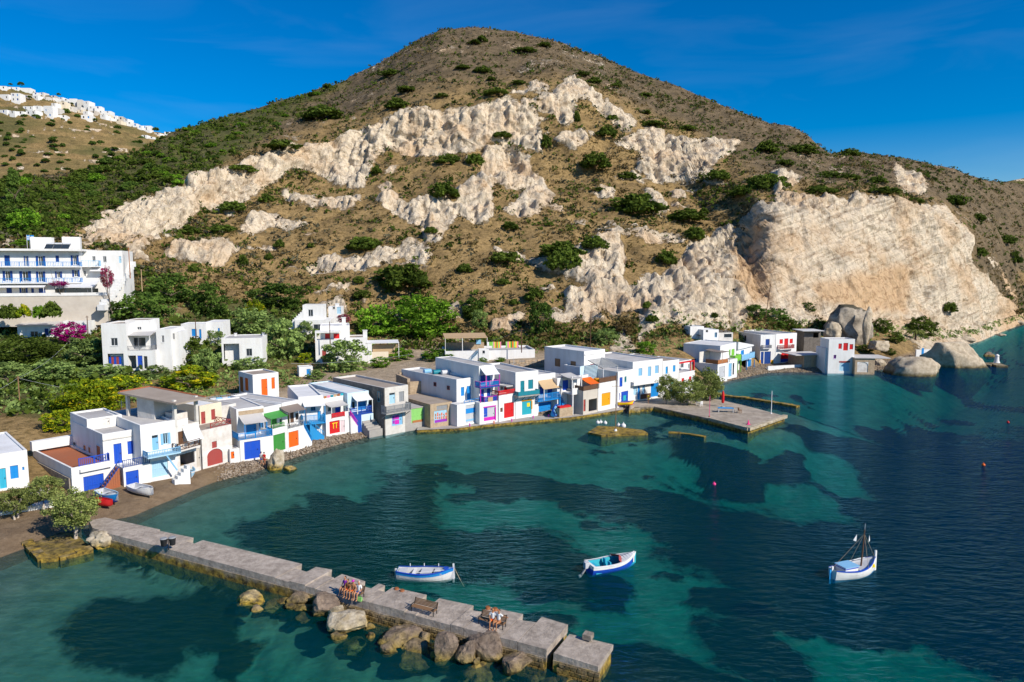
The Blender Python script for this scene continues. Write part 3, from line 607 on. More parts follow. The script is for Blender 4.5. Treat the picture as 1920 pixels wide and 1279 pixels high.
class House:
    def __init__(s, name, label, V, bl, br, z=0.9, Y=None, yaw=None, cat='house', group=None, anchor_r=False):
        s.V = V; a = V(*bl); b = V(*br)
        P0 = at_y(a[0], a[1], Y) if Y else at_z(a[0], a[1], z)
        if yaw is None: P1 = at_z(b[0], b[1], P0.z)
        else:
            d = Vector((math.cos(R(yaw)), math.sin(R(yaw)), 0)); r = ray(*b)
            # where the facade line meets the vertical plane through the right hand sight line
            t = (P0.y*r.x - P0.x*r.y) / (d.x*r.y - d.y*r.x); P1 = P0 + d*t
        if anchor_r:
            P1 = at_z(b[0], b[1], z); d = Vector((math.cos(R(yaw)), math.sin(R(yaw)), 0)); r = ray(*a); t = (P1.y*r.x - P1.x*r.y) / (d.x*r.y - d.y*r.x); P0 = P1 + d*t
        ex = P1-P0; ex.z = 0; s.W = ex.length; ex.normalize(); s.ex = ex; s.ey = Vector((-ex.y, ex.x, 0)); s.P0 = P0
        s.root = thing(name, label, cat, P0, math.atan2(ex.y, ex.x), group)
    def hit(s, x, y, off=0.0):
        d = ray(*s.V(x, y)); c = s.P0 + s.ey*off
        t = (c-ORG).dot(s.ey)/d.dot(s.ey); q = ORG+d*t-s.P0
        return q.dot(s.ex), q.z
    def hit_side(s, x, y, xp):
        d = ray(*s.V(x, y)); c = s.P0 + s.ex*xp
        t = (c-ORG).dot(s.ex)/d.dot(s.ex); q = ORG+d*t-s.P0
        return q.dot(s.ey), q.z
    def X(s, x, y, off=0.0): return s.hit(x, y, off)[0]
    def Z(s, x, y, off=0.0): return s.hit(x, y, off)[1]
    def rect(s, x0, y0, x1, y1, off=0.0):
        xc, yc = (x0+x1)/2, (y0+y1)/2
        return (s.X(x0, yc, off), s.Z(xc, y1, off), s.X(x1, yc, off), s.Z(xc, y0, off))
    def part(s, mb, name, m): return mb.build(name, m, s.root)
    def body(s, a, b, y0=0.0, dep=8.0, m='white', ops=(), roof='roof_grey', par=0.22, zbot=-3.0, name='wall', top=None, x0=None, x1=None, roof_name='roof'):
        """walls with parapet, recessed openings and a flat roof; a, b: picture points of the two upper front corners"""
        if x0 is None: x0 = s.X(a[0], a[1], y0)
        if x1 is None: x1 = s.X(b[0], b[1], y0)
        zt = top if top is not None else (s.Z(a[0], a[1], y0)+s.Z(b[0], b[1], y0))/2
        y1 = y0+dep; mb = MB(); holes = []; panels = []
        for op in ops:
            kind, px0, py0, px1, py1, pm = op[:6]
            r = list(s.rect(px0, py0, px1, py1, y0))
            r[0] = max(r[0], x0+0.06); r[2] = min(r[2], x1-0.06); r[1] = max(r[1], zbot+0.1); r[3] = min(r[3], zt-0.08)
            if r[2]-r[0] < 0.12 or r[3]-r[1] < 0.12: continue
            if any(not (r[2] <= h[0] or r[0] >= h[2] or r[3] <= h[1] or r[1] >= h[3]) for h in holes): continue
            holes.append(tuple(r)); panels.append((kind, r, pm, op[6:]))
        wall_holes(mb, x0, x1, zbot, zt, y0, holes)
        mb.quad((x0, y1, zbot), (x0, y0, zbot), (x0, y0, zt), (x0, y1, zt)); mb.quad((x1, y0, zbot), (x1, y1, zbot), (x1, y1, zt), (x1, y0, zt))
        mb.quad((x1, y1, zbot), (x0, y1, zbot), (x0, y1, zt), (x1, y1, zt))
        w = 0.22; zi = zt-max(par, 0.02); A, B, c, d = x0+w, x1-w, y0+w, y1-w
        o4 = [(x0, y0), (x1, y0), (x1, y1), (x0, y1)]; i4 = [(A, c), (B, c), (B, d), (A, d)]
        for k in range(4):
            q = (k+1) % 4
            mb.quad((*o4[k], zt), (*o4[q], zt), (*i4[q], zt), (*i4[k], zt))
            mb.quad((*i4[k], zt), (*i4[q], zt), (*i4[q], zi-0.05), (*i4[k], zi-0.05))
        wall = s.part(mb, name, m)
        rb = MB(); rb.box(A-0.05, c-0.05, zi-0.12, B+0.05, d+0.05, zi); s.part(rb, roof_name, roof)
        for kind, r, pm, ex in panels: s.fill(kind, r, y0, pm, ex, wall)
        return dict(x0=x0, x1=x1, y0=y0, y1=y1, zt=zt, zi=zi, wall=wall)
    def fill(s, kind, r, y0, pm, ex=(), wall=None):
        a, b, c, d = r; y = y0+0.10; w = c-a; h = d-b
        if kind == 'open': return
        if kind in ('door', 'garage', 'shutter'):
            mb = MB(); n_ = max(2, int(w/0.22)) if kind != 'shutter' else 2; g = 0.012
            for k in range(n_):
                mb.box(a+w*k/n_+g, y-(0.0 if k % 2 else 0.006), b, a+w*(k+1)/n_-g, y+0.05, d)
            mb.box(a, y+0.02, b, c, y+0.06, d)
            if kind == 'garage': 
                mb.box(a+0.04, y-0.03, b+h*0.48, c-0.04, y+0.01, b+h*0.48+0.09)
            if kind == 'shutter':
                for q in range(3): mb.box(a+0.03, y-0.02, b+h*(0.08+0.40*q), c-0.03, y+0.01, b+h*(0.08+0.40*q)+0.05)
            o = mb.build({'door': 'door', 'garage': 'garage_door', 'shutter': 'shutter'}[kind], pm, s.root)
            if kind != 'shutter':
                hb = MB(); hb.box(c-0.18*w-0.03, y-0.07, b+h*0.45, c-0.18*w+0.03, y-0.01, b+h*0.45+0.16); hb.build('handle', 'dark', o)
            if ex and ex[0] == 'transom':
                tb = MB(); tb.box(a+0.05, y-0.015, d-0.32, c-0.05, y+0.0, d-0.05); tb.build('transom', 'glass', o)
        elif kind in ('window', 'glazed'):
            mb = MB(); f = min(0.09, w*0.14)
            mb.box(a, y, b, a+f, y+0.06, d); mb.box(c-f, y, b, c, y+0.06, d); mb.box(a+f, y, b, c-f, y+0.06, b+f); mb.box(a+f, y, d-f, c-f, y+0.06, d)
            mb.box((a+c)/2-f/2, y+0.003, b+f, (a+c)/2+f/2, y+0.058, d-f)
            o = mb.build('window', pm, s.root)
            gb = MB(); gb.box(a+f*0.5, y+0.025, b+f*0.5, c-f*0.5, y+0.04, d-f*0.5); gb.build('pane', 'glass', o)
            if ex and ex[0] == 'leaves':
                lw = w*0.5
                for sx in (-1, 1):
                    lb = MB(); q = a-lw if sx < 0 else c; lb.box(q+0.01, y0-0.05, b, q+lw-0.01, y0-0.005, d); lb.build('shutter', ex[1], o)
            sb = MB(); sb.box(a-0.06, y0-0.07, b-0.08, c+0.06, y0-0.002, b-0.003); sb.build('sill', 'white', o)
        elif kind == 'arch':
            mb = MB(); mb.box(a, y, b, c, y+0.06, d); o = mb.build('garage_door', pm, s.root)
            # spandrels that round the top of the opening
            sp = MB(); n_ = 6; rr = w/2; cx = (a+c)/2; hz_ = min(rr*0.75, h*0.4)
            for sx in (-1, 1):
                pts = [(cx+sx*rr*math.cos(k*math.pi/2/n_), d-hz_+hz_*math.sin(k*math.pi/2/n_)) for k in range(n_+1)]
                for k in range(n_):
                    q = [(pts[k][0], y0+0.004, pts[k][1]), (pts[k+1][0], y0+0.004, pts[k+1][1]), (cx+sx*rr, y0+0.004, d), ]
                    sp.add(q, [(0, 1, 2) if sx > 0 else (0, 2, 1)])
            sp.build('arch_spandrel', 'white', s.root)
            if ex: 
                tb = MB(); tb.box(a+0.02, y-0.03, b, c-0.02, y-0.002, b+h*ex[0]); tb.build('lower_panel', ex[1], o)
    def box(s, x0, y0, z0, x1, y1, z1, m, name): 
        mb = MB(); mb.box(x0, y0, z0, x1, y1, z1); return s.part(mb, name, m)
    def panel(s, px0, py0, px1, py1, off, m, name, th=0.05, parent=None):
        r = s.rect(px0, py0, px1, py1, off); mb = MB(); mb.box(r[0], off-th, r[1], r[2], off-0.003, r[3]); return mb.build(name, m, parent or s.root)
    def side(s, px0, py0, px1, py1, xp, m, name='window', pane=True):
        """opening on the left hand side wall (plane x = xp)"""
        xc, yc = (px0+px1)/2, (py0+py1)/2
        ya, yb = sorted((s.hit_side(px0, yc, xp)[0], s.hit_side(px1, yc, xp)[0])); za, zb = sorted((s.hit_side(xc, py0, xp)[1], s.hit_side(xc, py1, xp)[1]))
        if yb-ya > 6: yb = ya+1.2
        mb = MB(); f = 0.10
        mb.box(xp-0.06, ya, za, xp-0.003, ya+f, zb); mb.box(xp-0.06, yb-f, za, xp-0.003, yb, zb); mb.box(xp-0.06, ya+f, zb-f, xp-0.003, yb-f, zb); mb.box(xp-0.06, ya+f, za, xp-0.003, yb-f, za+f)
        o = s.part(mb, name, m)
        gb = MB(); gb.box(xp-0.03, ya+f, za+f, xp-0.005, yb-f, zb-f); gb.build('pane' if pane else 'panel', 'glass' if pane else m, o)
    def rail(s, x0, x1, yf, yb, z0, h, m, step=0.16, sides='lr', name='railing', style='bars', front=True, inf=None):
        """balcony railing: front run at yf from x0 to x1, returns back to yb"""
        runs = ([((x0, yf), (x1, yf))] if front else []) + ([((x0, yb), (x0, yf))] if 'l' in sides else []) + ([((x1, yf), (x1, yb))] if 'r' in sides else [])
        rt = MB(); bl = MB(); first = True
        for (p, q) in runs:
            L = math.hypot(q[0]-p[0], q[1]-p[1])
            if L < 0.1: continue
            for zz, w in ((z0+h, 0.07), (z0+0.10, 0.05)): rt.bar((*p, zz), (*q, zz), w)
            k = max(1, int(L/1.5))
            for i in range(k+1):
                t = i/k; rt.bar((p[0]+(q[0]-p[0])*t, p[1]+(q[1]-p[1])*t, z0), (p[0]+(q[0]-p[0])*t, p[1]+(q[1]-p[1])*t, z0+h+0.04), 0.08)
            if style == 'bars':
                nb = max(2, int(L/step))
                for i in range(1, nb): 
                    t = i/nb; u, v = p[0]+(q[0]-p[0])*t, p[1]+(q[1]-p[1])*t
                    bl.bar((u, v, z0+0.1), (u, v, z0+h), 0.05)
            elif style == 'cross':
                nb = max(1, int(L/0.9))
                for i in range(nb):
                    u0, v0 = p[0]+(q[0]-p[0])*i/nb, p[1]+(q[1]-p[1])*i/nb; u1, v1 = p[0]+(q[0]-p[0])*(i+1)/nb, p[1]+(q[1]-p[1])*(i+1)/nb
                    bl.bar((u0, v0, z0+0.1), (u1, v1, z0+h), 0.05); bl.bar((u0, v0, z0+h), (u1, v1, z0+0.1), 0.045)
            elif style == 'planks':
                for zz in (0.35, 0.6, 0.85): bl.bar((*p, z0+h*zz), (*q, z0+h*zz), 0.035, 0.12)
            elif style == 'solid':
                bl.bar((*p, z0+h*0.52), (*q, z0+h*0.52), 0.04, h*0.82)
        if not rt.v: return
        o = s.part(rt, name, m)
        if bl.v:
            q_ = bl.build('balusters' if style == 'bars' else 'infill', inf or m, o); q_['kind'] = 'stuff'
        return o
    def balcony(s, px0, py0, px1, py1, off, d, m, h=0.95, slab='white', step=0.16, style='bars', th=0.16, sides='lr', brackets=None, inf=None):
        """px rect of the railing front (top-left, bottom-right) in the plane off-d"""
        r = s.rect(px0, py0, px1, py1, off-d); z0 = r[1]; hh = min(max(r[3]-r[1], 0.6), 1.25)
        if slab: s.box(r[0]-0.04, off-d-0.04, z0-th, r[2]+0.04, off-0.003, z0, slab, 'balcony_slab')
        s.rail(r[0], r[2], off-d+0.04, off-0.02, z0, hh, m, step, sides, style=style, inf=inf)
        if brackets:
            k = max(2, int((r[2]-r[0])/1.3)+1); mb = MB()
            for i in range(k):
                x = r[0]+0.1+(r[2]-r[0]-0.2)*i/(k-1); mb.bar((x, off-0.01, z0-th-0.75), (x, off-d+0.1, z0-th-0.02), 0.09)
            s.part(mb, 'brackets', brackets)
        return r[0], r[2], z0, hh
    def awn(s, p1, p2, p3, p4, y0, d, m, posts=None, zpost=None, th=0.05, name='awning', slats=None):
        """sheet from p1,p2 on the plane y0 out to p3 (under p2), p4 (under p1) on the plane y0-d"""
        q = []
        for (px, off) in ((p1, y0-0.004), (p2, y0-0.004), (p3, y0-d), (p4, y0-d)):
            x, z = s.hit(px[0], px[1], off); q.append(Vector((x, off, z)))
        zt = (q[0].z+q[1].z)/2; zo = (q[2].z+q[3].z)/2
        q[0].z = q[1].z = zt; q[2].z = q[3].z = zo
        xl = (q[0].x+q[3].x)/2; xr = (q[1].x+q[2].x)/2; q[0].x = q[3].x = xl; q[1].x = q[2].x = xr
        if slats:
            n_ = slats; o = None
            fr = MB(); fr.bar(q[0], q[3], 0.1); fr.bar(q[1], q[2], 0.1); o = s.part(fr, 'pergola_frame', m)
            for i in range(n_):
                t = (i+0.5)/n_; a_ = q[0].lerp(q[3], t); b_ = q[1].lerp(q[2], t); sb = MB(); sb.bar(a_+Vector((-.15, 0, .09)), b_+Vector((.15, 0, .09)), 0.12, 0.06); sb.build('slat', m, o)
        else:
            mb = MB(); up = Vector((0, 0, th)); n_ = 7
            # slightly sagging sheet
            rows = []
            for i in range(n_):
                t = i/(n_-1); sag = -0.10*math.sin(math.pi*t)
                rows.append((q[0].lerp(q[3], t)+Vector((0, 0, sag)), q[1].lerp(q[2], t)+Vector((0, 0, sag+0.03*math.sin(5*t)))))
            for i in range(n_-1):
                a_, b_ = rows[i]; c_, d_ = rows[i+1]
                mb.add([a_+up, c_+up, d_+up, b_+up, a_, c_, d_, b_], [(0, 1, 2, 3), (7, 6, 5, 4), (0, 4, 5, 1), (3, 2, 6, 7)])
            mb.add([rows[0][0], rows[0][1], rows[0][1]+up, rows[0][0]+up], [(0, 1, 2, 3)]); mb.add([rows[-1][0], rows[-1][1], rows[-1][1]+up, rows[-1][0]+up], [(3, 2, 1, 0)])
            o = s.part(mb, name, m)
        if posts:
            for k in (2, 3):
                zz = zpost if zpost is not None else q[k].z-2.0
                pb = MB(); pb.bar((q[k].x+(0.1 if k == 3 else -0.1), q[k].y+0.08, zz), (q[k].x+(0.1 if k == 3 else -0.1), q[k].y+0.08, q[k].z), 0.10); s.part(pb, 'post', posts)
        return q
    def stairs(s, x0, x1, y0, y1, z0, z1, m='white', n=8, along='x', rail_m=None, rev=False):
        """flight rising from z0 to z1; along x (or y, outwards)"""
        root = None
        for i in range(n):
            zt = z0+(z1-z0)*(i+1)/n
            if along == 'x':
                a = x0+(x1-x0)*i/n; b = x0+(x1-x0)*(i+1)/n
                if rev: a, b = x1-(x1-x0)*(i+1)/n, x1-(x1-x0)*i/n
                s.box(a+0.002*i, y0, z0-1.0, b, y1, zt, m, 'step')
            else:
                a = y1-(y1-y0)*i/n; s.box(x0, y0+(y1-y0)*0.0 if False else y1-(y1-y0)*(i+1)/n, z0-1.0, x1, a, zt, m, 'step') if not rev else s.box(x0, y0+(y1-y0)*i/n, z0-1.0, x1, y0+(y1-y0)*(i+1)/n, zt, m, 'step')
        if rail_m:
            mb = MB(); A, B = ((x0, z0), (x1, z1)) if not rev else ((x1, z0), (x0, z1))
            for hh in (0.85, 0.2): mb.bar((A[0], y0+0.03, A[1]+hh), (B[0], y0+0.03, B[1]+hh), 0.07)
            for i in range(n+1):
                t = i/n; x = A[0]+(B[0]-A[0])*t; z = A[1]+(B[1]-A[1])*t; mb.bar((x, y0+0.03, z), (x, y0+0.03, z+0.88), 0.05)
            s.part(mb, 'stair_rail', rail_m)
    def chimney(s, x, y, z, w=0.6, h=1.2, m='white'):
        mb = MB(); mb.box(x, y, z-0.2, x+w, y+w, z+h); mb.box(x-0.08, y-0.08, z+h, x+w+0.08, y+w+0.08, z+h+0.12); s.part(mb, 'chimney', m)
R1 = view(0, 720, 3.7625); R2 = view(200, 690, 5.56); R3 = view(420, 670, 5.56); R4 = view(640, 650, 6); R5 = view(860, 640, 6)
R6 = view(1080, 600, 6); R7 = view(1280, 560, 6); R8 = view(1480, 540, 4.364); H1 = view(0, 420, 5.814); H2 = view(0, 560, 4.264)
H3 = view(380, 540, 5.053); H4 = view(680, 560, 5.053); VB = view(1220, 590, 9.143); VP = view(0, 130, 5.647); W1 = view(0, 940, 3); W2 = view(560, 1040, 3.097); W3 = view(1080, 980, 3.097); VQ = view(1090, 690, 4.8)
# ------------------------------------------------------------------ front row, from the pier to the right
# far left house with azure shutter
h = House('white_house', 'white one-storey house with cyan door and azure shutter at left edge of photo', R1, (-120, 870), (190, 748), 1.7, yaw=44, anchor_r=True)
h.body((-170, 515), (190, 465), 0, 12, top=h.Z(190, 465), ops=[('door', -5, 595, 45, 738, 'cyan'), ('shutter', 72, 575, 130, 668, 'azure'), ('shutter', 157, 585, 172, 608, 'azure')], roof='roof_white', par=0.15)
h.box(-1.0, -6.0, -2.5, h.W+1.2, -0.01, -0.35, 'roof_grey', 'patio'); h.box(-1.05, -6.25, -2.5, h.W+1.25, -6.01, -0.15, 'white', 'patio_wall')
for k in range(4): h.box(h.W-0.5, -3.2+0.4*k, -2.5, h.W+1.22, -2.8+0.4*k, -0.2+0.18*k, 'white', 'step')
h.rail(h.W-0.6, h.W+1.1, -6.0, -3.2, -0.3, 0.9, 'azure', 0.5, 'l')

# terracotta terrace boathouse
h = House('boathouse', 'white boathouse with terracotta roof terrace and blue railing above big blue door', R1, (510, 792), (778, 752), 1.0, yaw=50)
b = h.body((500, 577), (778, 560), 0, 12.5, ops=[('garage', 590, 642, 735, 780, 'blue')], roof='terracotta', par=0.28, roof_name='terrace')
h.box(-0.14, 0.3, -2.5, -0.004, 12.4, b['zt']-1.15, 'stone_wall', 'side_wall')
h.rail(0.9, b['x1']-0.05, 0.12, 0.5, b['zt'], 0.85, 'blue', 0.2, 'r')
h.box(0.85, -0.35, b['zt']-0.62, b['x1'], -0.004, b['zt']-0.30, 'white', 'balcony_slab')
h.box(-0.25, 11.5, b['zt'], 5, 12.3, b['zt']+1.1, 'white', 'parapet_wall')

# two-storey blue and white house
h = House('white_house', 'white two-storey house with deep blue door beside terracotta terrace, arches on its side wall', R1, (790, 756), (1064, 692), 1.0, yaw=48)
t = h.body((868, 592), (1060, 560), 0, 2.4, ops=[('garage', 888, 612, 980, 712, 'blue')], roof='roof_white', par=0.03, name='terrace_wall')
h.rail(t['x0']+0.05, t['x1']-0.05, 0.1, 2.3, t['zt'], 0.85, 'navy', 0.2, 'r')
b = h.body((722, 365), (1012, 300), 2.4, 11, ops=[('door', 803, 420, 860, 562, 'blue'), ('shutter', 900, 402, 942, 495, 'blue')], roof='roof_grey', par=0.35)
h.panel(722, 372, 1008, 380, 2.4, 'white_old', 'cornice', 0.10)
for (a, c, d, e) in ((518, 405, 540, 450), (590, 427, 610, 487), (625, 440, 643, 497), (683, 432, 712, 520)): h.side(a, c, d, e, b['x0'], 'white', 'window')
u = h.body((612, 252), (858, 212), 7.5, 6, ops=[('door', 727, 243, 775, 293, 'white_worn')], roof='roof_grey', par=0.2, zbot=b['zt']-2.5, name='roof_room_wall')
h.box(b['x1']-0.6, 2.42, b['zt'], b['x1']-0.1, 2.9, b['zt']+0.55, 'white', 'chimney')
h.stairs(-0.9, 1.0, 0.3, 1.4, 0, t['zt'], 'terracotta', 8, 'x', 'navy')

# light blue balcony house
h = House('white_house', 'white two-storey house with light blue balcony railing and pale blue ground door', R2, (345, 1218), (712, 1140), 1.0)
b = h.body((345, 598), (712, 542), 0, 11, ops=[('door', 473, 700, 540, 858, 'light_blue', 'transom'), ('window', 588, 678, 640, 795, 'pale_blue', 'leaves', 'light_blue'), ('garage', 470, 962, 640, 1132, 'pale_blue')], roof='roof_grey', par=0.25)
x0, x1, z0, hh = h.balcony(428, 868, 772, 905, 0, 1.4, 'light_blue', h=1.0, slab='pale_blue', step=0.18)
h.stairs(x1-1.2, x1+0.6, -2.3, -1.45, 0, 1.7, 'white', 5, 'x')
mb = MB(); mb.bar((x1-1.6, -1.3, z0-0.1), (x1-0.5, -1.4, 1.2), 0.16); h.part(mb, 'brace', 'light_blue')

# house with unfinished concrete storey
h = House('unfinished_house', 'white house topped by bare concrete storey with sloping roof edged in terracotta tiles', R2, (715, 1142), (1035, 1040), 1.0)
b = h.body((712, 600), (962, 572), 0, 12, 'white_worn', ops=[('door', 745, 660, 805, 800, 'brown'), ('open', 765, 885, 920, 1005, 'dark'), ('door', 935, 830, 1015, 1030, 'beige')], roof='concrete', par=0.02)
h.box(b['x0'], 0.02, b['zt'], b['x0']+1.9, 0.25, b['zt']+0.75, 'white', 'parapet_wall')
h.balcony(742, 765, 972, 838, 0, 0.9, 'brown', slab='white_worn', style='cross')
h.awn((815, 605), (960, 580), (1000, 745), (822, 775), 0, 0.9, 'awn_white', name='roller_blind')
zs = b['zt']+2.9; mb = MB()
mb.hexa([(b['x0']-0.5, -0.9, zs-0.12), (b['x1']+0.5, -0.9, zs-0.12), (b['x1']+0.5, 9.0, zs+0.5), (b['x0']-0.5, 9.0, zs+0.5)], [(b['x0']-0.5, -0.9, zs+0.08), (b['x1']+0.5, -0.9, zs+0.08), (b['x1']+0.5, 9.0, zs+0.72), (b['x0']-0.5, 9.0, zs+0.72)])
rs = h.part(mb, 'roof_slab', 'roof_brown')
nt_ = 24
for i in range(nt_):   # terracotta edge tiles along the right hand eave and the back
    y = -0.8+i*9.7/nt_; tb = MB(); z = zs+0.1+0.62*(y+0.9)/9.9
    tb.tube([(b['x1']+0.42, y, z+0.02), (b['x1']+0.42, y+0.37, z+0.05)], 0.11, 6); tb.build('tile', 'terracotta', rs)
for i in range(12):
    x = b['x0']-0.4+i*(b['x1']-b['x0']+0.7)/12; tb = MB(); tb.tube([(x, 8.85, zs+0.75), (x+0.36, 8.85, zs+0.75)], 0.11, 6); tb.build('tile', 'terracotta', rs)
for (x, y) in ((b['x0'], 0.0), (b['x1']-0.35, 0.0), (b['x0'], 8.0), (b['x0'], 6.0)): h.box(x, y, b['zt']-0.05, x+0.35, y+0.35, zs+0.3, 'white_old', 'post')
h.box(b['x0']+0.003, 3.4, b['zt']-0.05, b['x0']+0.22, 5.98, zs+0.2, 'white_old', 'storey_side_wall'); h.box(b['x0']+0.22, 3.6, b['zt']-0.05, b['x1']-0.02, 3.8, zs+0.05, 'white_old', 'storey_back_wall')
h.box(b['x1']-0.2, 3.8, b['zt']-0.05, b['x1']-0.02, 8.6, zs+0.2, 'white_old', 'storey_side_wall')
h.box(b['x0']+1.2, 1.2, b['zt']-0.05, b['x1']-0.6, 3.0, b['zt']+1.3, 'white_worn', 'low_wall')

# cream house with red shutter above the red arch
h = House('cream_house', 'weathered house with cream upper floor, red shutter and arched faded-red garage door', R2, (1036, 1040), (1285, 972), 1.0)
b = h.body((985, 652), (1300, 590), 0, 3.4, 'white_worn', ops=[('arch', 1048, 842, 1210, 1008, 'dull_red'), ('shutter', 1098, 765, 1150, 835, 'dull_red')], roof='roof_brown', par=0.05, name='terrace_wall')
c = h.body((965, 392), (1195, 358), 3.4, 8, 'cream', ops=[('door', 985, 455, 1030, 612, 'dull_red'), ('shutter', 1090, 430, 1132, 540, 'dull_red')], roof='roof_white', par=0.2, zbot=0)
c2 = h.body((1195, 362), (1350, 400), 3.8, 8, 'white_old', ops=[], roof='roof_grey', par=0.1, zbot=0, name='annex_wall')
h.rail(b['x0']+1.4, b['x1']-0.05, 0.1, 3, b['zt'], 0.65, 'dull_red', 0.3, 'r', style='cross')
cb = b['zt']

# blue terrace house
h = House('white_house', 'white house with blue garage door and blue terrace railing under patched pale awning', R3, (66, 1098), (512, 1022), 1.0)
a_ = h.body((62, 965), (162, 945), 0.0, 2.0, ops=[('door', 72, 982, 108, 1058, 'orange')], par=0.1, name='annex_wall')
t = h.body((164, 872), (512, 815), 0.003, 2.5, ops=[('garage', 212, 872, 382, 1056, 'blue')], roof='roof_grey', par=0.02, name='terrace_wall')
h.rail(t['x0']-0.15, t['x1']-0.1, 0.05, 2.3, t['zt'], 0.9, 'azure', 0.16, 'lr')
b = h.body((128, 545), (412, 505), 2.5, 9, ops=[('door', 230, 700, 340, 800, 'azure'), ('window', 365, 680, 430, 760, 'azure')], roof='roof_grey', par=0.15)
h.panel(150, 548, 410, 590, 2.5, 'stone_warm', 'stone_frieze', 0.05)
h.awn((150, 628), (385, 572), (465, 662), (212, 706), 2.5, 2.0, 'awn_grey', 'azure', t['zt'])

# green house
h = House('white_house', 'white house with bright green garage door and green awning', R3, (514, 1005), (668, 960), 1.0)
t = h.body((490, 752), (665, 712), 0, 2.2, ops=[('garage', 515, 797, 640, 978, 'green')], roof='roof_grey', par=0.02, name='terrace_wall')
h.rail(t['x0']+0.5, t['x1']-0.6, 0.05, 0.4, t['zt'], 0.6, 'green', 0.2, '')
b = h.body((415, 528), (602, 482), 2.2, 10, ops=[('door', 500, 640, 555, 748, 'green'), ('window', 580, 640, 620, 700, 'green')], roof='roof_grey', par=0.2)
h.awn((415, 585), (600, 556), (662, 618), (472, 645), 2.2, 1.7, 'green', 'green', t['zt'])

# orange house
h = House('white_house', 'white house with orange garage door and dark brown awning', R3, (668, 962), (890, 900), 1.0)
t = h.body((666, 752), (832, 705), 0, 2.2, ops=[('garage', 675, 770, 778, 932, 'orange')], roof='roof_grey', par=0.02, name='terrace_wall')
h.rail(t['x0']+0.05, t['x1']-0.05, 0.05, 2, t['zt'], 0.75, 'grey_paint', 0.25, '', style='cross')
b = h.body((602, 480), (775, 440), 2.2, 11, ops=[('door', 690, 575, 730, 680, 'brown'), ('window', 745, 580, 790, 650, 'brown')], roof='roof_grey', par=0.2)
h.awn((592, 524), (748, 484), (880, 538), (662, 582), 2.2, 1.8, 'awn_brown', 'brown', t['zt'])
h.stairs(t['x1']+0.02, t['x1']+1.5, 0.1, 1.1, 0, t['zt']*0.9, 'white', 8, 'x', 'azure', True)

# sky-blue house
h = House('white_house', 'white house with sky-blue balcony, sky-blue stair and pale sheet awning', R3, (838, 850), (1058, 828), 1.0)
b = h.body((775, 440), (1030, 368), 1.2, 11, ops=[('garage', 842, 690, 950, 832, 'sky'), ('window', 905, 515, 955, 560, 'sky'), ('door', 975, 560, 1010, 660, 'sky')], roof='roof_white', par=0.22)
x0, x1, z0, hh = h.balcony(822, 605, 1055, 685, 1.2, 1.3, 'sky', slab='sky', step=0.14)
h.awn((785, 482), (1030, 448), (1068, 497), (872, 522), 1.2, 1.5, 'awn_white', 'sky', z0)
h.stairs(x1-2.3, x1-0.3, -0.6, 0.2, 0, z0-0.2, 'sky', 8, 'x', 'sky', True)

# red pi door house
h = House('white_house', 'white house with red garage door marked with a yellow pi sign and red balcony rail', R3, (1092, 815), (1302, 772), 1.0)
t = h.body((1062, 655), (1300, 612), 0, 2.0, ops=[('garage', 1100, 662, 1208, 792, 'red'), ('door', 1215, 655, 1262, 785, 'pink_wall')], roof='roof_grey', par=0.02, name='terrace_wall')
r = h.rect(1132, 682, 1188, 742, 0.0); mb = MB()
mb.box(r[0], 0.060, r[3]-0.12, r[2], 0.085, r[3]); mb.box(r[0]+0.14, 0.060, r[1], r[0]+0.26, 0.085, r[3]-0.12); mb.box(r[2]-0.28, 0.060, r[1], r[2]-0.16, 0.085, r[3]-0.12); h.part(mb, 'pi_sign', 'bright_yellow')
h.box(t['x0'], -0.003, t['zt'], t['x1'], 0.2, t['zt']+0.75, 'white', 'parapet_wall')
h.rail(t['x0']+1.0, t['x1']-0.8, -0.08, 0.2, t['zt']+0.1, 0.7, 'red', 0.2, '', style='planks')
b = h.body((1032, 425), (1252, 392), 2.0, 10, ops=[('door', 1160, 520, 1215, 612, 'blue'), ('window', 1085, 520, 1130, 560, 'teal')], roof='roof_white', par=0.22)
for k, c in enumerate(('wood_orange', 'pink', 'teal', 'bamboo', 'rust', 'turquoise')):
    h.panel(1040+35*k, 404-6*k, 1068+35*k, 428-6*k, 2.0, c, 'painted_frieze', 0.02)
h.awn((1042, 478), (1216, 442), (1310, 492), (1112, 528), 2.0, 2.0, 'awn_grey', 'white', t['zt'])
h.stairs(t['x1']+0.02, t['x1']+1.7, -0.4, 0.7, 0, t['zt'], 'white', 9, 'x', 'magenta', True)

# pale blue house with torn awning
h = House('pale_blue_house', 'pale blue house with blue balcony, torn white awning and round-cornered blue doorway', R3, (1318, 772), (1515, 738), 1.0)
b = h.body((1285, 378), (1508, 345), 1.2, 13, 'pale_blue_wall', ops=[('garage', 1345, 620, 1430, 745, 'blue'), ('door', 1335, 465, 1365, 540, 'dark'), ('door', 1385, 465, 1480, 545, 'sky')], roof='roof_white', par=0.12)
x0, x1, z0, hh = h.balcony(1322, 520, 1546, 585, 1.2, 1.3, 'cobalt', slab='cobalt', style='planks')
h.awn((1330, 398), (1500, 384), (1556, 438), (1388, 462), 1.2, 1.5, 'awn_white', 'white', z0)
h.box(b['x0']+0.1, -0.1, -2, b['x0']+1.6, 1.19, z0-0.2, 'cobalt', 'doorway_wall'); h.box(b['x0']+1.62, -0.05, -2, b['x1'], 1.19, z0-0.22, 'pale_blue_wall', 'ground_wall')

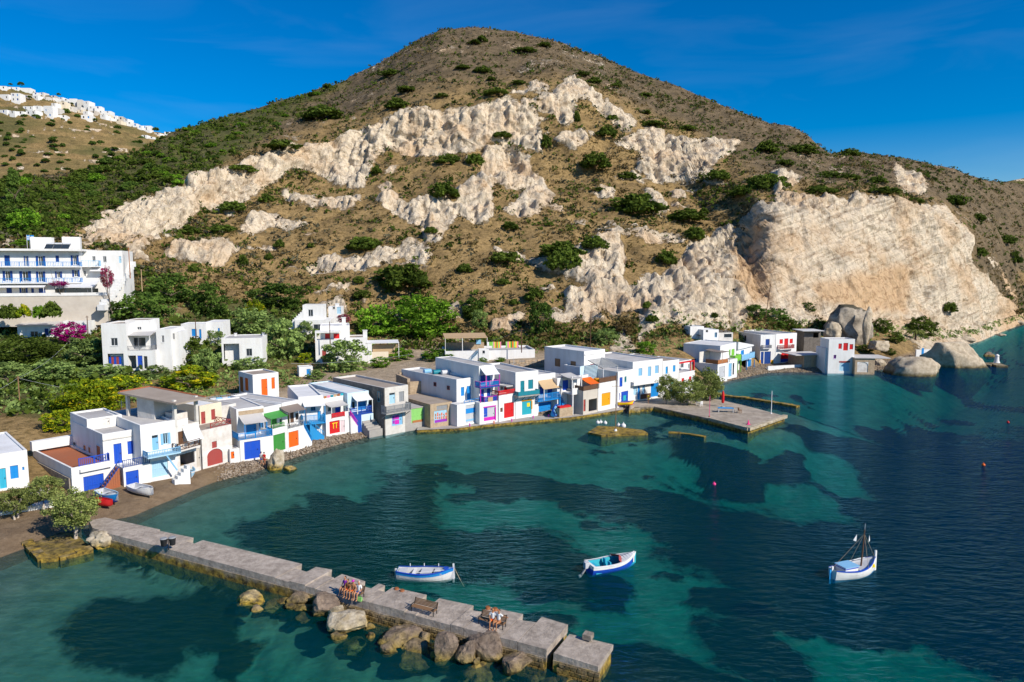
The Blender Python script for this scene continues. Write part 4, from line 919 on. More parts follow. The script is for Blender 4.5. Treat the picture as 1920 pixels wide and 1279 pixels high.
# stone house
h = House('stone_house', 'old grey stone house with wooden balcony and pink-blue graffiti door', R4, (495, 930), (715, 888), 1.0)
b = h.body((488, 472), (750, 424), 0, 15, 'white_old', ops=[('door', 540, 520, 605, 640, 'pale_blue', 'transom'), ('shutter', 650, 505, 705, 618, 'grey_paint'), ('garage', 568, 758, 690, 885, 'light_blue')], roof='roof_brown', par=0.3)
h.box(b['x0']-0.12, 0.05, -2.5, b['x0']-0.004, 15, b['zt']-0.05, 'stone_dark', 'side_wall')
h.panel(600, 770, 650, 872, 0.09, 'magenta', 'graffiti', 0.012); h.panel(575, 780, 598, 868, 0.09, 'violet', 'graffiti', 0.012)
h.side(410, 505, 438, 622, b['x0']-0.12, 'teal', 'window')
h.balcony(505, 655, 782, 735, 0, 1.3, 'grey_paint', slab='concrete', step=0.13, brackets='grey_paint')
for k in range(6): h.box(b['x0']-2.6, 0.5+0.45*k, -2, b['x0']-0.2, 0.95+0.45*k, 0.1+0.3*k, 'concrete', 'step')

# green door shed
h = House('stone_shed', 'low stone shed with light green garage door under slanting concrete roof', R4, (715, 888), (985, 845), 1.0, cat='shed')
b = h.body((715, 708), (990, 655), 0, 9, 'concrete', ops=[('garage', 788, 692, 922, 852, 'light_green')], roof='roof_grey', par=0.05)
h.box(b['x1']-0.75, -0.06, -2, b['x1']-0.5, 0.2, b['zt']+0.02, 'grey_paint', 'post')
h.panel(800, 825, 918, 852, 0.06, 'wood_orange', 'rust_stain', 0.02)

# mural shed
h = House('stone_shed', 'beige stone shed whose door is painted with orange and violet figures', R4, (998, 890), (1258, 848), 0.8, cat='shed')
b = h.body((1000, 652), (1245, 618), 0, 10, 'stone_warm', ops=[('garage', 1045, 715, 1190, 852, 'pale_blue'), ('shutter', 1072, 660, 1195, 708, 'grey_paint')], roof='roof_brown', par=0.05)
for k in range(6): h.panel(1055+23*k, 742 if k % 2 else 755, 1068+23*k, 815, 0.09, 'orange' if k % 2 else 'wood_orange', 'painted_figure', 0.012)
h.panel(1050, 818, 1188, 848, 0.09, 'violet', 'painted_ground', 0.012)
# ruined walls behind the sheds
h = House('stone_ruin', 'roofless brown stone walls behind the green door shed', R4, (745, 530), (905, 520), 4.2, yaw=28, cat='ruin')
for (a, c, d, e, f, g) in ((0, 0.0, 4.4, 0.5, 2.0, 0), (0, 0.0, 0.5, 6.0, 2.6, 0), (4.0, 0.0, 4.5, 7.0, 1.7, 0), (0.5, 5.5, 4.0, 6.0, 2.9, 0)): h.box(a, c, -2, d, e, f, 'stone_warm', 'wall')
h.box(-0.5, 6.2, -2, 14, 6.6, 0.6, 'stone_wall', 'wall')

# white house with azure shutters
h = House('white_house', 'white house with azure door over blue-striped garage, two red windows in shaded side', R4, (1298, 882), (1562, 832), 0.7)
t = h.body((1302, 668), (1560, 600), 0, 2.0, ops=[('garage', 1398, 652, 1530, 852, 'pale_grey')], roof='roof_white', par=0.02, name='terrace_wall')
h.panel(1400, 690, 1528, 745, 0.09, 'azure', 'blue_stripe', 0.02); h.panel(1400, 812, 1528, 832, 0.09, 'light_blue', 'blue_stripe', 0.02)
h.rail(t['x0']+1.5, t['x1']-0.1, 0.06, 1.8, t['zt'], 0.5, 'azure', 0.8, '')
b = h.body((1296, 372), (1512, 338), 2.0, 16, ops=[('shutter', 1345, 455, 1383, 555, 'azure'), ('door', 1412, 442, 1460, 602, 'azure')], roof='roof_grey', par=0.3)
h.side(1040, 400, 1070, 446, b['x0'], 'dull_red'); h.side(1190, 440, 1220, 486, b['x0'], 'dull_red')
tank = [(b['x0']+1.0, 12.5), (b['x0']+1.6, 10.6), (b['x0']+2.5, 9.4)]
for k, (x, y) in enumerate(tank):
    mb = MB(); mb.tube([(x, y, b['zi']+0.35), (x+1.3, y-0.2, b['zi']+0.35)], 0.42, 10); h.part(mb, 'water_tank', ('light_blue', 'teal', 'pale_grey')[k])

# blue and magenta house
h = House('white_house', 'white house with three-tier blue balconies edged in magenta', R5, (228, 918), (445, 884), 0.7)
b = h.body((228, 268), (402, 272), 1.5, 14, ops=[('door', 245, 380, 300, 490, 'cobalt'), ('door', 320, 385, 355, 500, 'azure'), ('door', 245, 540, 285, 650, 'blue'), ('door', 318, 530, 360, 650, 'cobalt')], roof='roof_grey', par=0.1, top=None)
g = h.body((235, 700), (442, 662), 0, 1.49, ops=[('garage', 283, 738, 416, 890, 'pale_grey')], roof='roof_white', par=0.02, name='ground_wall')
h.panel(283, 740, 322, 850, 0.09, 'blue', 'painted_panel', 0.02); h.panel(283, 850, 416, 890, 0.09, 'magenta', 'painted_panel', 0.025)
for (a_, c_, d_, e_) in ((278, 728, 420, 740), (408, 740, 420, 890)): h.panel(a_, c_, d_, e_, 0.0, 'magenta', 'door_frame', 0.04)
x0, x1, z0, hh = h.balcony(290, 620, 432, 698, 1.5, 1.4, 'magenta', slab='cobalt', style='bars', step=0.09, inf='blue')
h.panel(330, 628, 384, 712, 0.05, 'bamboo', 'reed_screen', 0.04)
X0, X1, Z0, HH = h.balcony(243, 448, 458, 508, 1.5, 1.5, 'magenta', slab='cobalt', style='bars', step=0.11, inf='azure')
h.awn((238, 312), (396, 272), (472, 362), (312, 388), 1.5, 1.6, 'awn_white', 'magenta', Z0)
mb = MB()
for x in (X0+0.1, X1-0.1): mb.bar((x, 0.1, z0), (x, 0.1, Z0), 0.1)
h.part(mb, 'post', 'magenta')

# red house
h = House('white_house', 'white house with bright red garage door and recessed red balcony', R5, (448, 888), (642, 850), 0.7)
b = h.body((452, 612), (640, 585), 0, 2.2, ops=[('garage', 510, 690, 622, 857, 'red'), ('shutter', 468, 748, 496, 796, 'brown')], roof='roof_grey', par=0.02, name='ground_wall')
u = h.body((455, 490), (638, 462), 2.2, 12, ops=[('door', 512, 498, 548, 600, 'red'), ('window', 565, 490, 600, 540, 'teal'), ('window', 472, 495, 503, 545, 'pale_grey')], roof='roof_grey', par=0.03)
h.box(u['x0'], 0.4, u['zt']-0.2, u['x1'], 2.19, u['zt']-0.02, 'roof_grey', 'porch_slab')
h.rail(b['x0']+0.05, b['x1']-0.1, 0.1, 1.9, b['zt'], 0.75, 'red', 0.2, 'l', style='planks')

# teal house
h = House('white_house', 'tall white house with teal shutter, teal balcony and teal door framed in yellow', R5, (645, 852), (888, 818), 0.7)
b = h.body((640, 352), (896, 324), 0, 12, ops=[('door', 695, 445, 740, 608, 'teal'), ('shutter', 782, 432, 838, 536, 'teal'), ('garage', 712, 662, 820, 824, 'turquoise'), ], roof='roof_grey', par=0.3)
h.panel(768, 692, 800, 735, 0.09, 'bright_yellow', 'yellow_square', 0.02); h.panel(708, 655, 824, 670, 0.0, 'yellow', 'door_lintel', 0.05); h.panel(818, 668, 828, 760, 0.0, 'yellow', 'door_jamb', 0.05)
h.balcony(672, 560, 912, 608, 0, 1.2, 'teal', slab='concrete', style='solid', brackets='teal')

# bamboo awning house
h = House('white_house', 'white house with blue balcony under tan bamboo awning and azure garage door', R5, (884, 828), (1155, 782), 0.7)
b = h.body((896, 378), (1088, 352), 1.3, 11, ops=[('door', 910, 510, 960, 600, 'blue'), ('door', 1000, 535, 1055, 620, 'cobalt'), ('garage', 900, 684, 1046, 812, 'azure')], roof='roof_grey', par=0.25)
c = h.body((1090, 430), (1168, 415), 1.31, 9, ops=[], roof='roof_white', par=0.1, name='annex_wall')
x0, x1, z0, hh = h.balcony(895, 585, 1132, 655, 1.3, 1.4, 'azure', slab='azure', step=0.13)
h.awn((892, 440), (1092, 428), (1160, 522), (958, 538), 1.3, 1.6, 'bamboo', 'white', z0)
h.stairs(x1-0.1, x1+1.5, -0.3, 0.5, 0, z0-0.1, 'azure', 8, 'x', 'azure', True)

# portico house
h = House('white_house', 'white house with two-level open portico on slim columns under flat grey roof', R5, (1150, 828), (1402, 788), 0.7)
b = h.body((1110, 415), (1290, 395), 2.6, 10, ops=[('door', 1170, 436, 1236, 550, 'blue'), ('door', 1220, 630, 1256, 735, 'azure')], roof='roof_grey', par=0.05)
c = h.body((1290, 470), (1400, 440), 3.2, 8, ops=[('open', 1330, 440, 1372, 530, 'dark'), ('door', 1330, 640, 1368, 775, 'grey_paint'), ('door', 1296, 640, 1312, 775, 'blue')], roof='roof_grey', par=0.05, name='portico_back_wall')
zf = h.Z(1340, 580, 0); x_a = h.X(1282, 700, 0); x_b = h.X(1396, 700, 0)
h.box(x_a-0.1, 0.0, zf-0.25, x_b+0.1, 3.19, zf, 'white', 'floor_slab'); h.box(x_a-0.1, 0.0, zf, x_b+0.1, 0.18, zf+0.85, 'white', 'parapet_wall')
for x in (x_a, x_b-0.2): h.box(x, 0.02, -2, x+0.2, 0.25, zf-0.25, 'white', 'column'); h.box(x+0.01, 0.2, zf, x+0.15, 0.32, zf+3.0, 'white', 'column')
h.awn((1118, 388), (1252, 350), (1402, 408), (1280, 436), 3.2, 3.2, 'roof_grey', th=0.16, name='portico_roof')
h.box(h.X(1118, 770), -0.4, -2, h.X(1268, 770), 0.6, h.Z(1200, 742), 'stone_warm', 'low_wall'); h.box(h.X(1126, 740), -0.3, h.Z(1200, 742)+0.002, h.X(1250, 740), 0.5, h.Z(1200, 742)+0.3, 'red', 'wall_cap')

# orange canopy house
h = House('beige_house', 'narrow beige house with open ground floor and orange canopy over terrace', R5, (1404, 802), (1572, 768), 0.8)
b = h.body((1402, 560), (1566, 535), 0, 9, 'beige', ops=[('open', 1463, 648, 1556, 782, 'dark'), ('door', 1404, 655, 1428, 788, 'dull_red')], roof='roof_brown', par=0.05)
h.rail(b['x0']+0.05, b['x1']-0.05, 0.05, 2, b['zt'], 0.8, 'brown', 0.2, 'l', style='solid')
h.awn((1402, 412), (1482, 405), (1586, 466), (1456, 496), 2.2, 2.2, 'orange', 'brown', b['zt'])
h.box(b['x0'], 2.3, b['zt']-0.1, b['x1'], 2.5, b['zt']+2.3, 'white', 'back_wall')

# yellow door house
h = House('white_house', 'white house with yellow garage door and roof terrace beneath dark slatted pergola', R5, (1574, 762), (1772, 720), 0.8)
b = h.body((1572, 465), (1772, 452), 0, 4.5, ops=[('garage', 1608, 580, 1706, 722, 'yellow')], roof='roof_grey', par=0.02)
h.rail(b['x0']+0.3, b['x1']-0.02, 0.06, 3, b['zt'], 0.9, 'brown', 0.2, '', style='solid')
q = h.awn((1500, 208), (1642, 188), (1775, 292), (1580, 312), 3.8, 3.6, 'grey_paint', 'white', b['zt'], slats=16)
h.box(b['x0'], 4.3, b['zt'], b['x1'], 4.5, b['zt']+2.6, 'pale_blue_wall', 'back_wall')
mb = MB(); mb.tube([(b['x0']+0.8, 1.0, b['zt']+0.02), (b['x0']+0.8, 1.0, b['zt']+0.75)], 0.6, 10); h.part(mb, 'table', 'yellow')

# narrow blue door house
h = House('white_house', 'narrow white house with deep blue doors on both floors and small turquoise window', R6, (478, 962), (642, 925), 0.8)
b = h.body((472, 585), (642, 552), 0, 13, ops=[('door', 490, 645, 523, 752, 'blue'), ('window', 545, 635, 568, 702, 'turquoise'), ('door', 508, 802, 586, 942, 'blue')], roof='roof_grey', par=0.2)
h.panel(530, 848, 562, 905, 0.09, 'turquoise', 'painted_panel', 0.02)
mb = MB()
for (x, z, t_) in ((-0.9, 1.0, 0.2), (-0.6, 1.6, -0.3), (-0.3, 1.2, 0.5)): mb.bar((x+1.0, -0.05, z), (x+1.0+t_, -0.05, z+0.7), 0.07)
h.part(mb, 'wall_ornament', 'blue')

# three shutter house
h = House('white_house', 'long white house with three light blue shutters above blue-painted arcade', R6, (642, 922), (992, 868), 0.8)
b = h.body((640, 480), (976, 430), 0, 14, ops=[('shutter', 703, 543, 745, 628, 'light_blue'), ('shutter', 808, 525, 845, 632, 'light_blue'), ('shutter', 888, 512, 930, 600, 'light_blue'), ('door', 646, 742, 688, 842, 'pale_blue'), ('door', 693, 742, 720, 892, 'azure'), ('door', 745, 735, 775, 830, 'light_blue'), ('garage', 842, 705, 930, 862, 'azure')], roof='roof_grey', par=0.25)
z0 = h.Z(790, 715, -1.0); h.box(h.X(652, 680, -1.0), -1.0, z0-0.15, h.X(935, 680, -1.0), -0.004, z0, 'white', 'balcony_slab'); h.box(h.X(652, 680, -1.0), -1.02, z0-0.16, h.X(720, 680, -1.0), -0.9, z0+0.95, 'white', 'balcony_parapet')
h.panel(725, 830, 840, 885, 0.0, 'brown', 'painted_dado', 0.02)

h = House('white_house', 'white house with light blue door and window behind left tree of quay', R6, (992, 868), (1168, 840), 0.8)
h.body((978, 468), (1162, 440), 0, 12, ops=[('door', 1008, 525, 1033, 606, 'sky'), ('shutter', 1090, 510, 1118, 582, 'sky'), ('garage', 1070, 690, 1110, 820, 'turquoise')], roof='roof_brown', par=0.12)

h = House('white_house', 'white house with red pergola beam on terrace and red shutters, behind right tree of quay', R6, (1166, 840), (1335, 802), 0.8)
b = h.body((1162, 598), (1338, 566), 0, 3.0, ops=[('shutter', 1188, 655, 1216, 712, 'red'), ('shutter', 1270, 636, 1298, 698, 'red')], roof='roof_grey', par=0.15)
u = h.body((1165, 470), (1300, 440), 3.0, 8, ops=[('window', 1176, 488, 1212, 540, 'pale_grey'), ('window', 1262, 495, 1276, 545, 'pale_grey')], roof='roof_grey', par=0.1, name='upper_wall')
mb = MB(); z = h.Z(1250, 470, 0.2); mb.bar((b['x0']+0.05, 0.2, z), (b['x1']-0.1, 0.2, z), 0.28); mb.bar((b['x1']-0.2, 0.2, b['zt']-0.8), (b['x1']-0.2, 0.2, z), 0.26); mb.bar((b['x1']-1.1, 0.4, b['zt']-0.4), (b['x1']-1.1, 0.4, z-0.1), 0.2); h.part(mb, 'pergola', 'red')

# grey-sided house with yellow door
h = House('white_house', 'tall white house with shaded grey side, yellow door and brown roof pergola', VB, (782, 1000), (1000, 950), 0.9, yaw=42)
b = h.body((780, 525), (965, 498), 4.9, 11, ops=[('door', 797, 620, 846, 738, 'bright_yellow')], roof='roof_grey', par=0.15)
h.side(370, 335, 388, 385, b['x0'], 'dark') if False else None
u = h.body((700, 312), (905, 300), 8, 9, ops=[('door', 800, 350, 850, 492, 'light_blue'), ('window', 730, 360, 775, 430, 'teal')], roof='roof_grey', par=0.1, zbot=b['zi']-1, name='upper_wall')
r_ = h.body((345, 175), (525, 152), 15, 5, ops=[('window', 390, 205, 475, 250, 'pale_grey')], roof='roof_white', par=0.1, zbot=0, name='rear_wall')
h.awn((705, 335), (872, 308), (1090, 345), (905, 382), 8, 3.0, 'brown', 'brown', b['zi'], slats=7)
h.rail(u['x0']+1.6, b['x1']-0.05, 5.3, 8, b['zt'], 0.9, 'wood_orange', 0.2, 'r', style='planks')
h.stairs(b['x0']+1.0, b['x1']+0.8, 3.6, 4.88, h.Z(850, 880, 4)-0.2, h.Z(850, 740, 4), 'yellow', 6, 'x', 'bright_yellow', True)
h.box(b['x0'], 0.0, -2, b['x1'], 4.88, h.Z(850, 890, 2), 'white', 'terrace_block')

# brown awning house
h = House('white_house', 'white house with brown awning over orange-boarded terrace and grey ground doors', VB, (1152, 1112), (1470, 1042), 0.9)
b = h.body((1150, 865), (1322, 815), 0, 8, ops=[('door', 1170, 890, 1272, 1082, 'pale_grey'), ('window', 1180, 915, 1205, 975, 'dark')], roof='roof_grey', par=0.02)
c = h.body((1325, 790), (1488, 745), 0.4, 7, ops=[('door', 1335, 835, 1388, 1062, 'light_blue'), ('open', 1405, 830, 1430, 1030, 'dark')], roof='roof_grey', par=0.3, name='annex_wall')
h.rail(b['x0']+0.1, b['x1']-0.05, 0.05, 3, b['zt'], 0.95, 'wood_orange', 0.2, 'l', style='solid')
h.awn((975, 600), (1090, 572), (1335, 630), (1180, 672), 4.5, 4.5, 'awn_brown', 'beige', b['zt'])
h.box(b['x0'], 4.6, b['zt']-0.1, b['x1'], 4.8, b['zt']+2.4, 'white_old', 'back_wall')
h.side(975, 890, 1020, 960, b['x0'], 'sky')

# green and light blue house
h = House('white_house', 'white gabled house with lime green shutters and light blue balcony', VB, (1492, 1000), (1795, 905), 0.9)
b = h.body((1195, 540), (1470, 470), 1.4, 9, ops=[('shutter', 1340, 600, 1368, 696, 'lime'), ('shutter', 1386, 590, 1436, 702, 'lime')], roof='roof_white', par=0.05)
c = h.body((1472, 560), (1735, 575), 1.41, 8, ops=[('door', 1545, 610, 1600, 690, 'azure'), ('open', 1520, 780, 1640, 930, 'dark'), ('door', 1662, 770, 1722, 935, 'azure'), ('window', 1735, 790, 1785, 850, 'azure')], roof='roof_white', par=0.03, name='wing_wall')
mb = MB(); zt = c['zt']; mb.add([(c['x0'], 1.0, zt+1.9), (c['x1']+0.2, 1.0, zt+0.3), (c['x1']+0.2, 9.4, zt+0.3), (c['x0'], 9.4, zt+1.9), (c['x0'], 1.0, zt), (c['x1']+0.2, 1.0, zt), (c['x1']+0.2, 9.4, zt), (c['x0'], 9.4, zt)], [(0, 1, 2, 3), (0, 4, 5, 1), (1, 5, 6, 2), (2, 6, 7, 3), (3, 7, 4, 0), (7, 6, 5, 4)]); h.part(mb, 'sloping_roof', 'roof_white')
h.balcony(1450, 690, 1552, 778, 1.4, 1.3, 'lime', slab='lime', style='solid'); h.balcony(1562, 668, 1785, 752, 1.4, 1.3, 'light_blue', slab='light_blue', style='solid')
for (x, m_) in ((1498, 'lime'), (1548, 'lime'), (1650, 'azure'), (1778, 'azure')): h.box(h.X(x, 850, 0.15), 0.15, -2, h.X(x, 850, 0.15)+0.16, 0.31, h.Z(x, 770, 0.15), m_, 'post')

# navy door house and red house by the yard
h = House('white_house', 'white house with tall navy doors and long blank grey side', R7, (872, 742), (1052, 735), 0.9)
b = h.body((880, 402), (1048, 408), 0, 13, ops=[('door', 932, 455, 978, 556, 'navy'), ('door', 878, 598, 910, 738, 'navy'), ('door', 918, 595, 990, 737, 'navy')], roof='roof_grey', par=0.35)
h.side(697, 415, 714, 475, b['x0'], 'dark', 'window')
h.balcony(905, 525, 1000, 560, 0, 0.7, 'grey_paint', slab='white', step=0.15, th=0.1)
h.panel(990, 690, 1022, 735, 0.0, 'yellow', 'painted_dado', 0.02); h.panel(862, 690, 878, 738, 0.0, 'yellow', 'painted_dado', 0.02)
h = House('white_house', 'white house with red shutters and red door over arched red garage, beside navy door house', R7, (1052, 735), (1288, 716), 0.9)
b = h.body((1052, 396), (1286, 388), 0, 12, ops=[('shutter', 1090, 457, 1128, 508, 'red'), ('door', 1142, 448, 1187, 562, 'red'), ('shutter', 1203, 452, 1240, 503, 'red'), ('arch', 1103, 590, 1213, 712, 'red', 0.28, 'blue')], roof='roof_grey', par=0.3)
h.balcony(1095, 522, 1256, 565, 0, 0.8, 'dull_red', slab='white', step=0.16, th=0.12)
# forecourt
h = House('yard_wall', 'low white yard wall at water edge before red shutter house', R7, (960, 805), (1372, 782), 0.5, cat='wall')
W_ = h.W; h.box(0, 0, -2, W_, 0.35, 0.95, 'white', 'front_wall'); h.box(W_-0.35, 0.36, -2, W_, 4.5, 2.2, 'white', 'side_wall'); h.box(0.1, 0.37, -2, W_-0.37, 5, 0.3, 'roof_white', 'paving')
h = House('stone_shed', 'low stone boathouse with wide flat concrete roof between two red-shuttered houses', R7, (1372, 785), (1605, 778), 0.6, cat='shed')
b = h.body((1368, 640), (1608, 632), 0, 7, 'stone_warm', ops=[('door', 1445, 640, 1480, 770, 'bamboo'), ('open', 1500, 655, 1545, 760, 'dark')], roof='roof_grey', par=0.02)
h.box(b['x0']-2.6, -0.4, b['zt'], b['x1']+0.1, 6.5, b['zt']+0.16, 'roof_grey', 'roof_slab')
h = House('white_house', 'white cube house with three red shutters and pale blue garage, last before the headland rocks', R8, (328, 680), (540, 684), 0.6, yaw=2)
b = h.body((326, 416), (538, 422), 0, 4.5, ops=[('shutter', 402, 455, 430, 498, 'red'), ('door', 442, 450, 480, 512, 'red'), ('shutter', 493, 460, 522, 503, 'red'), ('window', 362, 548, 384, 578, 'violet'), ('arch', 410, 602, 492, 679, 'pale_blue')], roof='roof_grey', par=0.2)
h.panel(408, 598, 496, 610, 0.0, 'dull_red', 'door_lintel', 0.05)
h.body((298, 495), (326, 492), 0.8, 5, ops=[('door', 304, 545, 322, 655, 'violet')], roof='roof_white', par=0.1, name='annex_wall')
h = House('stone_shed', 'stone boathouse with brick arch doorway closed by white boards', R8, (542, 690), (700, 692), 0.5, yaw=-4, cat='shed')
b = h.body((540, 572), (702, 580), 0, 7, 'stone_warm', ops=[('arch', 555, 606, 645, 690, 'white_worn')], roof='roof_grey', par=0.02)
h.box(b['x0']-0.2, -0.3, b['zt'], b['x1']+3.5, 6.5, b['zt']+0.15, 'roof_grey', 'roof_slab')
# ------------------------------------------------------------------ houses behind the front row
h = House('roof_cube_house', 'small white cube house with bright orange door and shutter above the front row', R3, (298, 425), (568, 390), 5.2)
b = h.body((298, 183), (566, 155), 0, 5.5, ops=[('door', 390, 225, 453, 400, 'orange'), ('shutter', 495, 210, 530, 328, 'orange')], roof='roof_brown', par=0.2)
h.side(172, 205, 200, 355, b['x0'], 'rust', 'door', False); h.side(225, 218, 252, 345, b['x0'], 'orange', 'shutter', False)
for k in range(5):
    mb = MB(); mb.tube([(-3.6-0.8*k, -1.5+0.25*k, 0.45), (-2.7-0.8*k, -1.6+0.25*k, 0.45)], 0.5, 10); h.part(mb, 'water_tank', 'light_blue' if k % 2 else 'pale_grey')
h.box(-8, -2.6, -3, b['x0']-0.02, 1.5, -0.1, 'roof_grey', 'roof_terrace')
h.rail(-7.5, -0.4, 1.2, 1.3, -0.1, 0.9, 'grey_paint', 0.3, '')

h = House('garden_shed', 'tiny white shed with blue door behind the front row', H3, (912, 850), (1042, 838), 4.8, yaw=25, cat='shed')
h.body((912, 748), (1042, 742), 0, 2.2, ops=[('door', 985, 768, 1024, 846, 'azure')], roof='roof_grey', par=0.1)

h = House('white_house', 'small white house with recessed porch and dark window among olive trees', H3, (176, 722), (562, 702), Y=140, yaw=12)
b = h.body((176, 482), (562, 468), 0, 8, ops=[('open', 200, 528, 348, 690, 'dark'), ('window', 413, 575, 468, 645, 'grey_paint')], roof='roof_grey', par=0.15)
h.box(b['x0']+0.3, 1.6, -1, b['x0']+4.3, 1.8, b['zt']-0.3, 'white', 'porch_back_wall')
h.chimney(b['x0']+1.5, 6, b['zi'], 0.4, 0.5); h.chimney(b['x0']+7, 6, b['zi'], 0.4, 0.5)

h = House('white_house', 'white two-storey house with balcony over porch and blue-red shutters, in olive grove', H2, (812, 578), (1205, 572), Y=127, yaw=6)
b = h.body((806, 200), (1006, 200), 0, 7, ops=[('window', 885, 315, 940, 378, 'pale_grey'), ('open', 862, 440, 990, 560, 'dark')], roof='roof_brown', par=0.25)
h.box(b['x0']+0.9, 0.7, -1, b['x1']-0.1, 0.9, 2.9, 'white', 'porch_back_wall'); 
for k, c in enumerate(('blue', 'dull_red', 'blue', 'dull_red', 'blue')): h.panel(872+20*k, 462, 890+20*k, 524, 0.7, c, 'shutter', 0.05)
c = h.body((1008, 418), (1240, 412), 0.004, 3.0, ops=[('open', 1026, 455, 1090, 560, 'dark'), ('door', 1100, 455, 1140, 552, 'blue'), ('open', 1150, 460, 1180, 560, 'dark')], roof='roof_white', par=0.03, name='porch_wall')
d = h.body((1008, 262), (1245, 258), 3.0, 5, ops=[('window', 1045, 310, 1165, 390, 'pale_grey')], roof='roof_white', par=0.1, name='upper_wall')
e = h.body((1000, 178), (1190, 165), 4.5, 5, ops=[('window', 1095, 225, 1130, 250, 'pale_grey')], roof='roof_brown', par=0.1, name='roof_room_wall', zbot=2)
h.awn((1030, 268), (1230, 262), (1210, 295), (1018, 298), 3.0, 2.6, 'awn_grey', 'white', c['zt'])
h.rail(c['x0']+0.1, c['x1']-0.6, 0.1, 2.8, c['zt'], 0.8, 'grey_paint', 0.2, 'lr')
f = h.body((1246, 250), (1362, 240), 1.5, 7, ops=[('window', 1292, 295, 1312, 350, 'pale_grey')], roof='roof_white', par=0.1, name='wing_wall')
g = h.body((1363, 268), (1424, 262), 2.5, 6, ops=[('window', 1378, 278, 1396, 325, 'pale_grey')], roof='roof_white', par=0.1, name='annex_wall')

h = House('white_house', 'small white house with bright blue shutters behind the brown pole on the slope', H2, (1445, 338), (1648, 332), Y=150, yaw=8)
b = h.body((1445, 198), (1645, 205), 0, 5, ops=[('shutter', 1532, 242, 1572, 300, 'azure'), ('shutter', 1592, 245, 1610, 320, 'azure')], roof='roof_white', par=0.1)
h.body((1648, 185), (1782, 185), 1.2, 6, ops=[('shutter', 1622, 240, 1640, 310, 'azure'), ('shutter', 1742, 235, 1758, 285, 'azure')], roof='roof_white', par=0.1, name='wing_wall')

h = House('white_house', 'low white house with navy shutters and sheet roof behind magenta bougainvillea', H1, (185, 1235), (700, 1225), Y=146, yaw=8)
b = h.body((185, 1100), (690, 1115), 0, 7, ops=[('shutter', 485, 1140, 528, 1212, 'navy'), ('window', 330, 1170, 415, 1230, 'pale_grey')], roof='roof_grey', par=0.02)
h.awn((300, 1040), (760, 1030), (640, 1118), (180, 1100), 5, 5.6, 'awn_grey', th=0.1, name='sheet_roof')
c = h.body((690, 1080), (985, 1030), 1.5, 7, ops=[('shutter', 905, 1095, 945, 1160, 'navy'), ], roof='roof_grey', par=0.1, name='wing_wall')
h.chimney(b['x1']-1.4, 3.5, b['zt']+0.8, 0.9, 1.3)

# upper white houses left of the green fig tree
h = House('white_house', 'white stepped house with cube upper room, half hidden by olive tree', H3, (872, 505), (1212, 495), Y=168, yaw=8)
b = h.body((872, 305), (1212, 300), 0, 8, ops=[('window', 1050, 345, 1140, 420, 'grey_paint')], roof='roof_white', par=0.1)
u = h.body((946, 162), (1146, 160), 1.5, 5, ops=[('window', 1000, 205, 1045, 270, 'pale_grey')], roof='roof_grey', par=0.12, zbot=2, name='upper_wall')
h.stairs(h.X(820, 280, 2), b['x0']+2.0, 1.0, 2.2, b['zt']-1.2, b['zt']+2.2, 'white', 8, 'x')
h = House('white_house', 'little white cube house with pale blue door beside red bougainvillea, highest of the village', H3, (1190, 262), (1322, 258), Y=178, yaw=8)
b = h.body((1190, 178), (1322, 178), 0, 4, ops=[('door', 1272, 172, 1312, 245, 'pale_blue'), ('window', 1232, 180, 1254, 198, 'dark')], roof='roof_white', par=0.1)
h.chimney(b['x0']+1.5, 2, b['zt'], 0.9, 0.6)
h = House('white_house', 'white house with two red shutters on recessed balcony and tall chimney', H3, (1066, 712), (1345, 700), Y=150, yaw=14)
b = h.body((1066, 500), (1345, 488), 0, 3, ops=[('door', 1132, 590, 1172, 700, 'dull_red')], roof='roof_white', par=0.1)
u = h.body((1112, 362), (1392, 350), 3, 7, ops=[('shutter', 1160, 432, 1206, 486, 'red'), ('shutter', 1240, 432, 1296, 486, 'red'), ('window', 1090, 430, 1118, 485, 'dark')], roof='roof_white', par=0.15, zbot=0, name='upper_wall')
h.box(b['x0'], 0.3, h.Z(1200, 425, 0.3), u['x1']-2, 2.99, h.Z(1200, 410, 0.3), 'white', 'porch_slab'); h.box(b['x0']+0.01, 0.31, b['zt'], b['x0']+0.3, 0.6, h.Z(1200, 425, 0.3), 'white', 'post')
h.chimney(u['x1']-1.6, 3.5, u['zt'], 0.8, 1.6)
h = House('white_house', 'white house with wide chimney and straw-screened porch right of red shutter house', H3, (1345, 660), (1560, 650), Y=153, yaw=14)
b = h.body((1352, 470), (1560, 468), 0, 6, ops=[], roof='roof_brown', par=0.15)
p_ = h.body((1562, 640), (1605, 640), 0.0, 4, ops=[], roof='roof_white', par=0.05, name='porch_wall', top=h.Z(1600, 525))
h.awn((1520, 500), (1850, 495), (1860, 522), (1560, 526), 3.5, 3.5, 'awn_white', 'white', -0.5, th=0.12, name='porch_roof')
h.box(h.X(1610, 560, 1.5), 1.5, -1, h.X(1820, 560, 1.5), 1.6, h.Z(1700, 532, 1.5), 'bamboo', 'straw_screen'); h.box(h.X(1600, 620, 0.1), 0.1, -2, h.X(1760, 620, 0.1), 0.35, h.Z(1700, 605, 0.1), 'cream', 'low_wall')
h.chimney(b['x1']-0.9, 0.3, b['zt']-0.4, 0.9, 1.8)

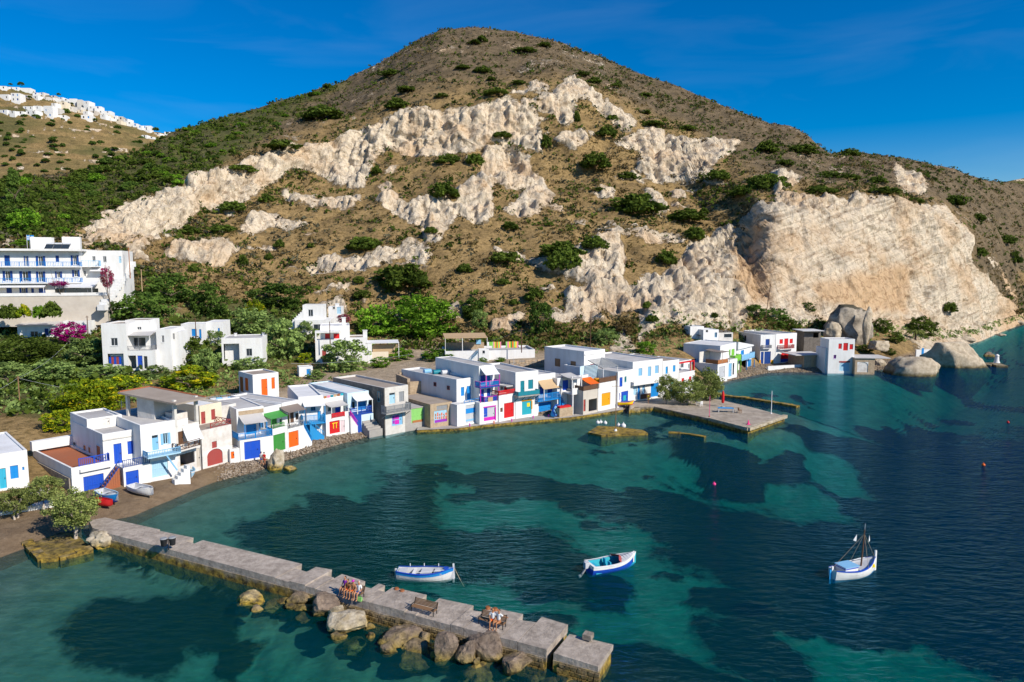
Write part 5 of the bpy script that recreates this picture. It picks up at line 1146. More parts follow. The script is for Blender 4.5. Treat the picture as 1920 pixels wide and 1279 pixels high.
# terrace with reed pergola and striped towels
h = House('terrace_house', 'white walled terrace with reed-roofed pergola on white posts', H4, (782, 555), (1632, 552), Y=156, yaw=10, cat='terrace')
b = h.body((782, 488), (1632, 492), 0, 9, ops=[], roof='roof_grey', par=0.45, roof_name='terrace_floor')
t = h.body((1100, 480), (1196, 478), -1.6, 1.58, ops=[('window', 1135, 492, 1158, 520, 'dark')], roof='white', par=0.1, name='stair_block_wall')
h.awn((770, 335), (1175, 325), (1160, 378), (768, 372), 6.5, 5.6, 'bamboo', 'white', b['zi'], th=0.12, name='reed_roof')
mb = MB(); x = h.X(945, 420, 1.0); mb.bar((x, 1.0, b['zi']), (x, 1.0, h.Z(945, 372, 1.0)), 0.14); h.part(mb, 'post', 'white')
h.panel(1075, 390, 1120, 430, 6.5, 'light_blue', 'blue_hatch', 0.1); h.box(b['x0']+0.5, 6.6, b['zi'], h.X(1150, 450, 6.6), 6.9, b['zi']+1.6, 'stone_warm', 'back_wall')
h.stairs(h.X(1010, 540, -1.2), h.X(1098, 540, -1.2), -1.4, -0.3, -1.2, b['zi'], 'white', 7, 'x', 'pale_blue')
TZB = b['zi']
yq = 2.5
line = MB(); xa = h.X(1180, 405, yq); xb = h.X(1500, 410, yq); zl = h.Z(1340, 408, yq)
for x in (xa, xb): line.tube([(x, yq, TZB), (x, yq, zl+0.1)], 0.05, 6)
line.tube([(xa, yq, zl), ((xa+xb)/2, yq, zl-0.06), (xb, yq, zl)], 0.015, 4)
cl = line.build('clothes_line', 'brown'); cl.matrix_world = h.root.matrix_basis; tag(cl, 'washing line strung across white terrace beside pergola', 'washing line')
for i, (u0, u1, nm) in enumerate(((1182, 1198, 'white'), (1200, 1226, 'lime'), (1226, 1312, 'striped'), (1356, 1474, 'striped'))):
    a_ = h.X(u0, 430, yq); c_ = h.X(u1, 430, yq); z_ = h.Z(1250, 468 if u1-u0 > 30 else 445, yq)
    lab = {0: 'small white cloth hanging on terrace washing line', 1: 'plain lime green towel on terrace washing line', 2: 'green-orange striped towel on terrace washing line, left one', 3: 'wide green-orange striped towel on terrace washing line, right one'}[i]
    tw = thing('towel', lab, 'towel', h.root.location, h.root.rotation_euler.z)
    ns = 1 if u1-u0 < 30 else 8
    for k in range(ns):
        mb = MB(); x0_, x1_ = a_+(c_-a_)*k/ns, a_+(c_-a_)*(k+1)/ns
        for sgn in (-1, 1): mb.add([(x0_, yq+0.03*sgn, zl), (x1_, yq+0.03*sgn, zl), (x1_, yq+0.10*sgn, z_), (x0_, yq+0.10*sgn, z_)], [(0, 1, 2, 3)])
        mb.build('stripe' if ns > 1 else 'cloth', nm if ns == 1 else ('light_green', 'pink', 'bright_yellow', 'green', 'orange', 'light_green', 'bright_yellow', 'pink')[k], tw)

# big white house with brown side windows
h = House('white_house', 'large white house with blue-grey shaded side and two ochre-framed windows, behind orange canopy', R5, (1412, 420), (1648, 385), 4.6)
b = h.body((1412, 108), (1646, 92), 0, 11, ops=[('shutter', 1480, 255, 1530, 370, 'dull_red')], roof='roof_white', par=0.3)
h.side(1085, 195, 1142, 282, b['x0'], 'wood', 'window', False); h.side(1262, 225, 1318, 326, b['x0'], 'wood', 'window', False)
h.box(-0.02, -0.12, b['zt']-0.75, b['x1']+0.02, -0.003, b['zt']-0.6, 'white', 'cornice')
# stone retaining wall before it
h = House('stone_wall', 'rough stone retaining wall below the white terrace', H4, (1400, 640), (1800, 660), Y=147, yaw=18, cat='wall')
W_ = h.W; random.seed(3)
h.box(0, 0.25, -3, W_, 0.9, 1.15, 'stone_warm', 'wall_core')
nst = 0
for r_ in range(4):
    x = 0.0
    while x < W_-0.2:
        w_ = random.uniform(0.45, 0.9); mb = MB(); j = lambda: random.uniform(-0.05, 0.05)
        z0_, z1_ = -0.3+r_*0.36, -0.3+(r_+1)*0.36-0.04
        mb.hexa([(x+j(), 0.0+j(), z0_), (x+w_-0.04, 0.0+j(), z0_), (x+w_-0.04, 0.4, z0_), (x, 0.4, z0_)], [(x+j(), 0.05+j(), z1_+j()), (x+w_-0.04+j(), 0.05+j(), z1_+j()), (x+w_-0.04, 0.4, z1_), (x, 0.4, z1_)])
        mb.build('stone', 'stone_warm' if random.random() < .7 else 'stone_wall', h.root); x += w_; nst += 1

# back houses under the right hand cliff
h = House('white_house', 'low white house with three air vents under cliff, behind brown pergola', VB, (905, 420), (1168, 410), Y=176, yaw=12)
h.body((680, 205), (915, 198), 2.5, 5, ops=[], roof='roof_white', par=0.1, name='rear_wall')
h.body((905, 262), (1168, 255), 0, 5, ops=[('window', 1095, 305, 1140, 390, 'light_blue'), ('window', 945, 265, 985, 300, 'dark'), ('window', 865, 258, 900, 290, 'dark')], roof='roof_white', par=0.1)
h = House('white_house', 'low grey-white house with wide dark window and rubble on its roof, against the cliff', VB, (1172, 430), (1410, 425), Y=178, yaw=8)
b = h.body((1172, 300), (1412, 318), 0, 5, 'white_old', ops=[('window', 1258, 330, 1388, 390, 'dark')], roof='stone_dark', par=0.02)
mb = MB(); random.seed(8)
for k in range(14):
    x = b['x0']+random.uniform(0.3, b['x1']-b['x0']-0.8); y = random.uniform(0.6, 4); s_ = random.uniform(0.15, 0.4); mb.box(x, y, b['zi']-0.02, x+s_*2, y+s_*1.5, b['zi']+s_)
o_ = h.part(mb, 'roof_rubble', 'stone_dark'); o_['kind'] = 'stuff'
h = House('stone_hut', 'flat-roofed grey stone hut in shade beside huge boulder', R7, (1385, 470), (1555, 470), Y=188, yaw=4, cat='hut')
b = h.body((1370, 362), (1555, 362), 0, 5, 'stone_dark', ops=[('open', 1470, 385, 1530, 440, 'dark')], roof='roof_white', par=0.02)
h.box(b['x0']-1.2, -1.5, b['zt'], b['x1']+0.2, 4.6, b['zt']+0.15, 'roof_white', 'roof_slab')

# ------------------------------------------------------------------ hotel
h = House('hotel', 'white three-storey hotel with blue shutters and long balconies on the slope at left', H1, (-260, 800), (860, 800), Y=150, yaw=16, cat='hotel')
ops = []
for (a_, c_, d_, e_) in ((275, 350, 300, 458), (418, 350, 470, 458), (795, 342, 838, 447), (58, 512, 112, 620), (245, 515, 308, 624), (420, 518, 470, 630), (620, 518, 658, 586), (808, 502, 850, 576), (235, 698, 280, 760), (-100, 350, -50, 458), (-110, 512, -60, 620), (-200, 350, -160, 458), (-200, 512, -160, 620)):
    ops.append(('window', a_, c_, d_, e_, 'white', 'leaves', 'navy'))
for (a_, c_, d_, e_) in ((47, 342, 108, 458), (605, 345, 643, 412), (70, 695, 130, 760), (422, 700, 495, 757), (340, 700, 370, 757)): ops.append(('shutter', a_, c_, d_, e_, 'navy'))
b = h.body((-260, 288), (862, 300), 0, 11, ops=ops, roof='roof_white', par=0.02, name='main_wall')
h.box(b['x0'], -1.6, b['zt'], b['x1']+0.8, 11, b['zt']+0.45, 'white', 'roof_slab')
for yy in (462, 640):
    z_ = h.Z(300, yy, -1.5); h.box(b['x0'], -1.5, z_-0.22, b['x1']+0.4, -0.004, z_, 'white', 'balcony_slab')
    h.rail(b['x0']+0.05, b['x1']+0.3, -1.45, -0.05, z_, 0.95, 'azure', 0.3, 'r')
z_ = h.Z(300, 690, -2.4); h.awn((-260, 650), (495, 650), (500, 695), (-260, 690), 0, 2.2, 'awn_white', 'white', -0.2, name='porch_awning')
h.box(b['x0'], -5.0, -6.0, b['x1']+6.2, -0.01, 0.3, 'beige', 'retaining_wall'); h.box(b['x0'], -5.12, 0.31, b['x1']+6.3, -4.8, 0.95, 'white', 'terrace_parapet')
c = h.body((865, 290), (1330, 290), 2.5, 10, ops=[('window', 1005, 352, 1040, 408, 'pale_grey'), ('window', 1122, 352, 1160, 418, 'pale_grey'), ('door', 1296, 352, 1322, 425, 'pale_blue'), ('window', 905, 510, 936, 572, 'pale_grey')], roof='roof_brown', par=0.15, name='wing_wall')
h.balcony(858, 400, 1075, 462, 2.5, 1.6, 'light_blue', slab='white', step=0.3)
h.awn((985, 470), (1190, 470), (1160, 515), (985, 515), 2.5, 1.6, 'awn_white', name='scalloped_awning')
h.awn((700, 612), (1125, 628), (965, 700), (590, 690), 1.5, 6.0, 'awn_white', 'white', 0.3, th=0.1, name='restaurant_roof')
yf = -4.4
for k in range(4):
    a_ = h.X(600+120*k, 740, yf); c_ = h.X(712+120*k, 740, yf); mb = MB(); mb.box(a_, yf, 0.96, c_, yf+0.04, h.Z(780, 705, yf)); h.part(mb, 'glass_panel', 'glass')
for k in range(3):
    x = h.X(480+90*k, 250, 3); mb = MB(); mb.hexa([(x, 3, b['zt']+0.5), (x+1.5, 3, b['zt']+0.5), (x+1.5, 4.6, b['zt']+1.5), (x, 4.6, b['zt']+1.5)], [(x, 2.95, b['zt']+0.6), (x+1.5, 2.95, b['zt']+0.6), (x+1.5, 4.55, b['zt']+1.6), (x, 4.55, b['zt']+1.6)])
    o_ = h.part(mb, 'solar_panel', 'glass'); tb = MB(); tb.tube([(x, 4.8, b['zt']+1.65), (x+1.5, 4.8, b['zt']+1.65)], 0.28, 8); tb.build('tank', 'pale_grey', o_)
h.box(h.X(330, 190, 9), 9, 6, h.X(560, 190, 9), 11, h.Z(450, 145, 9), 'white', 'rear_wall'); h.box(h.X(665, 170, 12), 12.6, 6, h.X(860, 170, 12), 14, h.Z(760, 140, 12), 'white', 'rear_wall')
for k, xx in enumerate((293, 322)):
    mb = MB(); x = h.X(xx, 180, 10); z1_ = h.Z(xx, 118, 10); mb.tube([(x, 10, b['zt']), (x, 10, z1_)], 0.05, 6); o_ = h.part(mb, 'flagpole', 'pale_grey')
    fb = MB(); fb.box(x, 9.98, z1_-1.2, x+0.9, 10.02, z1_-0.1); f_ = fb.build('flag', 'azure', o_); st = MB()
    for q in range(2): st.box(x, 9.965, z1_-1.0+0.45*q, x+0.9, 10.035, z1_-0.85+0.45*q)
    st.build('white_stripe', 'white', f_)
# stepped white path beside the hotel
h2 = thing('stepped_path', 'white stepped path climbing along right side of hotel', 'steps', (0, 0, 0))
for i in range(16):
    t_ = i/15; p_ = at_y(1110/5.814+(1420-1110)/5.814*t_, 420+(880-470*t_)/5.814, 150+16*t_); mb = MB(); mb.box(p_.x-0.8, p_.y-0.4, p_.z-1.2, p_.x+0.8, p_.y+0.9, p_.z); mb.build('step', 'white', h2)

# ------------------------------------------------------------------ far hills and the hilltop village
def strip_hill(name, cols, nt_, seed, terr=0.0, gr=0.2):
    """cols: (px, py ridge, Y ridge, py base, Y base)"""
    us = np.linspace(cols[0][0], cols[-1][0], 150); cp = [c[0] for c in cols]
    f = lambda k: np.interp(us, cp, [c[k] for c in cols])
    yr_, zr_ = f(2), np.interp(us, cp, [z_at(c[1], c[2]) for c in cols]); yb_, zb_ = f(4), np.interp(us, cp, [z_at(c[3], c[4]) for c in cols])
    t = np.concatenate([np.linspace(0, 1, nt_), 1+np.linspace(0.03, 0.5, 10)])[:, None]
    Y = yb_+(yr_-yb_)*t; Z = np.where(t <= 1, zb_+(zr_-zb_)*t, zr_-(t-1)*90)
    X = (us[None, :]-CX)/F_PX*(Y*CP+(CAM_H-Z)*SP)
    if terr:
        k = Z/terr; fr_ = k-np.floor(k); Z = np.where(t <= 1, (np.floor(k)+sstep(0.62, 1.0, fr_))*terr, Z)
    Z = Z+2.0*fbm(X/60, Y/60, None, 4, seed)*(1-0.6*(np.abs(t-1) < .08))
    n1 = us.size; nr_ = t.shape[0]; ii = (np.arange(nr_-1)[:, None]*n1+np.arange(n1-1)[None, :]).ravel()
    me = mesh_np(name, np.stack([X, Y, Z], -1).reshape(-1, 3), np.stack([ii, ii+1, ii+n1+1, ii+n1], 1), True)
    for nm, a in (('rock', np.where(fbm(X/18, Y/18, Z/6, 5, seed+5) > 0.34, 0.62, 0.0)), ('green', np.clip(gr+fbm(X/40, Y/40, None, 3, seed+9), 0, 1)*0.8), ('high', 0*X), ('sand', 0*X), ('pebble', 0*X), ('paved', 0*X), ('ochre', 0*X), ('layer', 0*X)): attr(me, nm, a)
    o = link(name, me, 'hill_ground'); o['kind'] = 'structure'
    return us, Y, Z, X
fh = strip_hill('far_hill', [(-300, 80, 980, 470, 420), (-120, 122, 950, 440, 420), (0, 158, 930, 420, 420), (60, 170, 920, 410, 425), (100, 180, 910, 405, 430), (150, 200, 900, 400, 430), (200, 216, 890, 390, 440), (250, 236, 870, 385, 440), (300, 248, 860, 380, 440), (340, 258, 850, 375, 440), (420, 300, 840, 370, 440)], 90, 203, 7.0, 0.62)
strip_hill('far_hill', [(1700, 420, 700, 520, 520), (1840, 352, 760, 500, 540), (1880, 341, 780, 490, 560), (1920, 334, 800, 480, 580), (2050, 330, 820, 480, 600), (2300, 380, 840, 480, 600)], 60, 209, 0.0, 0.6)
# (x, ytop, width, height, colour) as seen in the survey picture VP, far to near
PL = [(0,165,85,50,'white'),(95,175,120,50,'white'),(215,190,120,52,'white'),(0,230,120,100,'white'),(120,225,108,120,'white'),(345,235,70,40,'white'),(418,240,65,40,'white_old'),(240,262,90,50,'beige'),(345,268,90,55,'white'),(440,268,95,62,'white_old'),
      (540,262,50,40,'beige'),(560,290,60,45,'white'),(622,285,50,38,'white'),(675,300,60,40,'white'),(735,295,80,60,'white'),(815,312,70,60,'white_old'),(885,330,70,50,'white'),(355,360,110,75,'white'),(465,362,110,110,'white'),(0,418,100,55,'white'),(100,428,85,52,'white'),(185,425,90,60,'white'),(245,385,130,50,'white'),(275,430,150,60,'white'),
      (545,345,65,50,'white'),(600,330,115,60,'cream'),(575,400,70,60,'white_old'),(500,455,85,55,'white'),(585,472,130,42,'white'),(715,375,80,65,'white_old'),(790,385,85,70,'white_old'),(825,415,60,45,'cream'),(880,425,60,60,'white'),(860,465,130,70,'white'),(930,378,90,50,'white'),(1000,375,90,50,'white'),(960,430,70,45,'beige'),(1030,420,80,50,'white'),(1100,430,100,40,'white'),
      (1060,470,70,50,'white'),(1120,470,70,50,'cream'),(1180,480,80,60,'white'),(1255,490,60,55,'beige'),(1130,510,70,35,'white'),(1230,535,70,40,'cream'),(1310,515,60,45,'white'),(1340,545,80,45,'white'),(1405,565,60,45,'white'),(1455,585,60,45,'white'),(1510,590,60,45,'white'),(1520,625,95,45,'white'),(1555,590,50,30,'white'),(1500,690,80,40,'white'),(1580,705,60,32,'white'),(1645,668,75,35,'white'),(1740,652,85,32,'white')]
random.seed(11)
def far_y(px, py):
    us, Y, Z, X = fh; i = int(np.argmin(np.abs(us-px))); c = pix_y(Y[:90, i], Z[:90, i])
    k = np.where(c <= py)[0]; return float(Y[k[0], i]) if len(k) else float(Y[89, i])
for i, (x, y, w, hh, m_) in enumerate(PL):
    px0, py0 = VP(x, y); px1, py1 = VP(x+w, y+hh); Yd = far_y((px0+px1)/2, py1)-4
    A = at_y(px0, py1, Yd); B = at_y(px1, py0, Yd); W_, H_ = (B.x-A.x)*random.uniform(0.66, 0.86), (B.z-A.z)*random.uniform(0.62, 0.88)
    kind = {'cream': 'cream', 'beige': 'stone-brown', 'white_old': 'greyish'}.get(m_, 'white')
    lab = {'white': 'white cube house in the far hilltop village', 'cream': 'cream cube house in the far hilltop village', 'stone-brown': 'stone-brown house in the far hilltop village', 'greyish': 'greyish white house in the far hilltop village'}[kind]
    t_ = thing('village_house', lab, 'house', A, R(random.uniform(-8, 12)), kind+' houses of the far hilltop village')
    mb = MB(); D_ = random.uniform(8, 12); holes = []
    nw = max(1, int(W_/4.5)); nf = max(1, int(H_/4.2)); wins = []
    for f_ in range(nf):
        for k in range(nw):
            if random.random() < 0.25: continue
            cx = W_*(k+0.5)/nw; z0 = H_*(f_+0.35)/nf; ww = random.uniform(0.5, 0.9); hh_ = min(2.2, H_/nf*0.6); holes.append((cx-ww, z0, cx+ww, z0+hh_))
    wall_holes(mb, 0, W_, -6, H_, 0, holes, 0.5)
    mb.box(0, 0.001, -6, W_, D_, H_-0.02, skip='fb'); mb.quad((W_, D_, -6), (0, D_, -6), (0, D_, H_), (W_, D_, H_))
    mb.build('wall', m_, t_)
    for (a_, b_, c_, d_) in holes:
        wb = MB(); wb.box(a_, 0.35, b_, c_, 0.45, d_); wb.build('window', random.choice(['navy', 'dark', 'dark', 'grey_paint', 'azure']), t_)
# ------------------------------------------------------------------ rock and sea-wall materials
def rock_mat(name, c1, c2, wet=(0.16, 0.115, 0.03), algae=True, zlo=0.15, zhi=0.75, scale=1.0, lichen=False):
    """stone with lichen and a weed-stained band at the waterline"""
    m, n, l = new_mat(name)
    o = n.new('ShaderNodeOutputMaterial'); p = n.new('ShaderNodeBsdfPrincipled'); l.new(p.outputs[0], o.inputs[0])
    p.inputs['Roughness'].default_value = 0.9; p.inputs['Specular IOR Level'].default_value = 0.2
    g = n.new('ShaderNodeNewGeometry'); t = n.new('ShaderNodeTexCoord')
    z = n.new('ShaderNodeTexNoise'); z.inputs['Scale'].default_value = 1.6*scale; z.inputs['Detail'].default_value = 9; z.inputs['Roughness'].default_value = 0.7; l.new(g.outputs['Position'], z.inputs[0])
    r = n.new('ShaderNodeValToRGB'); l.new(z.outputs[0], r.inputs[0]); r.color_ramp.elements[0].position = 0.34; r.color_ramp.elements[1].position = 0.66
    r.color_ramp.elements[0].color = col4(c2); r.color_ramp.elements[1].color = col4(c1)
    col = r.outputs[0]
    if algae:
        sx = n.new('ShaderNodeSeparateXYZ'); l.new(g.outputs['Position'], sx.inputs[0])
        zz = n.new('ShaderNodeTexNoise'); zz.inputs['Scale'].default_value = 0.9; zz.inputs['Detail'].default_value = 6; l.new(g.outputs['Position'], zz.inputs[0])
        ad = n.new('ShaderNodeMath'); ad.operation = 'MULTIPLY_ADD'; l.new(zz.outputs[0], ad.inputs[0]); ad.inputs[1].default_value = -1.3; ad.inputs[2].default_value = 0.65
        a2 = n.new('ShaderNodeMath'); a2.operation = 'ADD'; l.new(sx.outputs[2], a2.inputs[0]); l.new(ad.outputs[0], a2.inputs[1])
        mr = n.new('ShaderNodeMapRange'); mr.inputs[1].default_value = zlo; mr.inputs[2].default_value = zhi; l.new(a2.outputs[0], mr.inputs[0])
        wr = n.new('ShaderNodeValToRGB'); l.new(z.outputs[0], wr.inputs[0]); wr.color_ramp.elements[0].position = 0.38; wr.color_ramp.elements[1].position = 0.62
        wr.color_ramp.elements[0].color = (0.05, 0.04, 0.02, 1); wr.color_ramp.elements[1].color = col4(tuple(v*1.9 for v in wet))
        mx_ = n.new('ShaderNodeMixRGB'); l.new(mr.outputs[0], mx_.inputs[0]); l.new(wr.outputs[0], mx_.inputs[1]); l.new(col, mx_.inputs[2]); col = mx_.outputs[0]
    if lichen:
        sn = n.new('ShaderNodeSeparateXYZ'); l.new(g.outputs['Normal'], sn.inputs[0]); ml = n.new('ShaderNodeMapRange'); ml.inputs[1].default_value = 0.45; ml.inputs[2].default_value = 0.8; l.new(sn.outputs[2], ml.inputs[0])
        ld = n.new('ShaderNodeMixRGB'); l.new(ml.outputs[0], ld.inputs[0]); l.new(col, ld.inputs[1]); ld.inputs[2].default_value = (0.07, 0.062, 0.04, 1); col = ld.outputs[0]
    l.new(col, p.inputs['Base Color'])
    b = n.new('ShaderNodeBump'); b.inputs['Strength'].default_value = 0.8; b.inputs['Distance'].default_value = 0.15
    zb = n.new('ShaderNodeTexNoise'); zb.inputs['Scale'].default_value = 4*scale; zb.inputs['Detail'].default_value = 8; zb.inputs['Roughness'].default_value = 0.7; l.new(g.outputs['Position'], zb.inputs[0])
    l.new(zb.outputs[0], b.inputs['Height']); l.new(b.outputs[0], p.inputs['Normal']); MATS[name] = m
rock_mat('boulder_grey', (0.31, 0.235, 0.175), (0.11, 0.08, 0.06))
rock_mat('boulder_pale', (0.56, 0.49, 0.38), (0.28, 0.22, 0.14), wet=(0.30, 0.20, 0.03), zlo=0.1, zhi=0.9)
rock_mat('sea_wall', (0.40, 0.35, 0.29), (0.20, 0.165, 0.13), wet=(0.22, 0.145, 0.025), zlo=0.35, zhi=0.95)
rock_mat('pier_concrete', (0.52, 0.44, 0.365), (0.26, 0.215, 0.175), algae=False, scale=0.8)
rock_mat('quay_paving', (0.47, 0.40, 0.32), (0.27, 0.22, 0.17), algae=False, scale=0.35)
rock_mat('masonry_stone', (0.34, 0.26, 0.16), (0.12, 0.085, 0.045), wet=(0.15, 0.10, 0.025), scale=1.4)
rock_mat('headland', (0.58, 0.49, 0.36), (0.30, 0.235, 0.16), wet=(0.12, 0.09, 0.04), zlo=0.2, zhi=1.0, scale=0.6)
rock_mat('headland_grey', (0.50, 0.43, 0.34), (0.13, 0.11, 0.09), algae=False, scale=0.3, lichen=True)

def boulder_mesh(name, seed, sub=4, rough=0.30, cuts=13, flat=0.0):
    bm = bmesh.new(); bmesh.ops.create_icosphere(bm, subdivisions=sub, radius=1.0)
    rnd = random.Random(seed); co = np.array([v.co for v in bm.verts])
    for _ in range(cuts):          # broken faces
        d = np.array([rnd.gauss(0, 1), rnd.gauss(0, 1), rnd.gauss(0, 0.8)]); d /= np.linalg.norm(d); k = rnd.uniform(0.50, 0.80)
        q = co@d; co -= np.outer(np.maximum(0, q-k)*0.9, d)
    nrm = co/(np.linalg.norm(co, axis=1, keepdims=True)+1e-6)
    f = 0.6*fbm(co[:, 0]*1.6+seed*3.1, co[:, 1]*1.6, co[:, 2]*1.6, 5, seed)+0.55*fbm(co[:, 0]*2.6+seed*3.1, co[:, 1]*2.6, co[:, 2]*1.8, 4, seed+3, ridged=True)-0.15
    co += nrm*(f*rough)[:, None]
    if flat: co[:, 2] = np.where(co[:, 2] > flat, flat+(co[:, 2]-flat)*0.2, co[:, 2])
    for v, c in zip(bm.verts, co): v.co = c
    me = bpy.data.meshes.new(name); bm.to_mesh(me); bm.free()
    me.polygons.foreach_set('use_smooth', [seed >= 60]*len(me.polygons)); return me
def boulder(name, label, px, py, rx, ry, z, m, seed, ky=0.9, kz=None, cat='boulder', group=None, sub=4, rough=0.20, rot=None, flat=0.0, Y=None):
    """px, py: centre in the picture, rx, ry: half sizes in picture px, z: height of the centre"""
    p = at_y(px, py, Y) if Y else at_z(px, py, z); z = p.z; d = p.y*CP+(CAM_H-z)*SP; s = d/F_PX
    me = boulder_mesh(name, seed, sub, rough, flat=flat); o = link(name, me, m); tag(o, label, cat, group)
    o.location = p; o.scale = (rx*s*1.05, rx*s*ky, (kz if kz else ry*s*1.05)); o.rotation_euler = (0, 0, rot if rot is not None else seed*1.3)
    return o

# ------------------------------------------------------------------ pier
PZ = 1.25
A = at_z(*W1(700, 205), PZ); B = at_z(*W2(1762, 640), PZ); ex = (B-A); L = ex.length; ex.normalize(); ey = Vector((-ex.y, ex.x, 0))
pier = thing('pier', 'long broken concrete pier with stone base reaching into the bay', 'pier', A, math.atan2(ex.y, ex.x))
def loc(V, x, y, z=PZ): q = at_z(*V(x, y), z)-A; return q.dot(ex), q.dot(ey)
fars = [(W1, (560, 92), (1090, 205)), (W1, (1140, 218), (1700, 352)), (W2, (100, 72), (195, 92)), (W2, (250, 108), (388, 148)), (W2, (465, 165), (503, 180)), (W2, (545, 190), (745, 238)), (W2, (815, 250), (1018, 290)), (W2, (1100, 300), (1305, 345)), (W2, (1410, 362), (1566, 408)), (W2, (1612, 462), (1830, 505))]
blk = []
for V, p, q in fars:
    s0, w0 = loc(V, *p); s1, w1 = loc(V, *q); blk.append([s0, s1, w0, w1])
blk[0][0] = -4.0; blk[9][0] = blk[8][1]+0.45
rnd = random.Random(5); segs_ = []
for i, b_ in enumerate(blk):
    segs_.append((b_[0], b_[1], b_[2], b_[3]))
    if i < len(blk)-1:
        n0, n1 = b_[1], blk[i+1][0]
        if i == 8: continue                                       # the gap before the end block
        if n1-n0 > 0.05: segs_.append((n0, n1, b_[3]-0.9, blk[i+1][2]-0.9))
base = MB()
for i, (s0, s1, w0, w1) in enumerate(segs_):
    g = 0.02; tilt = rnd.uniform(-0.05, 0.05) if i > 2 else 0; dz = rnd.uniform(-0.06, 0.05) if i > 2 else 0
    if i == len(segs_)-1: tilt = -0.12; dz = -0.10
    mb = MB(); j = lambda: rnd.uniform(-0.06, 0.06)
    n_ = max(2, int((s1-s0)/1.2)); 
    for k in range(n_):
        a0 = s0+(s1-s0)*k/n_+(g if k == 0 else 0); a1 = s0+(s1-s0)*(k+1)/n_-(g if k == n_-1 else 0); u0 = w0+(w1-w0)*k/n_; u1 = w0+(w1-w0)*(k+1)/n_
        e0, e1 = (j() if k else 0), 0
        zt0 = dz+tilt*(k/n_); zt1 = dz+tilt*((k+1)/n_)
        mb.hexa([(a0, 0.0, -0.55), (a1, 0.0, -0.55), (a1, u1-0.1, -0.55), (a0, u0-0.1, -0.55)], [(a0, 0.04, zt0), (a1, 0.04, zt1), (a1, u1, zt1), (a0, u0, zt0)])
    mb.build('slab', 'pier_concrete', pier)
    wi = min(w0, w1); bb = MB(); bb.hexa([(s0+g, -0.45, -6), (s1-g, -0.45, -6), (s1-g, wi-0.05, -6), (s0+g, wi-0.05, -6)], [(s0+g, -0.06, -0.551), (s1-g, -0.06, -0.551), (s1-g, wi-0.25, -0.551), (s0+g, wi-0.25, -0.551)])
    bb.build('stone_base', 'sea_wall', pier)
# masonry showing on the outer half of the front
stm = MB(); rnd = random.Random(9)
for r_ in range(5):
    s = L*0.55
    while s < L-0.4:
        w_ = rnd.uniform(0.22, 0.5); z0 = -0.62-r_*0.27; y0 = -0.09-r_*0.10
        if not any(abs(s+w_/2-q) < 0.5 for q in (blk[8][1]+0.3,)):
            jj = lambda: rnd.uniform(-0.04, 0.04); hgt = rnd.uniform(0.19, 0.25)
            a0, a1 = s+0.02, s+w_-0.03
            stm.hexa([(a0+jj(), y0-0.10+jj(), z0-hgt), (a1+jj(), y0-0.10+jj(), z0-hgt), (a1, y0+0.15, z0-hgt), (a0, y0+0.15, z0-hgt)], [(a0+jj(), y0-0.07+jj(), z0), (a1+jj(), y0-0.07+jj(), z0), (a1, y0+0.15, z0), (a0, y0+0.15, z0)])
        s += w_
o_ = stm.build('masonry', 'masonry_stone', pier); o_['kind'] = 'stuff'
# rusty iron stumps on the edge
for (x, y) in ((580, 195), (612, 206), (1108, 304), (1150, 312)):
    s_, w_ = loc(W2, x, y); mb = MB(); mb.tube([(s_, w_-0.25, -0.02), (s_, w_-0.25, 0.14)], [0.22, 0.16], 8); mb.build('rust_stump', 'rust', pier)
mb = MB(); s_, w_ = loc(W2, 1690, 470); mb.box(s_-0.3, w_-0.6, -0.05, s_+0.3, w_, 0.3); mb.build('stub', 'sea_wall', pier)
def on_pier(V, x, y): 
    return at_z(*V(x, y), PZ+0.0)

# ------------------------------------------------------------------ boulders along the pier
BL = [('large ochre and white boulder beside pier, brightest of them', W2, 305, 378, 105, 62, 0.5, 'boulder_pale'), ('grey boulder against pier left of the ochre one', W2, 145, 298, 82, 60, 0.5, 'boulder_grey'), ('flat brown boulder in the water below empty bench', W2, 590, 478, 98, 52, 0.25, 'boulder_grey'),
      ('small brown rock against pier wall right of flat boulder', W2, 728, 480, 42, 24, 0.3, 'boulder_grey'), ('pointed reddish-grey boulder leaning below pier', W2, 848, 552, 72, 72, 0.5, 'boulder_grey'), ('tilted angular brown boulder right of the pointed one', W2, 975, 580, 66, 62, 0.4, 'boulder_grey'),
      ('biggest purple-grey boulder against pier below the couple', W2, 1112, 520, 98, 82, 0.6, 'boulder_grey'), ('low rounded boulder below the crack of the pier', W2, 1268, 620, 98, 44, 0.3, 'boulder_grey'), ('dark boulder mostly under water below the flat boulder', W2, 690, 600, 120, 70, -0.7, 'boulder_grey'),
      ('dark submerged boulder at bottom edge of photo', W2, 1050, 700, 118, 66, -0.8, 'boulder_grey'), ('weedy submerged rock below end of pier', W2, 1370, 712, 110, 46, -0.9, 'boulder_grey'), ('green weedy rock under water at pier head', W2, 1530, 660, 85, 36, -0.8, 'boulder_grey'), ('brown submerged rock left of the flat boulder', W2, 330, 540, 80, 40, -1.2, 'boulder_grey'),
      ('low ochre rock breaking the surface near middle of pier', W1, 1420, 552, 82, 28, 0.05, 'boulder_pale'), ('brown weedy rock at foot of pier beside grey boulder', W1, 1680, 555, 62, 30, 0.2, 'boulder_grey'), ('submerged reddish rock between ochre rock and pier', W1, 1545, 585, 70, 26, -0.5, 'boulder_grey'), ('small dark rock at the surface left of ochre rock', W1, 1890, 640, 40, 50, 0.3, 'boulder_pale')]
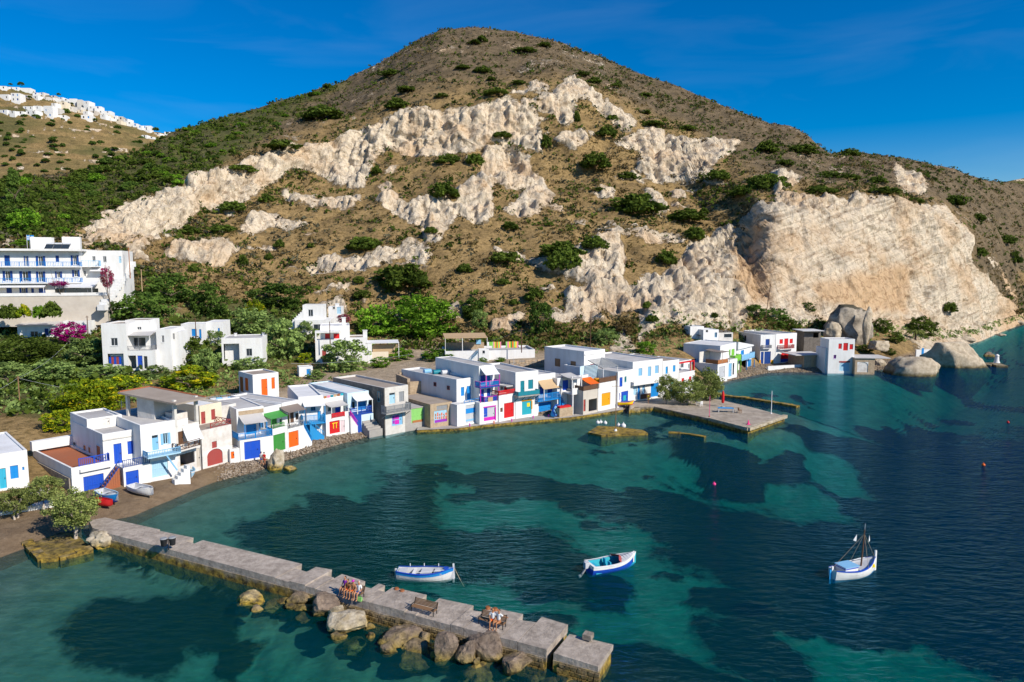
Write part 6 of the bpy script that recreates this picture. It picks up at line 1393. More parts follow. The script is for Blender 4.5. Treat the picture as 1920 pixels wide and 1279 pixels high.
for i, (lab, V, x, y, rx, ry, z, m_) in enumerate(BL):
    px, py = V(x, y); s_ = 3.097 if V is W2 else 3.0
    boulder('boulder', lab, px, py, rx/s_*1.28, ry/s_*1.28, z, m_, 20+i, group='boulders along the pier')
# root of the pier: rough rock and ruined basin
boulder('rock_outcrop', 'whitish yellow jagged rock beside the root of the pier', 195, 1012, 27, 19, 0.6, 'boulder_pale', 61, rough=0.5, cat='rock')
dock = thing('ruined_basin', 'ruined low stone basin wall with yellow weed, left of pier root', 'ruin', (0, 0, 0))
def wallrun(parent, pts, z0, z1, w, m, name='wall'):
    for (p, q) in zip(pts[:-1], pts[1:]):
        mb = MB(); d = (q-p); d.z = 0; n_ = max(1, int(d.length/1.2)); rr = random.Random(int(p.x*10))
        for k in range(n_):
            a = p+(q-p)*(k/n_); b = p+(q-p)*((k+1)/n_); mb.bar((a.x, a.y, (z0+z1)/2+rr.uniform(-.06, .06)), (b.x, b.y, (z0+z1)/2+rr.uniform(-.06, .06)), w*rr.uniform(.85, 1.15), z1-z0)
        mb.build(name, m, parent)
wallrun(dock, [at_z(*W1(140, 215), 0.3), at_z(*W1(240, 318), 0.3), at_z(*W1(330, 310), 0.3), at_z(*W1(515, 262), 0.3)], -1.2, 0.35, 0.9, 'sea_wall')
mb = MB(); q = [at_z(*W1(150, 215), 0.12), at_z(*W1(245, 310), 0.12), at_z(*W1(510, 258), 0.12), at_z(*W1(420, 180), 0.12), at_z(*W1(240, 170), 0.12)]
mb.add([(v.x, v.y, 0.15) for v in q]+[(v.x, v.y, -1.5) for v in q], [(0, 1, 2, 3, 4)]+[(k, (k+1) % 5, (k+1) % 5+5, k+5)[::-1] for k in range(5)]); mb.build('floor', 'boulder_grey', dock)
# approach slab from beach to pier
ap = MB(); q = [at_z(*W1(520, 150), 1.2), at_z(*W1(720, 212), 1.2), at_z(*W1(900, 160), 1.2), at_z(*W1(590, 92), 1.2), at_z(*W1(500, 110), 1.2)]
ap.add([(v.x, v.y, 1.225) for v in q]+[(v.x, v.y, -2) for v in q], [(0, 1, 2, 3, 4)]+[(k, (k+1) % 5, (k+1) % 5+5, k+5)[::-1] for k in range(5)])
apo = ap.build('path', 'pier_concrete'); apo['kind'] = 'structure'

# ------------------------------------------------------------------ walkway along the front row
def slab_poly(name, pts, z, zb, m, parent=None):
    mb = MB(); k_ = len(pts); mb.add([(v.x, v.y, z) for v in pts]+[(v.x, v.y, zb) for v in pts], [tuple(range(k_))]+[(k, (k+1) % k_, (k+1) % k_+k_, k+k_)[::-1] for k in range(k_)])
    return mb.build(name, m, parent)
near = [R4(850, 935), R4(1120, 925), R4(1500, 898), R4(1920, 858), R5(300, 945), R5(900, 890), R5(1290, 845), R5(1600, 808), R5(1850, 768)]
near = [R4(848, 938), R4(1300, 918), R4(1560, 885), R5(400, 930), R5(800, 892), R5(1250, 855), R5(1570, 812), R5(1850, 768)]
far_ = [R4(860, 905), R4(1300, 885), R4(1560, 838), R5(400, 895), R5(800, 842), R5(1250, 828), R5(1570, 772), R5(1850, 738)]
walk = slab_poly('quay_walkway', [at_z(*p, 0.4) for p in near]+[at_z(*p, 0.4) for p in far_[::-1]], 0.4, -1.8, 'sea_wall'); walk['kind'] = 'structure'
mb = MB()
for p, q, r_, s_ in zip(near[:-1], near[1:], far_[:-1], far_[1:]):
    a, b, c, d = (at_z(*p, .41), at_z(*q, .41), at_z(*s_, .41), at_z(*r_, .41)); mb.quad((a.x, a.y, .406), (b.x, b.y, .406), (c.x, c.y, .406), (d.x, d.y, .406))
wt = mb.build('walkway_paving', 'concrete', walk)

# ------------------------------------------------------------------ quay platform, jetties, islet
quay = thing('quay_platform', 'square concrete quay with ochre kerb reaching into the bay, trees at its root', 'quay', at_z(*VQ(660, 345), 0))
def rel(o, v): return v-o.location
def P_(o, V, pts, z): return [rel(o, at_z(*V(*p), z)) for p in pts]
top = P_(quay, VQ, [(430, 372), (470, 350), (655, 348), (800, 380), (1150, 455), (1500, 545), (1830, 432), (1500, 345), (1240, 285), (1100, 262), (800, 260), (560, 280), (440, 320)], 0.85)
slab_poly('sea_wall', top, 0.845, -3, 'sea_wall', quay); slab_poly('paving', [v*0.985+Vector((0.12, 0.1, 0)) for v in top], 0.86, 0.7, 'quay_paving', quay)
slab_poly('sea_wall', [Vector((v.x*1.0, v.y-0.12, 0)) for v in P_(quay, VQ, [(655, 352), (1150, 460), (1498, 550), (1505, 540), (1150, 450), (660, 345)], 0.55)], 0.55, -3, 'sea_wall', quay)
for (p, q) in (((1500, 548), (1838, 432)), ((1150, 458), (1500, 548))):
    a, b = P_(quay, VQ, [p, q], 0.88); mb = MB(); mb.bar((a.x, a.y, 0.83), (b.x, b.y, 0.83), 0.7 if p == (1500, 548) else 0.35, 0.5); mb.build('kerb', 'boulder_pale', quay)
blk_ = P_(quay, VQ, [(455, 372), (530, 372), (530, 345), (455, 345)], 0.6); slab_poly('mooring_block', blk_, 0.62, -2, 'boulder_pale', quay)
jet = thing('jetty', 'thin low stone jetty behind the quay platform', 'jetty', at_z(*VQ(1225, 225), 0)); wallrun(jet, P_(jet, VQ, [(1190, 215), (1300, 245), (1500, 268), (1700, 300), (1950, 342)], 0.3), -1.5, 0.35, 1.3, 'sea_wall')
low = thing('jetty', 'short weed-brown stone bar awash between islet and quay', 'jetty', at_z(*VQ(950, 590), 0)); wallrun(low, P_(low, VQ, [(785, 578), (900, 585), (1000, 600), (1115, 618)], 0.1), -1.5, 0.14, 0.8, 'sea_wall')
isl = thing('islet_platform', 'low weedy stone platform with thin pole standing in the water', 'platform', at_z(*VQ(330, 570), 0))
slab_poly('platform', P_(isl, VQ, [(60, 578), (180, 604), (600, 586), (560, 560), (330, 528), (150, 520)], 0.3), 0.3, -2.5, 'sea_wall', isl)
mb = MB(); a = rel(isl, at_z(*VQ(308, 566), 0.3)); hgt = 9.5; mb.tube([(a.x, a.y, 0.2), (a.x, a.y, hgt)], [0.07, 0.04], 6); mb.bar((a.x-0.7, a.y, 7.4), (a.x+0.7, a.y, 7.4), 0.06); mb.build('pole', 'wood', isl)
mb = MB(); mb.tube([(a.x, a.y, 0.2), (a.x, a.y, 0.6)], [0.3, 0.15], 8); mb.build('pole_base', 'white', isl)
def ball_mesh(name, r=1.0):
    bm = bmesh.new(); bmesh.ops.create_uvsphere(bm, u_segments=12, v_segments=8, radius=r); me = bpy.data.meshes.new(name); bm.to_mesh(me); bm.free(); me.polygons.foreach_set('use_smooth', [True]*len(me.polygons)); return me
BM = ball_mesh('buoy')
def buoy(px, py, r, m, label, group=None, z=0.05):
    b_ = thing('buoy', label, 'buoy', at_z(px, py, z), 0, group); o = link('float', ball_mesh('float', r), m, b_); mb = MB(); mb.tube([(0, 0, r*0.8), (0, 0, r*1.5)], r*0.2, 6); mb.build('lug', m, b_)
for i, (x, y) in enumerate(((148, 492), (175, 490), (215, 496), (335, 516), (378, 522))): buoy(*VQ(x, y), 0.32 if i != 4 else 0.42, 'white', ['leftmost white mooring buoy above islet platform', 'second white mooring buoy from left above islet', 'third white mooring buoy left of the islet pole', 'white buoy just right of the islet pole', 'largest white buoy right of the islet pole'][i], 'white buoys by the islet', 0.35 if i > 2 else 0.1)
for i, (x, y) in enumerate(((125, 985), (397, 955), (597, 930), (838, 895), (1012, 880))):
    p = at_z(*R5(x, y), 0.0); st = thing('mooring_post', ['pink mooring post in the water, leftmost of five', 'orange-pink mooring post in front of the magenta house', 'magenta mooring post in front of the red garage', 'magenta mooring post in front of the teal door', 'tall magenta mooring post in front of the azure garage'][i], 'post', p, 0, 'mooring posts along the walkway')
    mb = MB(); mb.tube([(0, 0, -1), (0, 0, 0.75)], 0.09, 8); mb.build('post', 'orange' if i == 1 else 'magenta', st); mb = MB(); mb.tube([(0, 0, 0.75), (0, 0, 0.9)], [0.13, 0.08], 8); mb.build('cap', 'orange' if i == 1 else 'magenta', st)
for (px, py, m_, lab) in ((1339, 908, 'buoy', 'small pink buoy in the open bay'), (1890, 792, 'red', 'tiny red buoy far right on the sea'), (1844, 872, 'orange', 'tiny orange buoy at right on the sea')): buoy(px, py, 0.22, m_, lab)
# furniture on the quay
p = at_z(*VQ(1272, 350), 0.85); um = thing('closed_parasol', 'closed red parasol standing on the quay platform', 'parasol', p)
mb = MB(); mb.tube([(0, 0, 0), (0, 0, 3.0)], 0.035, 6); mb.build('pole', 'pale_grey', um); mb = MB(); mb.tube([(0, 0, 0.7), (0, 0, 0.9), (0, 0, 1.4), (0, 0, 2.0), (0, 0, 2.7), (0, 0, 2.95)], [0.16, 0.26, 0.24, 0.27, 0.17, 0.04], 10); mb.build('canopy', 'red', um); mb = MB(); mb.tube([(0, 0, 0), (0, 0, 0.12)], [0.35, 0.3], 10); mb.build('base', 'concrete', um)
p = at_z(*VQ(1298, 398), 0.85); tb = thing('quay_table', 'long table with bright blue top on the quay platform', 'table', p, R(-8))
mb = MB(); mb.box(-1.3, -0.5, 0.72, 1.3, 0.5, 0.78); mb.build('tabletop', 'sky', tb)
for x in (-1.2, 1.2):
    for y in (-0.42, 0.42): mb = MB(); mb.box(x-0.04, y-0.04, 0, x+0.04, y+0.04, 0.72); mb.build('leg', 'white', tb)
def chair(loc_, rz, m_, label, group=None, s=1.0):
    c = thing('chair', label, 'chair', loc_, rz, group)
    mb = MB(); mb.box(-0.25, -0.25, 0.42, 0.25, 0.25, 0.46); mb.build('seat', m_, c); mb = MB()
    for k in range(4): mb.box(-0.24+0.13*k, 0.22, 0.46, -0.15+0.13*k, 0.26, 0.92)
    mb.box(-0.26, 0.215, 0.88, 0.26, 0.265, 0.96); mb.build('backrest', m_, c)
    for x in (-0.22, 0.22):
        for y in (-0.22, 0.22): mb = MB(); mb.box(x-0.03, y-0.03, 0, x+0.03, y+0.03, 0.42); mb.build('leg', m_, c)
    for x in (-0.27, 0.27): mb = MB(); mb.box(x-0.025, -0.24, 0.62, x+0.025, 0.24, 0.66); mb.box(x-0.025, -0.24, 0.4, x+0.025, -0.19, 0.62); mb.build('armrest', m_, c)
    return c
chair(at_z(*VQ(1048, 335), 0.85), R(160), 'white', 'white plastic chair on the quay, nearest the trees', 'white chairs on the quay'); chair(at_z(*VQ(1075, 345), 0.85), R(200), 'white', 'white plastic chair on the quay, right of another white chair', 'white chairs on the quay')
chair(at_z(*VQ(1385, 398), 0.85), R(80), 'beige', 'pale wooden chair right of blue quay table', None); chair(at_z(*VQ(1425, 405), 0.85), R(100), 'wood', 'brown chair, rightmost on the quay platform', None)
for (x, y, y2, m_, lab, r_) in ((1152, 440, 250, 'buoy', 'thin pink pole on near edge of the quay', 0.045), (1708, 412, 205, 'white', 'white lamp pole at far corner of the quay', 0.07)):
    p = at_z(*VQ(x, y), 0.85); hgt = at_y(*VQ(x, y2), p.y).z-p.z; o = thing('pole', lab, 'pole', p); mb = MB(); mb.tube([(0, 0, 0), (0, 0, hgt)], [r_, r_*0.7], 6); mb.build('shaft', m_, o); mb = MB(); mb.tube([(0, 0, 0), (0, 0, 0.15)], [0.2, 0.12], 8); mb.build('base', 'rust' if m_ == 'buoy' else 'white', o)
p = at_z(*VQ(1503, 508), 0.87); cn = thing('traffic_cone', 'small pink cone on the corner of the quay', 'cone', p); mb = MB(); mb.box(-0.28, -0.28, 0, 0.28, 0.28, 0.06); mb.build('base', 'buoy', cn); mb = MB(); mb.tube([(0, 0, 0.06), (0, 0, 0.7)], [0.2, 0.05], 10); mb.build('body', 'buoy', cn)

# ------------------------------------------------------------------ rocks of the headland and beach
def big_rock(name, label, V, sc, cx, cy, rx, ry, z, ky, kz, m, seed, flat=0.0, rough=0.28, rot=0.0, sub=4, cat='rock', Y=None):
    return boulder(name, label, *V(cx, cy), rx/sc, ry/sc, z, m, seed, Y=Y, ky=ky, kz=kz, sub=sub, rough=rough, rot=rot, flat=flat, cat=cat)
big_rock('sea_rock', 'pale rounded rock with hollow at the tip of the village', R8, 4.364, 1010, 690, 310, 80, 0.3, 0.55, 5.2, 'headland', 71, 0.75, 0.25)
big_rock('sea_rock', 'flat-topped pale rock behind rounded rock, white wall on its top', R8, 4.364, 1360, 630, 270, 90, 0.4, 0.6, 9.4, 'headland', 72, 0.62, 0.25)
big_rock('sea_rock', 'dark low rock in the water near white beacon', R8, 4.364, 1645, 555, 48, 14, 0.2, 0.6, 1.2, 'boulder_grey', 73)
o = big_rock('huge_boulder', 'huge dark-topped grey boulder standing behind the last red shutter house', R8, 4.364, 490, 290, 215, 190, 7.0, 0.6, 7.4, 'headland_grey', 74, 0.72, 0.32, 0.1, cat='boulder', Y=200)
big_rock('rock_slab', 'slanting pale rock slab leaning against the huge boulder', R8, 4.364, 640, 300, 50, 150, 6.5, 0.8, 5.6, 'headland', 75, 0, 0.2, 0.5, Y=194)
big_rock('rock_slab', 'pinkish rock slab below the huge boulder on its left', R8, 4.364, 345, 360, 75, 80, 5.0, 0.8, 3.2, 'headland', 76, 0, 0.3, 0.2, Y=192)
big_rock('rock', 'pale fallen rock on the slope behind stone arch shed', R8, 4.364, 740, 470, 110, 50, 3.6, 0.7, 1.9, 'headland', 77, 0.6, Y=190)
big_rock('rock', 'pale broken rock at cave mouth beside stone arch shed', R8, 4.364, 735, 635, 60, 55, 1.2, 0.8, 2.2, 'headland', 78, 0.7, Y=181)
boulder('shore_rock', 'pale upright rock standing on pebble beach before green garage', *R3(555, 1090), 18, 18, 0.9, 'boulder_pale', 83, kz=1.7, rough=0.35, cat='rock')
boulder('shore_rock', 'low mossy rock at water edge beside upright beach rock', *R3(690, 1155), 16, 7, 0.1, 'boulder_pale', 84, cat='rock')
boulder('hill_rock', 'pair-like red-brown boulder on left ridge of the hill', 533, 207, 14, 10, 100, 'boulder_grey', 86, cat='boulder') if False else None
bc = thing('beacon', 'small white beacon on low ledge off the headland', 'beacon', at_z(*R8(1696, 612), 0.5)); mb = MB(); mb.tube([(0, 0, 0), (0, 0, 0.6), (0, 0, 1.8)], [0.8, 0.55, 0.45], 12); mb.build('tower', 'white', bc); mb = MB(); mb.tube([(0, 0, 1.8), (0, 0, 1.95), (0, 0, 2.3)], [0.55, 0.55, 0.2], 12); mb.build('lantern', 'white', bc)
lg = thing('beacon_ledge', 'low ledge of rock carrying the white beacon', 'ledge', at_z(*R8(1660, 620), 0)); wallrun(lg, P_(lg, R8, [(1570, 618), (1660, 625), (1755, 628)], 0.4), -2, 0.5, 5.0, 'headland')
p = at_y(*R8(1040, 500), 196); hw = thing('terrace_wall', 'low white wall with blue gate leading to flat-topped headland rock', 'wall', (p.x, p.y, p.z), R(14)); mb = MB(); mb.box(0, 0, -3, 6.2, 0.35, -0.2); mb.build('wall', 'white', hw)
mb = MB(); mb.box(1.8, -0.06, -2.0, 2.5, -0.003, 0.2); mb.build('gate', 'azure', hw); mb = MB(); mb.box(8.2, 0.6, -3, 9.2, 1.4, 0.6); mb.build('pillar', 'white', hw)

for i, (x, y, rx, ry, lab) in enumerate(((1640, 352, 70, 34, 'pale rock slab at the foot of right cliff, nearest the cave'), (1540, 382, 60, 36, 'grey-white rock wedge at the foot of right cliff'), (1440, 425, 85, 40, 'wide pale rock at the foot of right cliff above headland'), (1330, 405, 70, 45, 'pale leaning rock above the flat-topped headland rock'), (1560, 330, 60, 40, 'grey rock hump on the lower right cliff'), (1730, 385, 45, 14, 'low wet rock in the water off right cliff'), (1870, 285, 60, 26, 'dark-footed pale rock at far right shore'))):
    big_rock('cliff_rock', lab, R8, 4.364, x, y, rx, ry, 1.0, 0.8, None, 'headland', 140+i, 0, 0.30, 0.4*i)

rnd = random.Random(77)
for i in range(26):      # lesser brown rocks of the bank in front of the pier
    t_ = 0.42+0.56*i/25; q = A+ex*(L*t_)-ey*(rnd.uniform(0.7, 3.2)); px, py = proj((q.x, q.y, 0))
    boulder('bank_rock', 'brown rock of the rough bank along the foot of pier', px, py, rnd.uniform(8, 22), rnd.uniform(6, 13), rnd.uniform(-0.55, 0.15), 'boulder_grey', 200+i, group='rocks of the bank along the pier', rough=0.25, cat='rock')
# ------------------------------------------------------------------ boats
def hull_mesh(L_, B_, D_, sheer=0.25, stern=0.7, n=18, thick=0.05, transom=True, keel=0.12, bow_rise=0.35):
    """lofted open hull; returns outer shell, gunwale strip, station function. x forward, bow at +L/2, z=0 waterline"""
    def half(t):      # t 0 stern .. 1 bow
        return B_/2*(stern+(1-stern)*min(1, t/0.42)**0.8 if t < 0.42 else max(0.0, 1-((t-0.42)/0.58)**2.3))
    def zt(t): return D_*(0.62+sheer*(t-0.35)**2*3+bow_rise*max(0, t-0.6)**2)
    def zk(t): return -D_*0.38+D_*0.30*max(0, (t-0.82)/0.18)**1.5
    rows = []
    for i in range(n+1):
        t = i/n; x = -L_/2+L_*t; b = half(t); top = zt(t); k = zk(t); row = []
        for j in range(7):
            a = j/6; y = b*(1-(1-a)**2.6) if a < 1 else b; y = b*math.sin(a*math.pi/2)**0.75; z = k+(top-k)*a**1.6
            row.append((x+(0.12*L_*0.3*a if t > 0.97 else 0), y, z))
        rows.append(row)
    return rows, half, zt
def make_boat(name, label, cat, loc_, rz, L_, B_, D_, cols, extras=None, group=None, tilt=(0, 0), **kw):
    """cols: list of (z-fraction, material) bands from keel to rim"""
    o = thing(name, label, cat, loc_, rz, group); o.rotation_euler = (tilt[0], tilt[1], rz)
    rows, half, zt = hull_mesh(L_, B_, D_, **kw); n_ = len(rows)
    bands = [(0, 3, cols[0]), (3, 5, cols[1]), (5, 6, cols[2])]
    for (j0, j1, m_) in bands:
        mb = MB()
        for s_ in (1, -1):
            for i in range(n_-1):
                for j in range(j0, j1):
                    q = [rows[i][j], rows[i+1][j], rows[i+1][j+1], rows[i][j+1]]; q = [(x, y*s_, z) for x, y, z in q]
                    mb.add(q if s_ < 0 else q[::-1], [(0, 1, 2, 3)], 0, True)
        if True:   # transom
            for j in range(j0, j1):
                a, b = rows[0][j], rows[0][j+1]; mb.quad((a[0], -a[1], a[2]), (a[0], a[1], a[2]), (b[0], b[1], b[2]), (b[0], -b[1], b[2]))
        mb.build({0: 'hull_bottom', 3: 'hull', 5: 'top_strake'}[j0], m_, o)
    # inside lining and gunwale
    mb = MB(); gw = MB()
    for s_ in (1, -1):
        for i in range(n_-1):
            a, b = rows[i][6], rows[i+1][6]; f = 0.86
            q = [(a[0], a[1]*s_*f, a[2]-0.02), (b[0], b[1]*s_*f, b[2]-0.02), (b[0], b[1]*s_*0.7, 0.04), (a[0], a[1]*s_*0.7, 0.04)]; mb.add(q if s_ < 0 else q[::-1], [(0, 1, 2, 3)])
            gw.add([(a[0], a[1]*s_*1.03, a[2]+0.03), (b[0], b[1]*s_*1.03, b[2]+0.03), (b[0], b[1]*s_*f, b[2]+0.03), (a[0], a[1]*s_*f, a[2]+0.03)], [(0, 1, 2, 3) if s_ > 0 else (3, 2, 1, 0)])
            gw.add([(a[0], a[1]*s_*1.03, a[2]-0.04), (b[0], b[1]*s_*1.03, b[2]-0.04), (b[0], b[1]*s_*1.03, b[2]+0.03), (a[0], a[1]*s_*1.03, a[2]+0.03)], [(0, 1, 2, 3) if s_ < 0 else (3, 2, 1, 0)])
    for i in range(n_-1):
        a, b = rows[i][6], rows[i+1][6]; mb.quad((a[0], -a[1]*0.7, 0.04), (b[0], -b[1]*0.7, 0.04), (b[0], b[1]*0.7, 0.04), (a[0], a[1]*0.7, 0.04))
    a = rows[0][6]; mb.quad((a[0]+0.04, -a[1]*0.9, a[2]), (a[0]+0.04, a[1]*0.9, a[2]), (a[0]+0.04, a[1]*0.7, 0.03), (a[0]+0.04, -a[1]*0.7, 0.03))
    mb.build('inner_lining', cols[3], o); gw.build('gunwale', cols[4], o)
    o['_half'] = 0; del o['_half']
    return o, half, zt
def thwart(o, half, zt, L_, t, w, m_, name='thwart', drop=0.12):
    x = -L_/2+L_*t; b = half(t)*0.88; mb = MB(); mb.box(x-w/2, -b, zt(t)-drop-0.05, x+w/2, b, zt(t)-drop); mb.build(name, m_, o)
def oar(o, p, q, m_):
    p, q = Vector(p), Vector(q); d = (q-p).normalized(); mb = MB(); mb.tube([p, p+(q-p)*0.78], 0.025, 6); mb.build('oar', m_, o); mb = MB(); mb.bar(p+(q-p)*0.75, q, 0.14, 0.025); mb.build('oar_blade', m_, o)
# wooden fishing boat in front of the pier
p = at_z(*W2(735, 135), 0.0); L_ = 4.7
o, half, zt = make_boat('fishing_boat', 'blue and white wooden rowing boat moored beside the pier', 'boat', p, R(-4), L_, 1.75, 1.0, ('white', 'white', 'azure', 'pale_grey', 'blue'), stern=0.62)
thwart(o, half, zt, L_, 0.30, 0.25, 'white'); thwart(o, half, zt, L_, 0.52, 0.95, 'pale_grey', 'deck_board'); thwart(o, half, zt, L_, 0.74, 0.7, 'pale_grey', 'deck_board'); thwart(o, half, zt, L_, 0.10, 0.7, 'pale_grey', 'stern_deck', 0.05)
mb = MB(); x = -L_/2+L_*0.89
ring = [(-L_/2+L_*t, half(t)*0.9, zt(t)) for t in (0.83, 0.87, 0.91, 0.95, 0.99)]
for (a, b) in zip(ring[:-1], ring[1:]): mb.quad((a[0], -a[1], a[2]), (b[0], -b[1], b[2]), (b[0], b[1], b[2]), (a[0], a[1], a[2]))
fd = mb.build('foredeck', 'pale_blue', o); mb = MB(); mb.tube([(x-0.05, 0, zt(.89)+0.005), (x-0.05, 0, zt(.89)+0.04)], 0.25, 12); mb.build('hatch', 'blue', fd)
mb = MB(); mb.box(L_/2-0.02, -0.05, -0.3, L_/2+0.12, 0.05, zt(1)+0.32); mb.build('stem_post', 'white', o)
mb = MB(); mb.box(-L_/2-0.22, -0.03, -0.35, -L_/2-0.04, 0.03, 0.75); mb.build('rudder', 'white', o)
for t in (0.2, 0.45, 0.72):
    mb = MB(); mb.box(-L_/2+L_*t-0.03, half(t)*0.95, zt(t), -L_/2+L_*t+0.03, half(t)*1.0, zt(t)+0.28); mb.build('thole_pin', 'white', o)
oar(o, (-0.6, -half(.5)*0.8, zt(.5)+0.08), (1.6, -half(.8)*0.6, zt(.8)+0.1), 'white')
mb = MB(); mb.tube([(L_/2+0.05, 0, zt(1)+0.1), (L_/2+0.6, -0.2, 0.1), (L_/2+1.0, -0.4, -0.5)], 0.02, 5); mb.build('mooring_rope', 'bamboo', o)
# motor boat
p = at_z(*W3(208, 262), 0.0); L_ = 4.6
o, half, zt = make_boat('motor_boat', 'dark blue motorboat with turquoise cockpit and outboard engine', 'boat', p, R(24), L_, 1.9, 1.05, ('sky', 'blue', 'white', 'turquoise', 'white'), stern=0.86)
mb = MB(); ring = [(-L_/2+L_*t, half(t)*0.97, zt(t)) for t in (0.62, 0.68, 0.74, 0.8, 0.86, 0.92, 0.97, 1.0)]
for (a, b) in zip(ring[:-1], ring[1:]): mb.add([(a[0], -a[1], a[2]), (b[0], -b[1], b[2]), (b[0], 0, b[2]+0.10), (a[0], 0, a[2]+0.14), (b[0], b[1], b[2]), (a[0], a[1], a[2])], [(0, 1, 2, 3), (3, 2, 4, 5)])
mb.build('foredeck', 'pale_grey', o)
ws = MB(); xb = -L_/2+L_*0.60; ys = half(.6)*0.9
for s_ in (1, -1): ws.hexa([(xb+0.5, 0, zt(.65)+0.1), (xb, ys*s_, zt(.6)), (xb+0.04, ys*s_, zt(.6)), (xb+0.54, 0, zt(.65)+0.1)], [(xb+0.22, 0, zt(.65)+0.34), (xb-0.25, ys*s_, zt(.6)+0.24), (xb-0.22, ys*s_, zt(.6)+0.24), (xb+0.25, 0, zt(.65)+0.34)])
ws.build('windscreen', 'dull_red', o)
for (t, y) in ((0.45, 0.4), (0.45, -0.4)):
    x = -L_/2+L_*t; mb = MB(); mb.box(x-0.25, y-0.22, 0.05, x+0.22, y+0.22, 0.40); mb.box(x-0.32, y-0.22, 0.40, x-0.22, y+0.22, 0.8); mb.build('seat', 'cyan', o)
mb = MB(); mb.box(-L_/2+0.3, -0.75, 0.05, -L_/2+0.85, 0.75, 0.48); mb.build('bench_seat', 'cyan', o)
mb = MB(); mb.box(-L_/2+0.02, -0.8, zt(0)-0.12, -L_/2+0.3, 0.8, zt(0)-0.04); mb.build('stern_deck', 'white', o)
en = MB(); en.box(-L_/2-0.42, -0.18, 0.45, -L_/2-0.02, 0.18, 0.95); e_ = en.build('outboard_engine', 'pale_grey', o); mb = MB(); mb.bar((-L_/2-0.25, 0, 0.5), (-L_/2-0.75, 0, -0.15), 0.13); mb.build('leg', 'grey_paint', e_); mb = MB(); mb.tube([(-L_/2-0.78, 0, -0.15), (-L_/2-0.95, 0, -0.2)], 0.14, 6); mb.build('propeller', 'pale_grey', e_)
for k in range(3): 
    mb = MB(); t = 0.55+0.06*k
mb = MB(); mb.tube([(L_/2-0.15, -0.12, zt(1)-0.1), (L_/2-0.3, -0.3, 0.3)], 0.07, 6); mb.build('fender', 'white', o)
# fishing boat with mast
p = at_z(*W3(1612, 300), 0.0); L_ = 4.7
o, half, zt = make_boat('mast_boat', 'white wooden fishing boat with brown mast and blue trim at right', 'boat', p, R(21), L_, 1.95, 1.1, ('sky', 'white', 'white', 'pale_grey', 'blue'), stern=0.45, sheer=0.35, bow_rise=0.5)
mb = MB()
ring = [(-L_/2+L_*t, half(t)*0.9, zt(t)-0.16) for t in (0.52, 0.6, 0.7, 0.8, 0.9, 0.97)]
for (a, b) in zip(ring[:-1], ring[1:]): mb.quad((a[0], -a[1], a[2]), (b[0], -b[1], b[2]), (b[0], b[1], b[2]), (a[0], a[1], a[2]))
mb.build('foredeck', 'pale_grey', o)
mb = MB(); mb.box(-1.5, -0.55, 0.1, -0.1, 0.55, 0.95); cb_ = mb.build('engine_box', 'white', o); mb = MB(); mb.box(-1.56, -0.61, 0.951, -0.04, 0.61, 1.02); mb.build('box_lid', 'light_blue', cb_); mb = MB(); mb.box(-1.505, -0.56, 0.80, -0.095, 0.56, 0.88); mb.build('trim', 'blue', cb_)
mb = MB(); mb.tube([(0.75, 0, 0.2), (0.9, 0, 2.2), (1.0, 0, 3.8)], [0.075, 0.06, 0.04], 8); ms = mb.build('mast', 'brown', o); mb = MB(); mb.tube([(1.0, 0, 3.8), (1.02, 0, 4.3)], 0.02, 5); mb.build('mast_tip', 'pale_grey', ms)
mb = MB()
for q in ((L_/2-0.1, 0, zt(1)), (-L_/2+0.4, 0.3, zt(0)), (0.6, 0.95, zt(.6)), (0.6, -0.95, zt(.6))): mb.tube([(0.98, 0, 3.4), q], 0.012, 4)
mb.build('stays', 'bamboo', o)
for (a, s_) in (((0.35, 0.22, 2.75), 1), ((1.4, -0.1, 2.65), -1)):
    mb = MB(); mb.add([a, (a[0]+0.1, a[1]+0.05, a[2]+0.6), (a[0]-0.25*s_, a[1]+0.1, a[2]+0.1), (a[0]+0.02, a[1]+0.03, a[2]), (a[0]+0.12, a[1]+0.08, a[2]+0.6), (a[0]-0.23*s_, a[1]+0.13, a[2]+0.1)], [(0, 1, 2), (5, 4, 3), (0, 3, 4, 1), (1, 4, 5, 2), (2, 5, 3, 0)]); mb.build('pennant', 'white', ms)
mb = MB(); mb.box(L_/2-0.05, -0.06, 0.0, L_/2+0.12, 0.06, zt(1)+0.5); mb.build('stem_post', 'white', o)
mb = MB(); mb.box(-L_/2-0.12, -0.06, -0.3, -L_/2+0.05, 0.06, zt(0)+0.25); mb.build('stern_post', 'white', o); mb = MB(); mb.box(-L_/2-0.32, -0.03, -0.4, -L_/2-0.12, 0.03, 0.8); mb.build('rudder', 'sky', o)
oar(o, (-0.8, half(.4)*0.85, zt(.4)+0.12), (1.6, half(.75)*0.8, zt(.75)+0.12), 'white'); oar(o, (-0.5, half(.4)*0.75, zt(.4)+0.16), (1.8, half(.75)*0.65, zt(.75)+0.16), 'white')
mb = MB(); mb.tube([(1.6, -0.5, 0.62), (1.6, -0.5, 0.85)], [0.18, 0.12], 8); mb.build('yellow_bucket', 'bright_yellow', o)
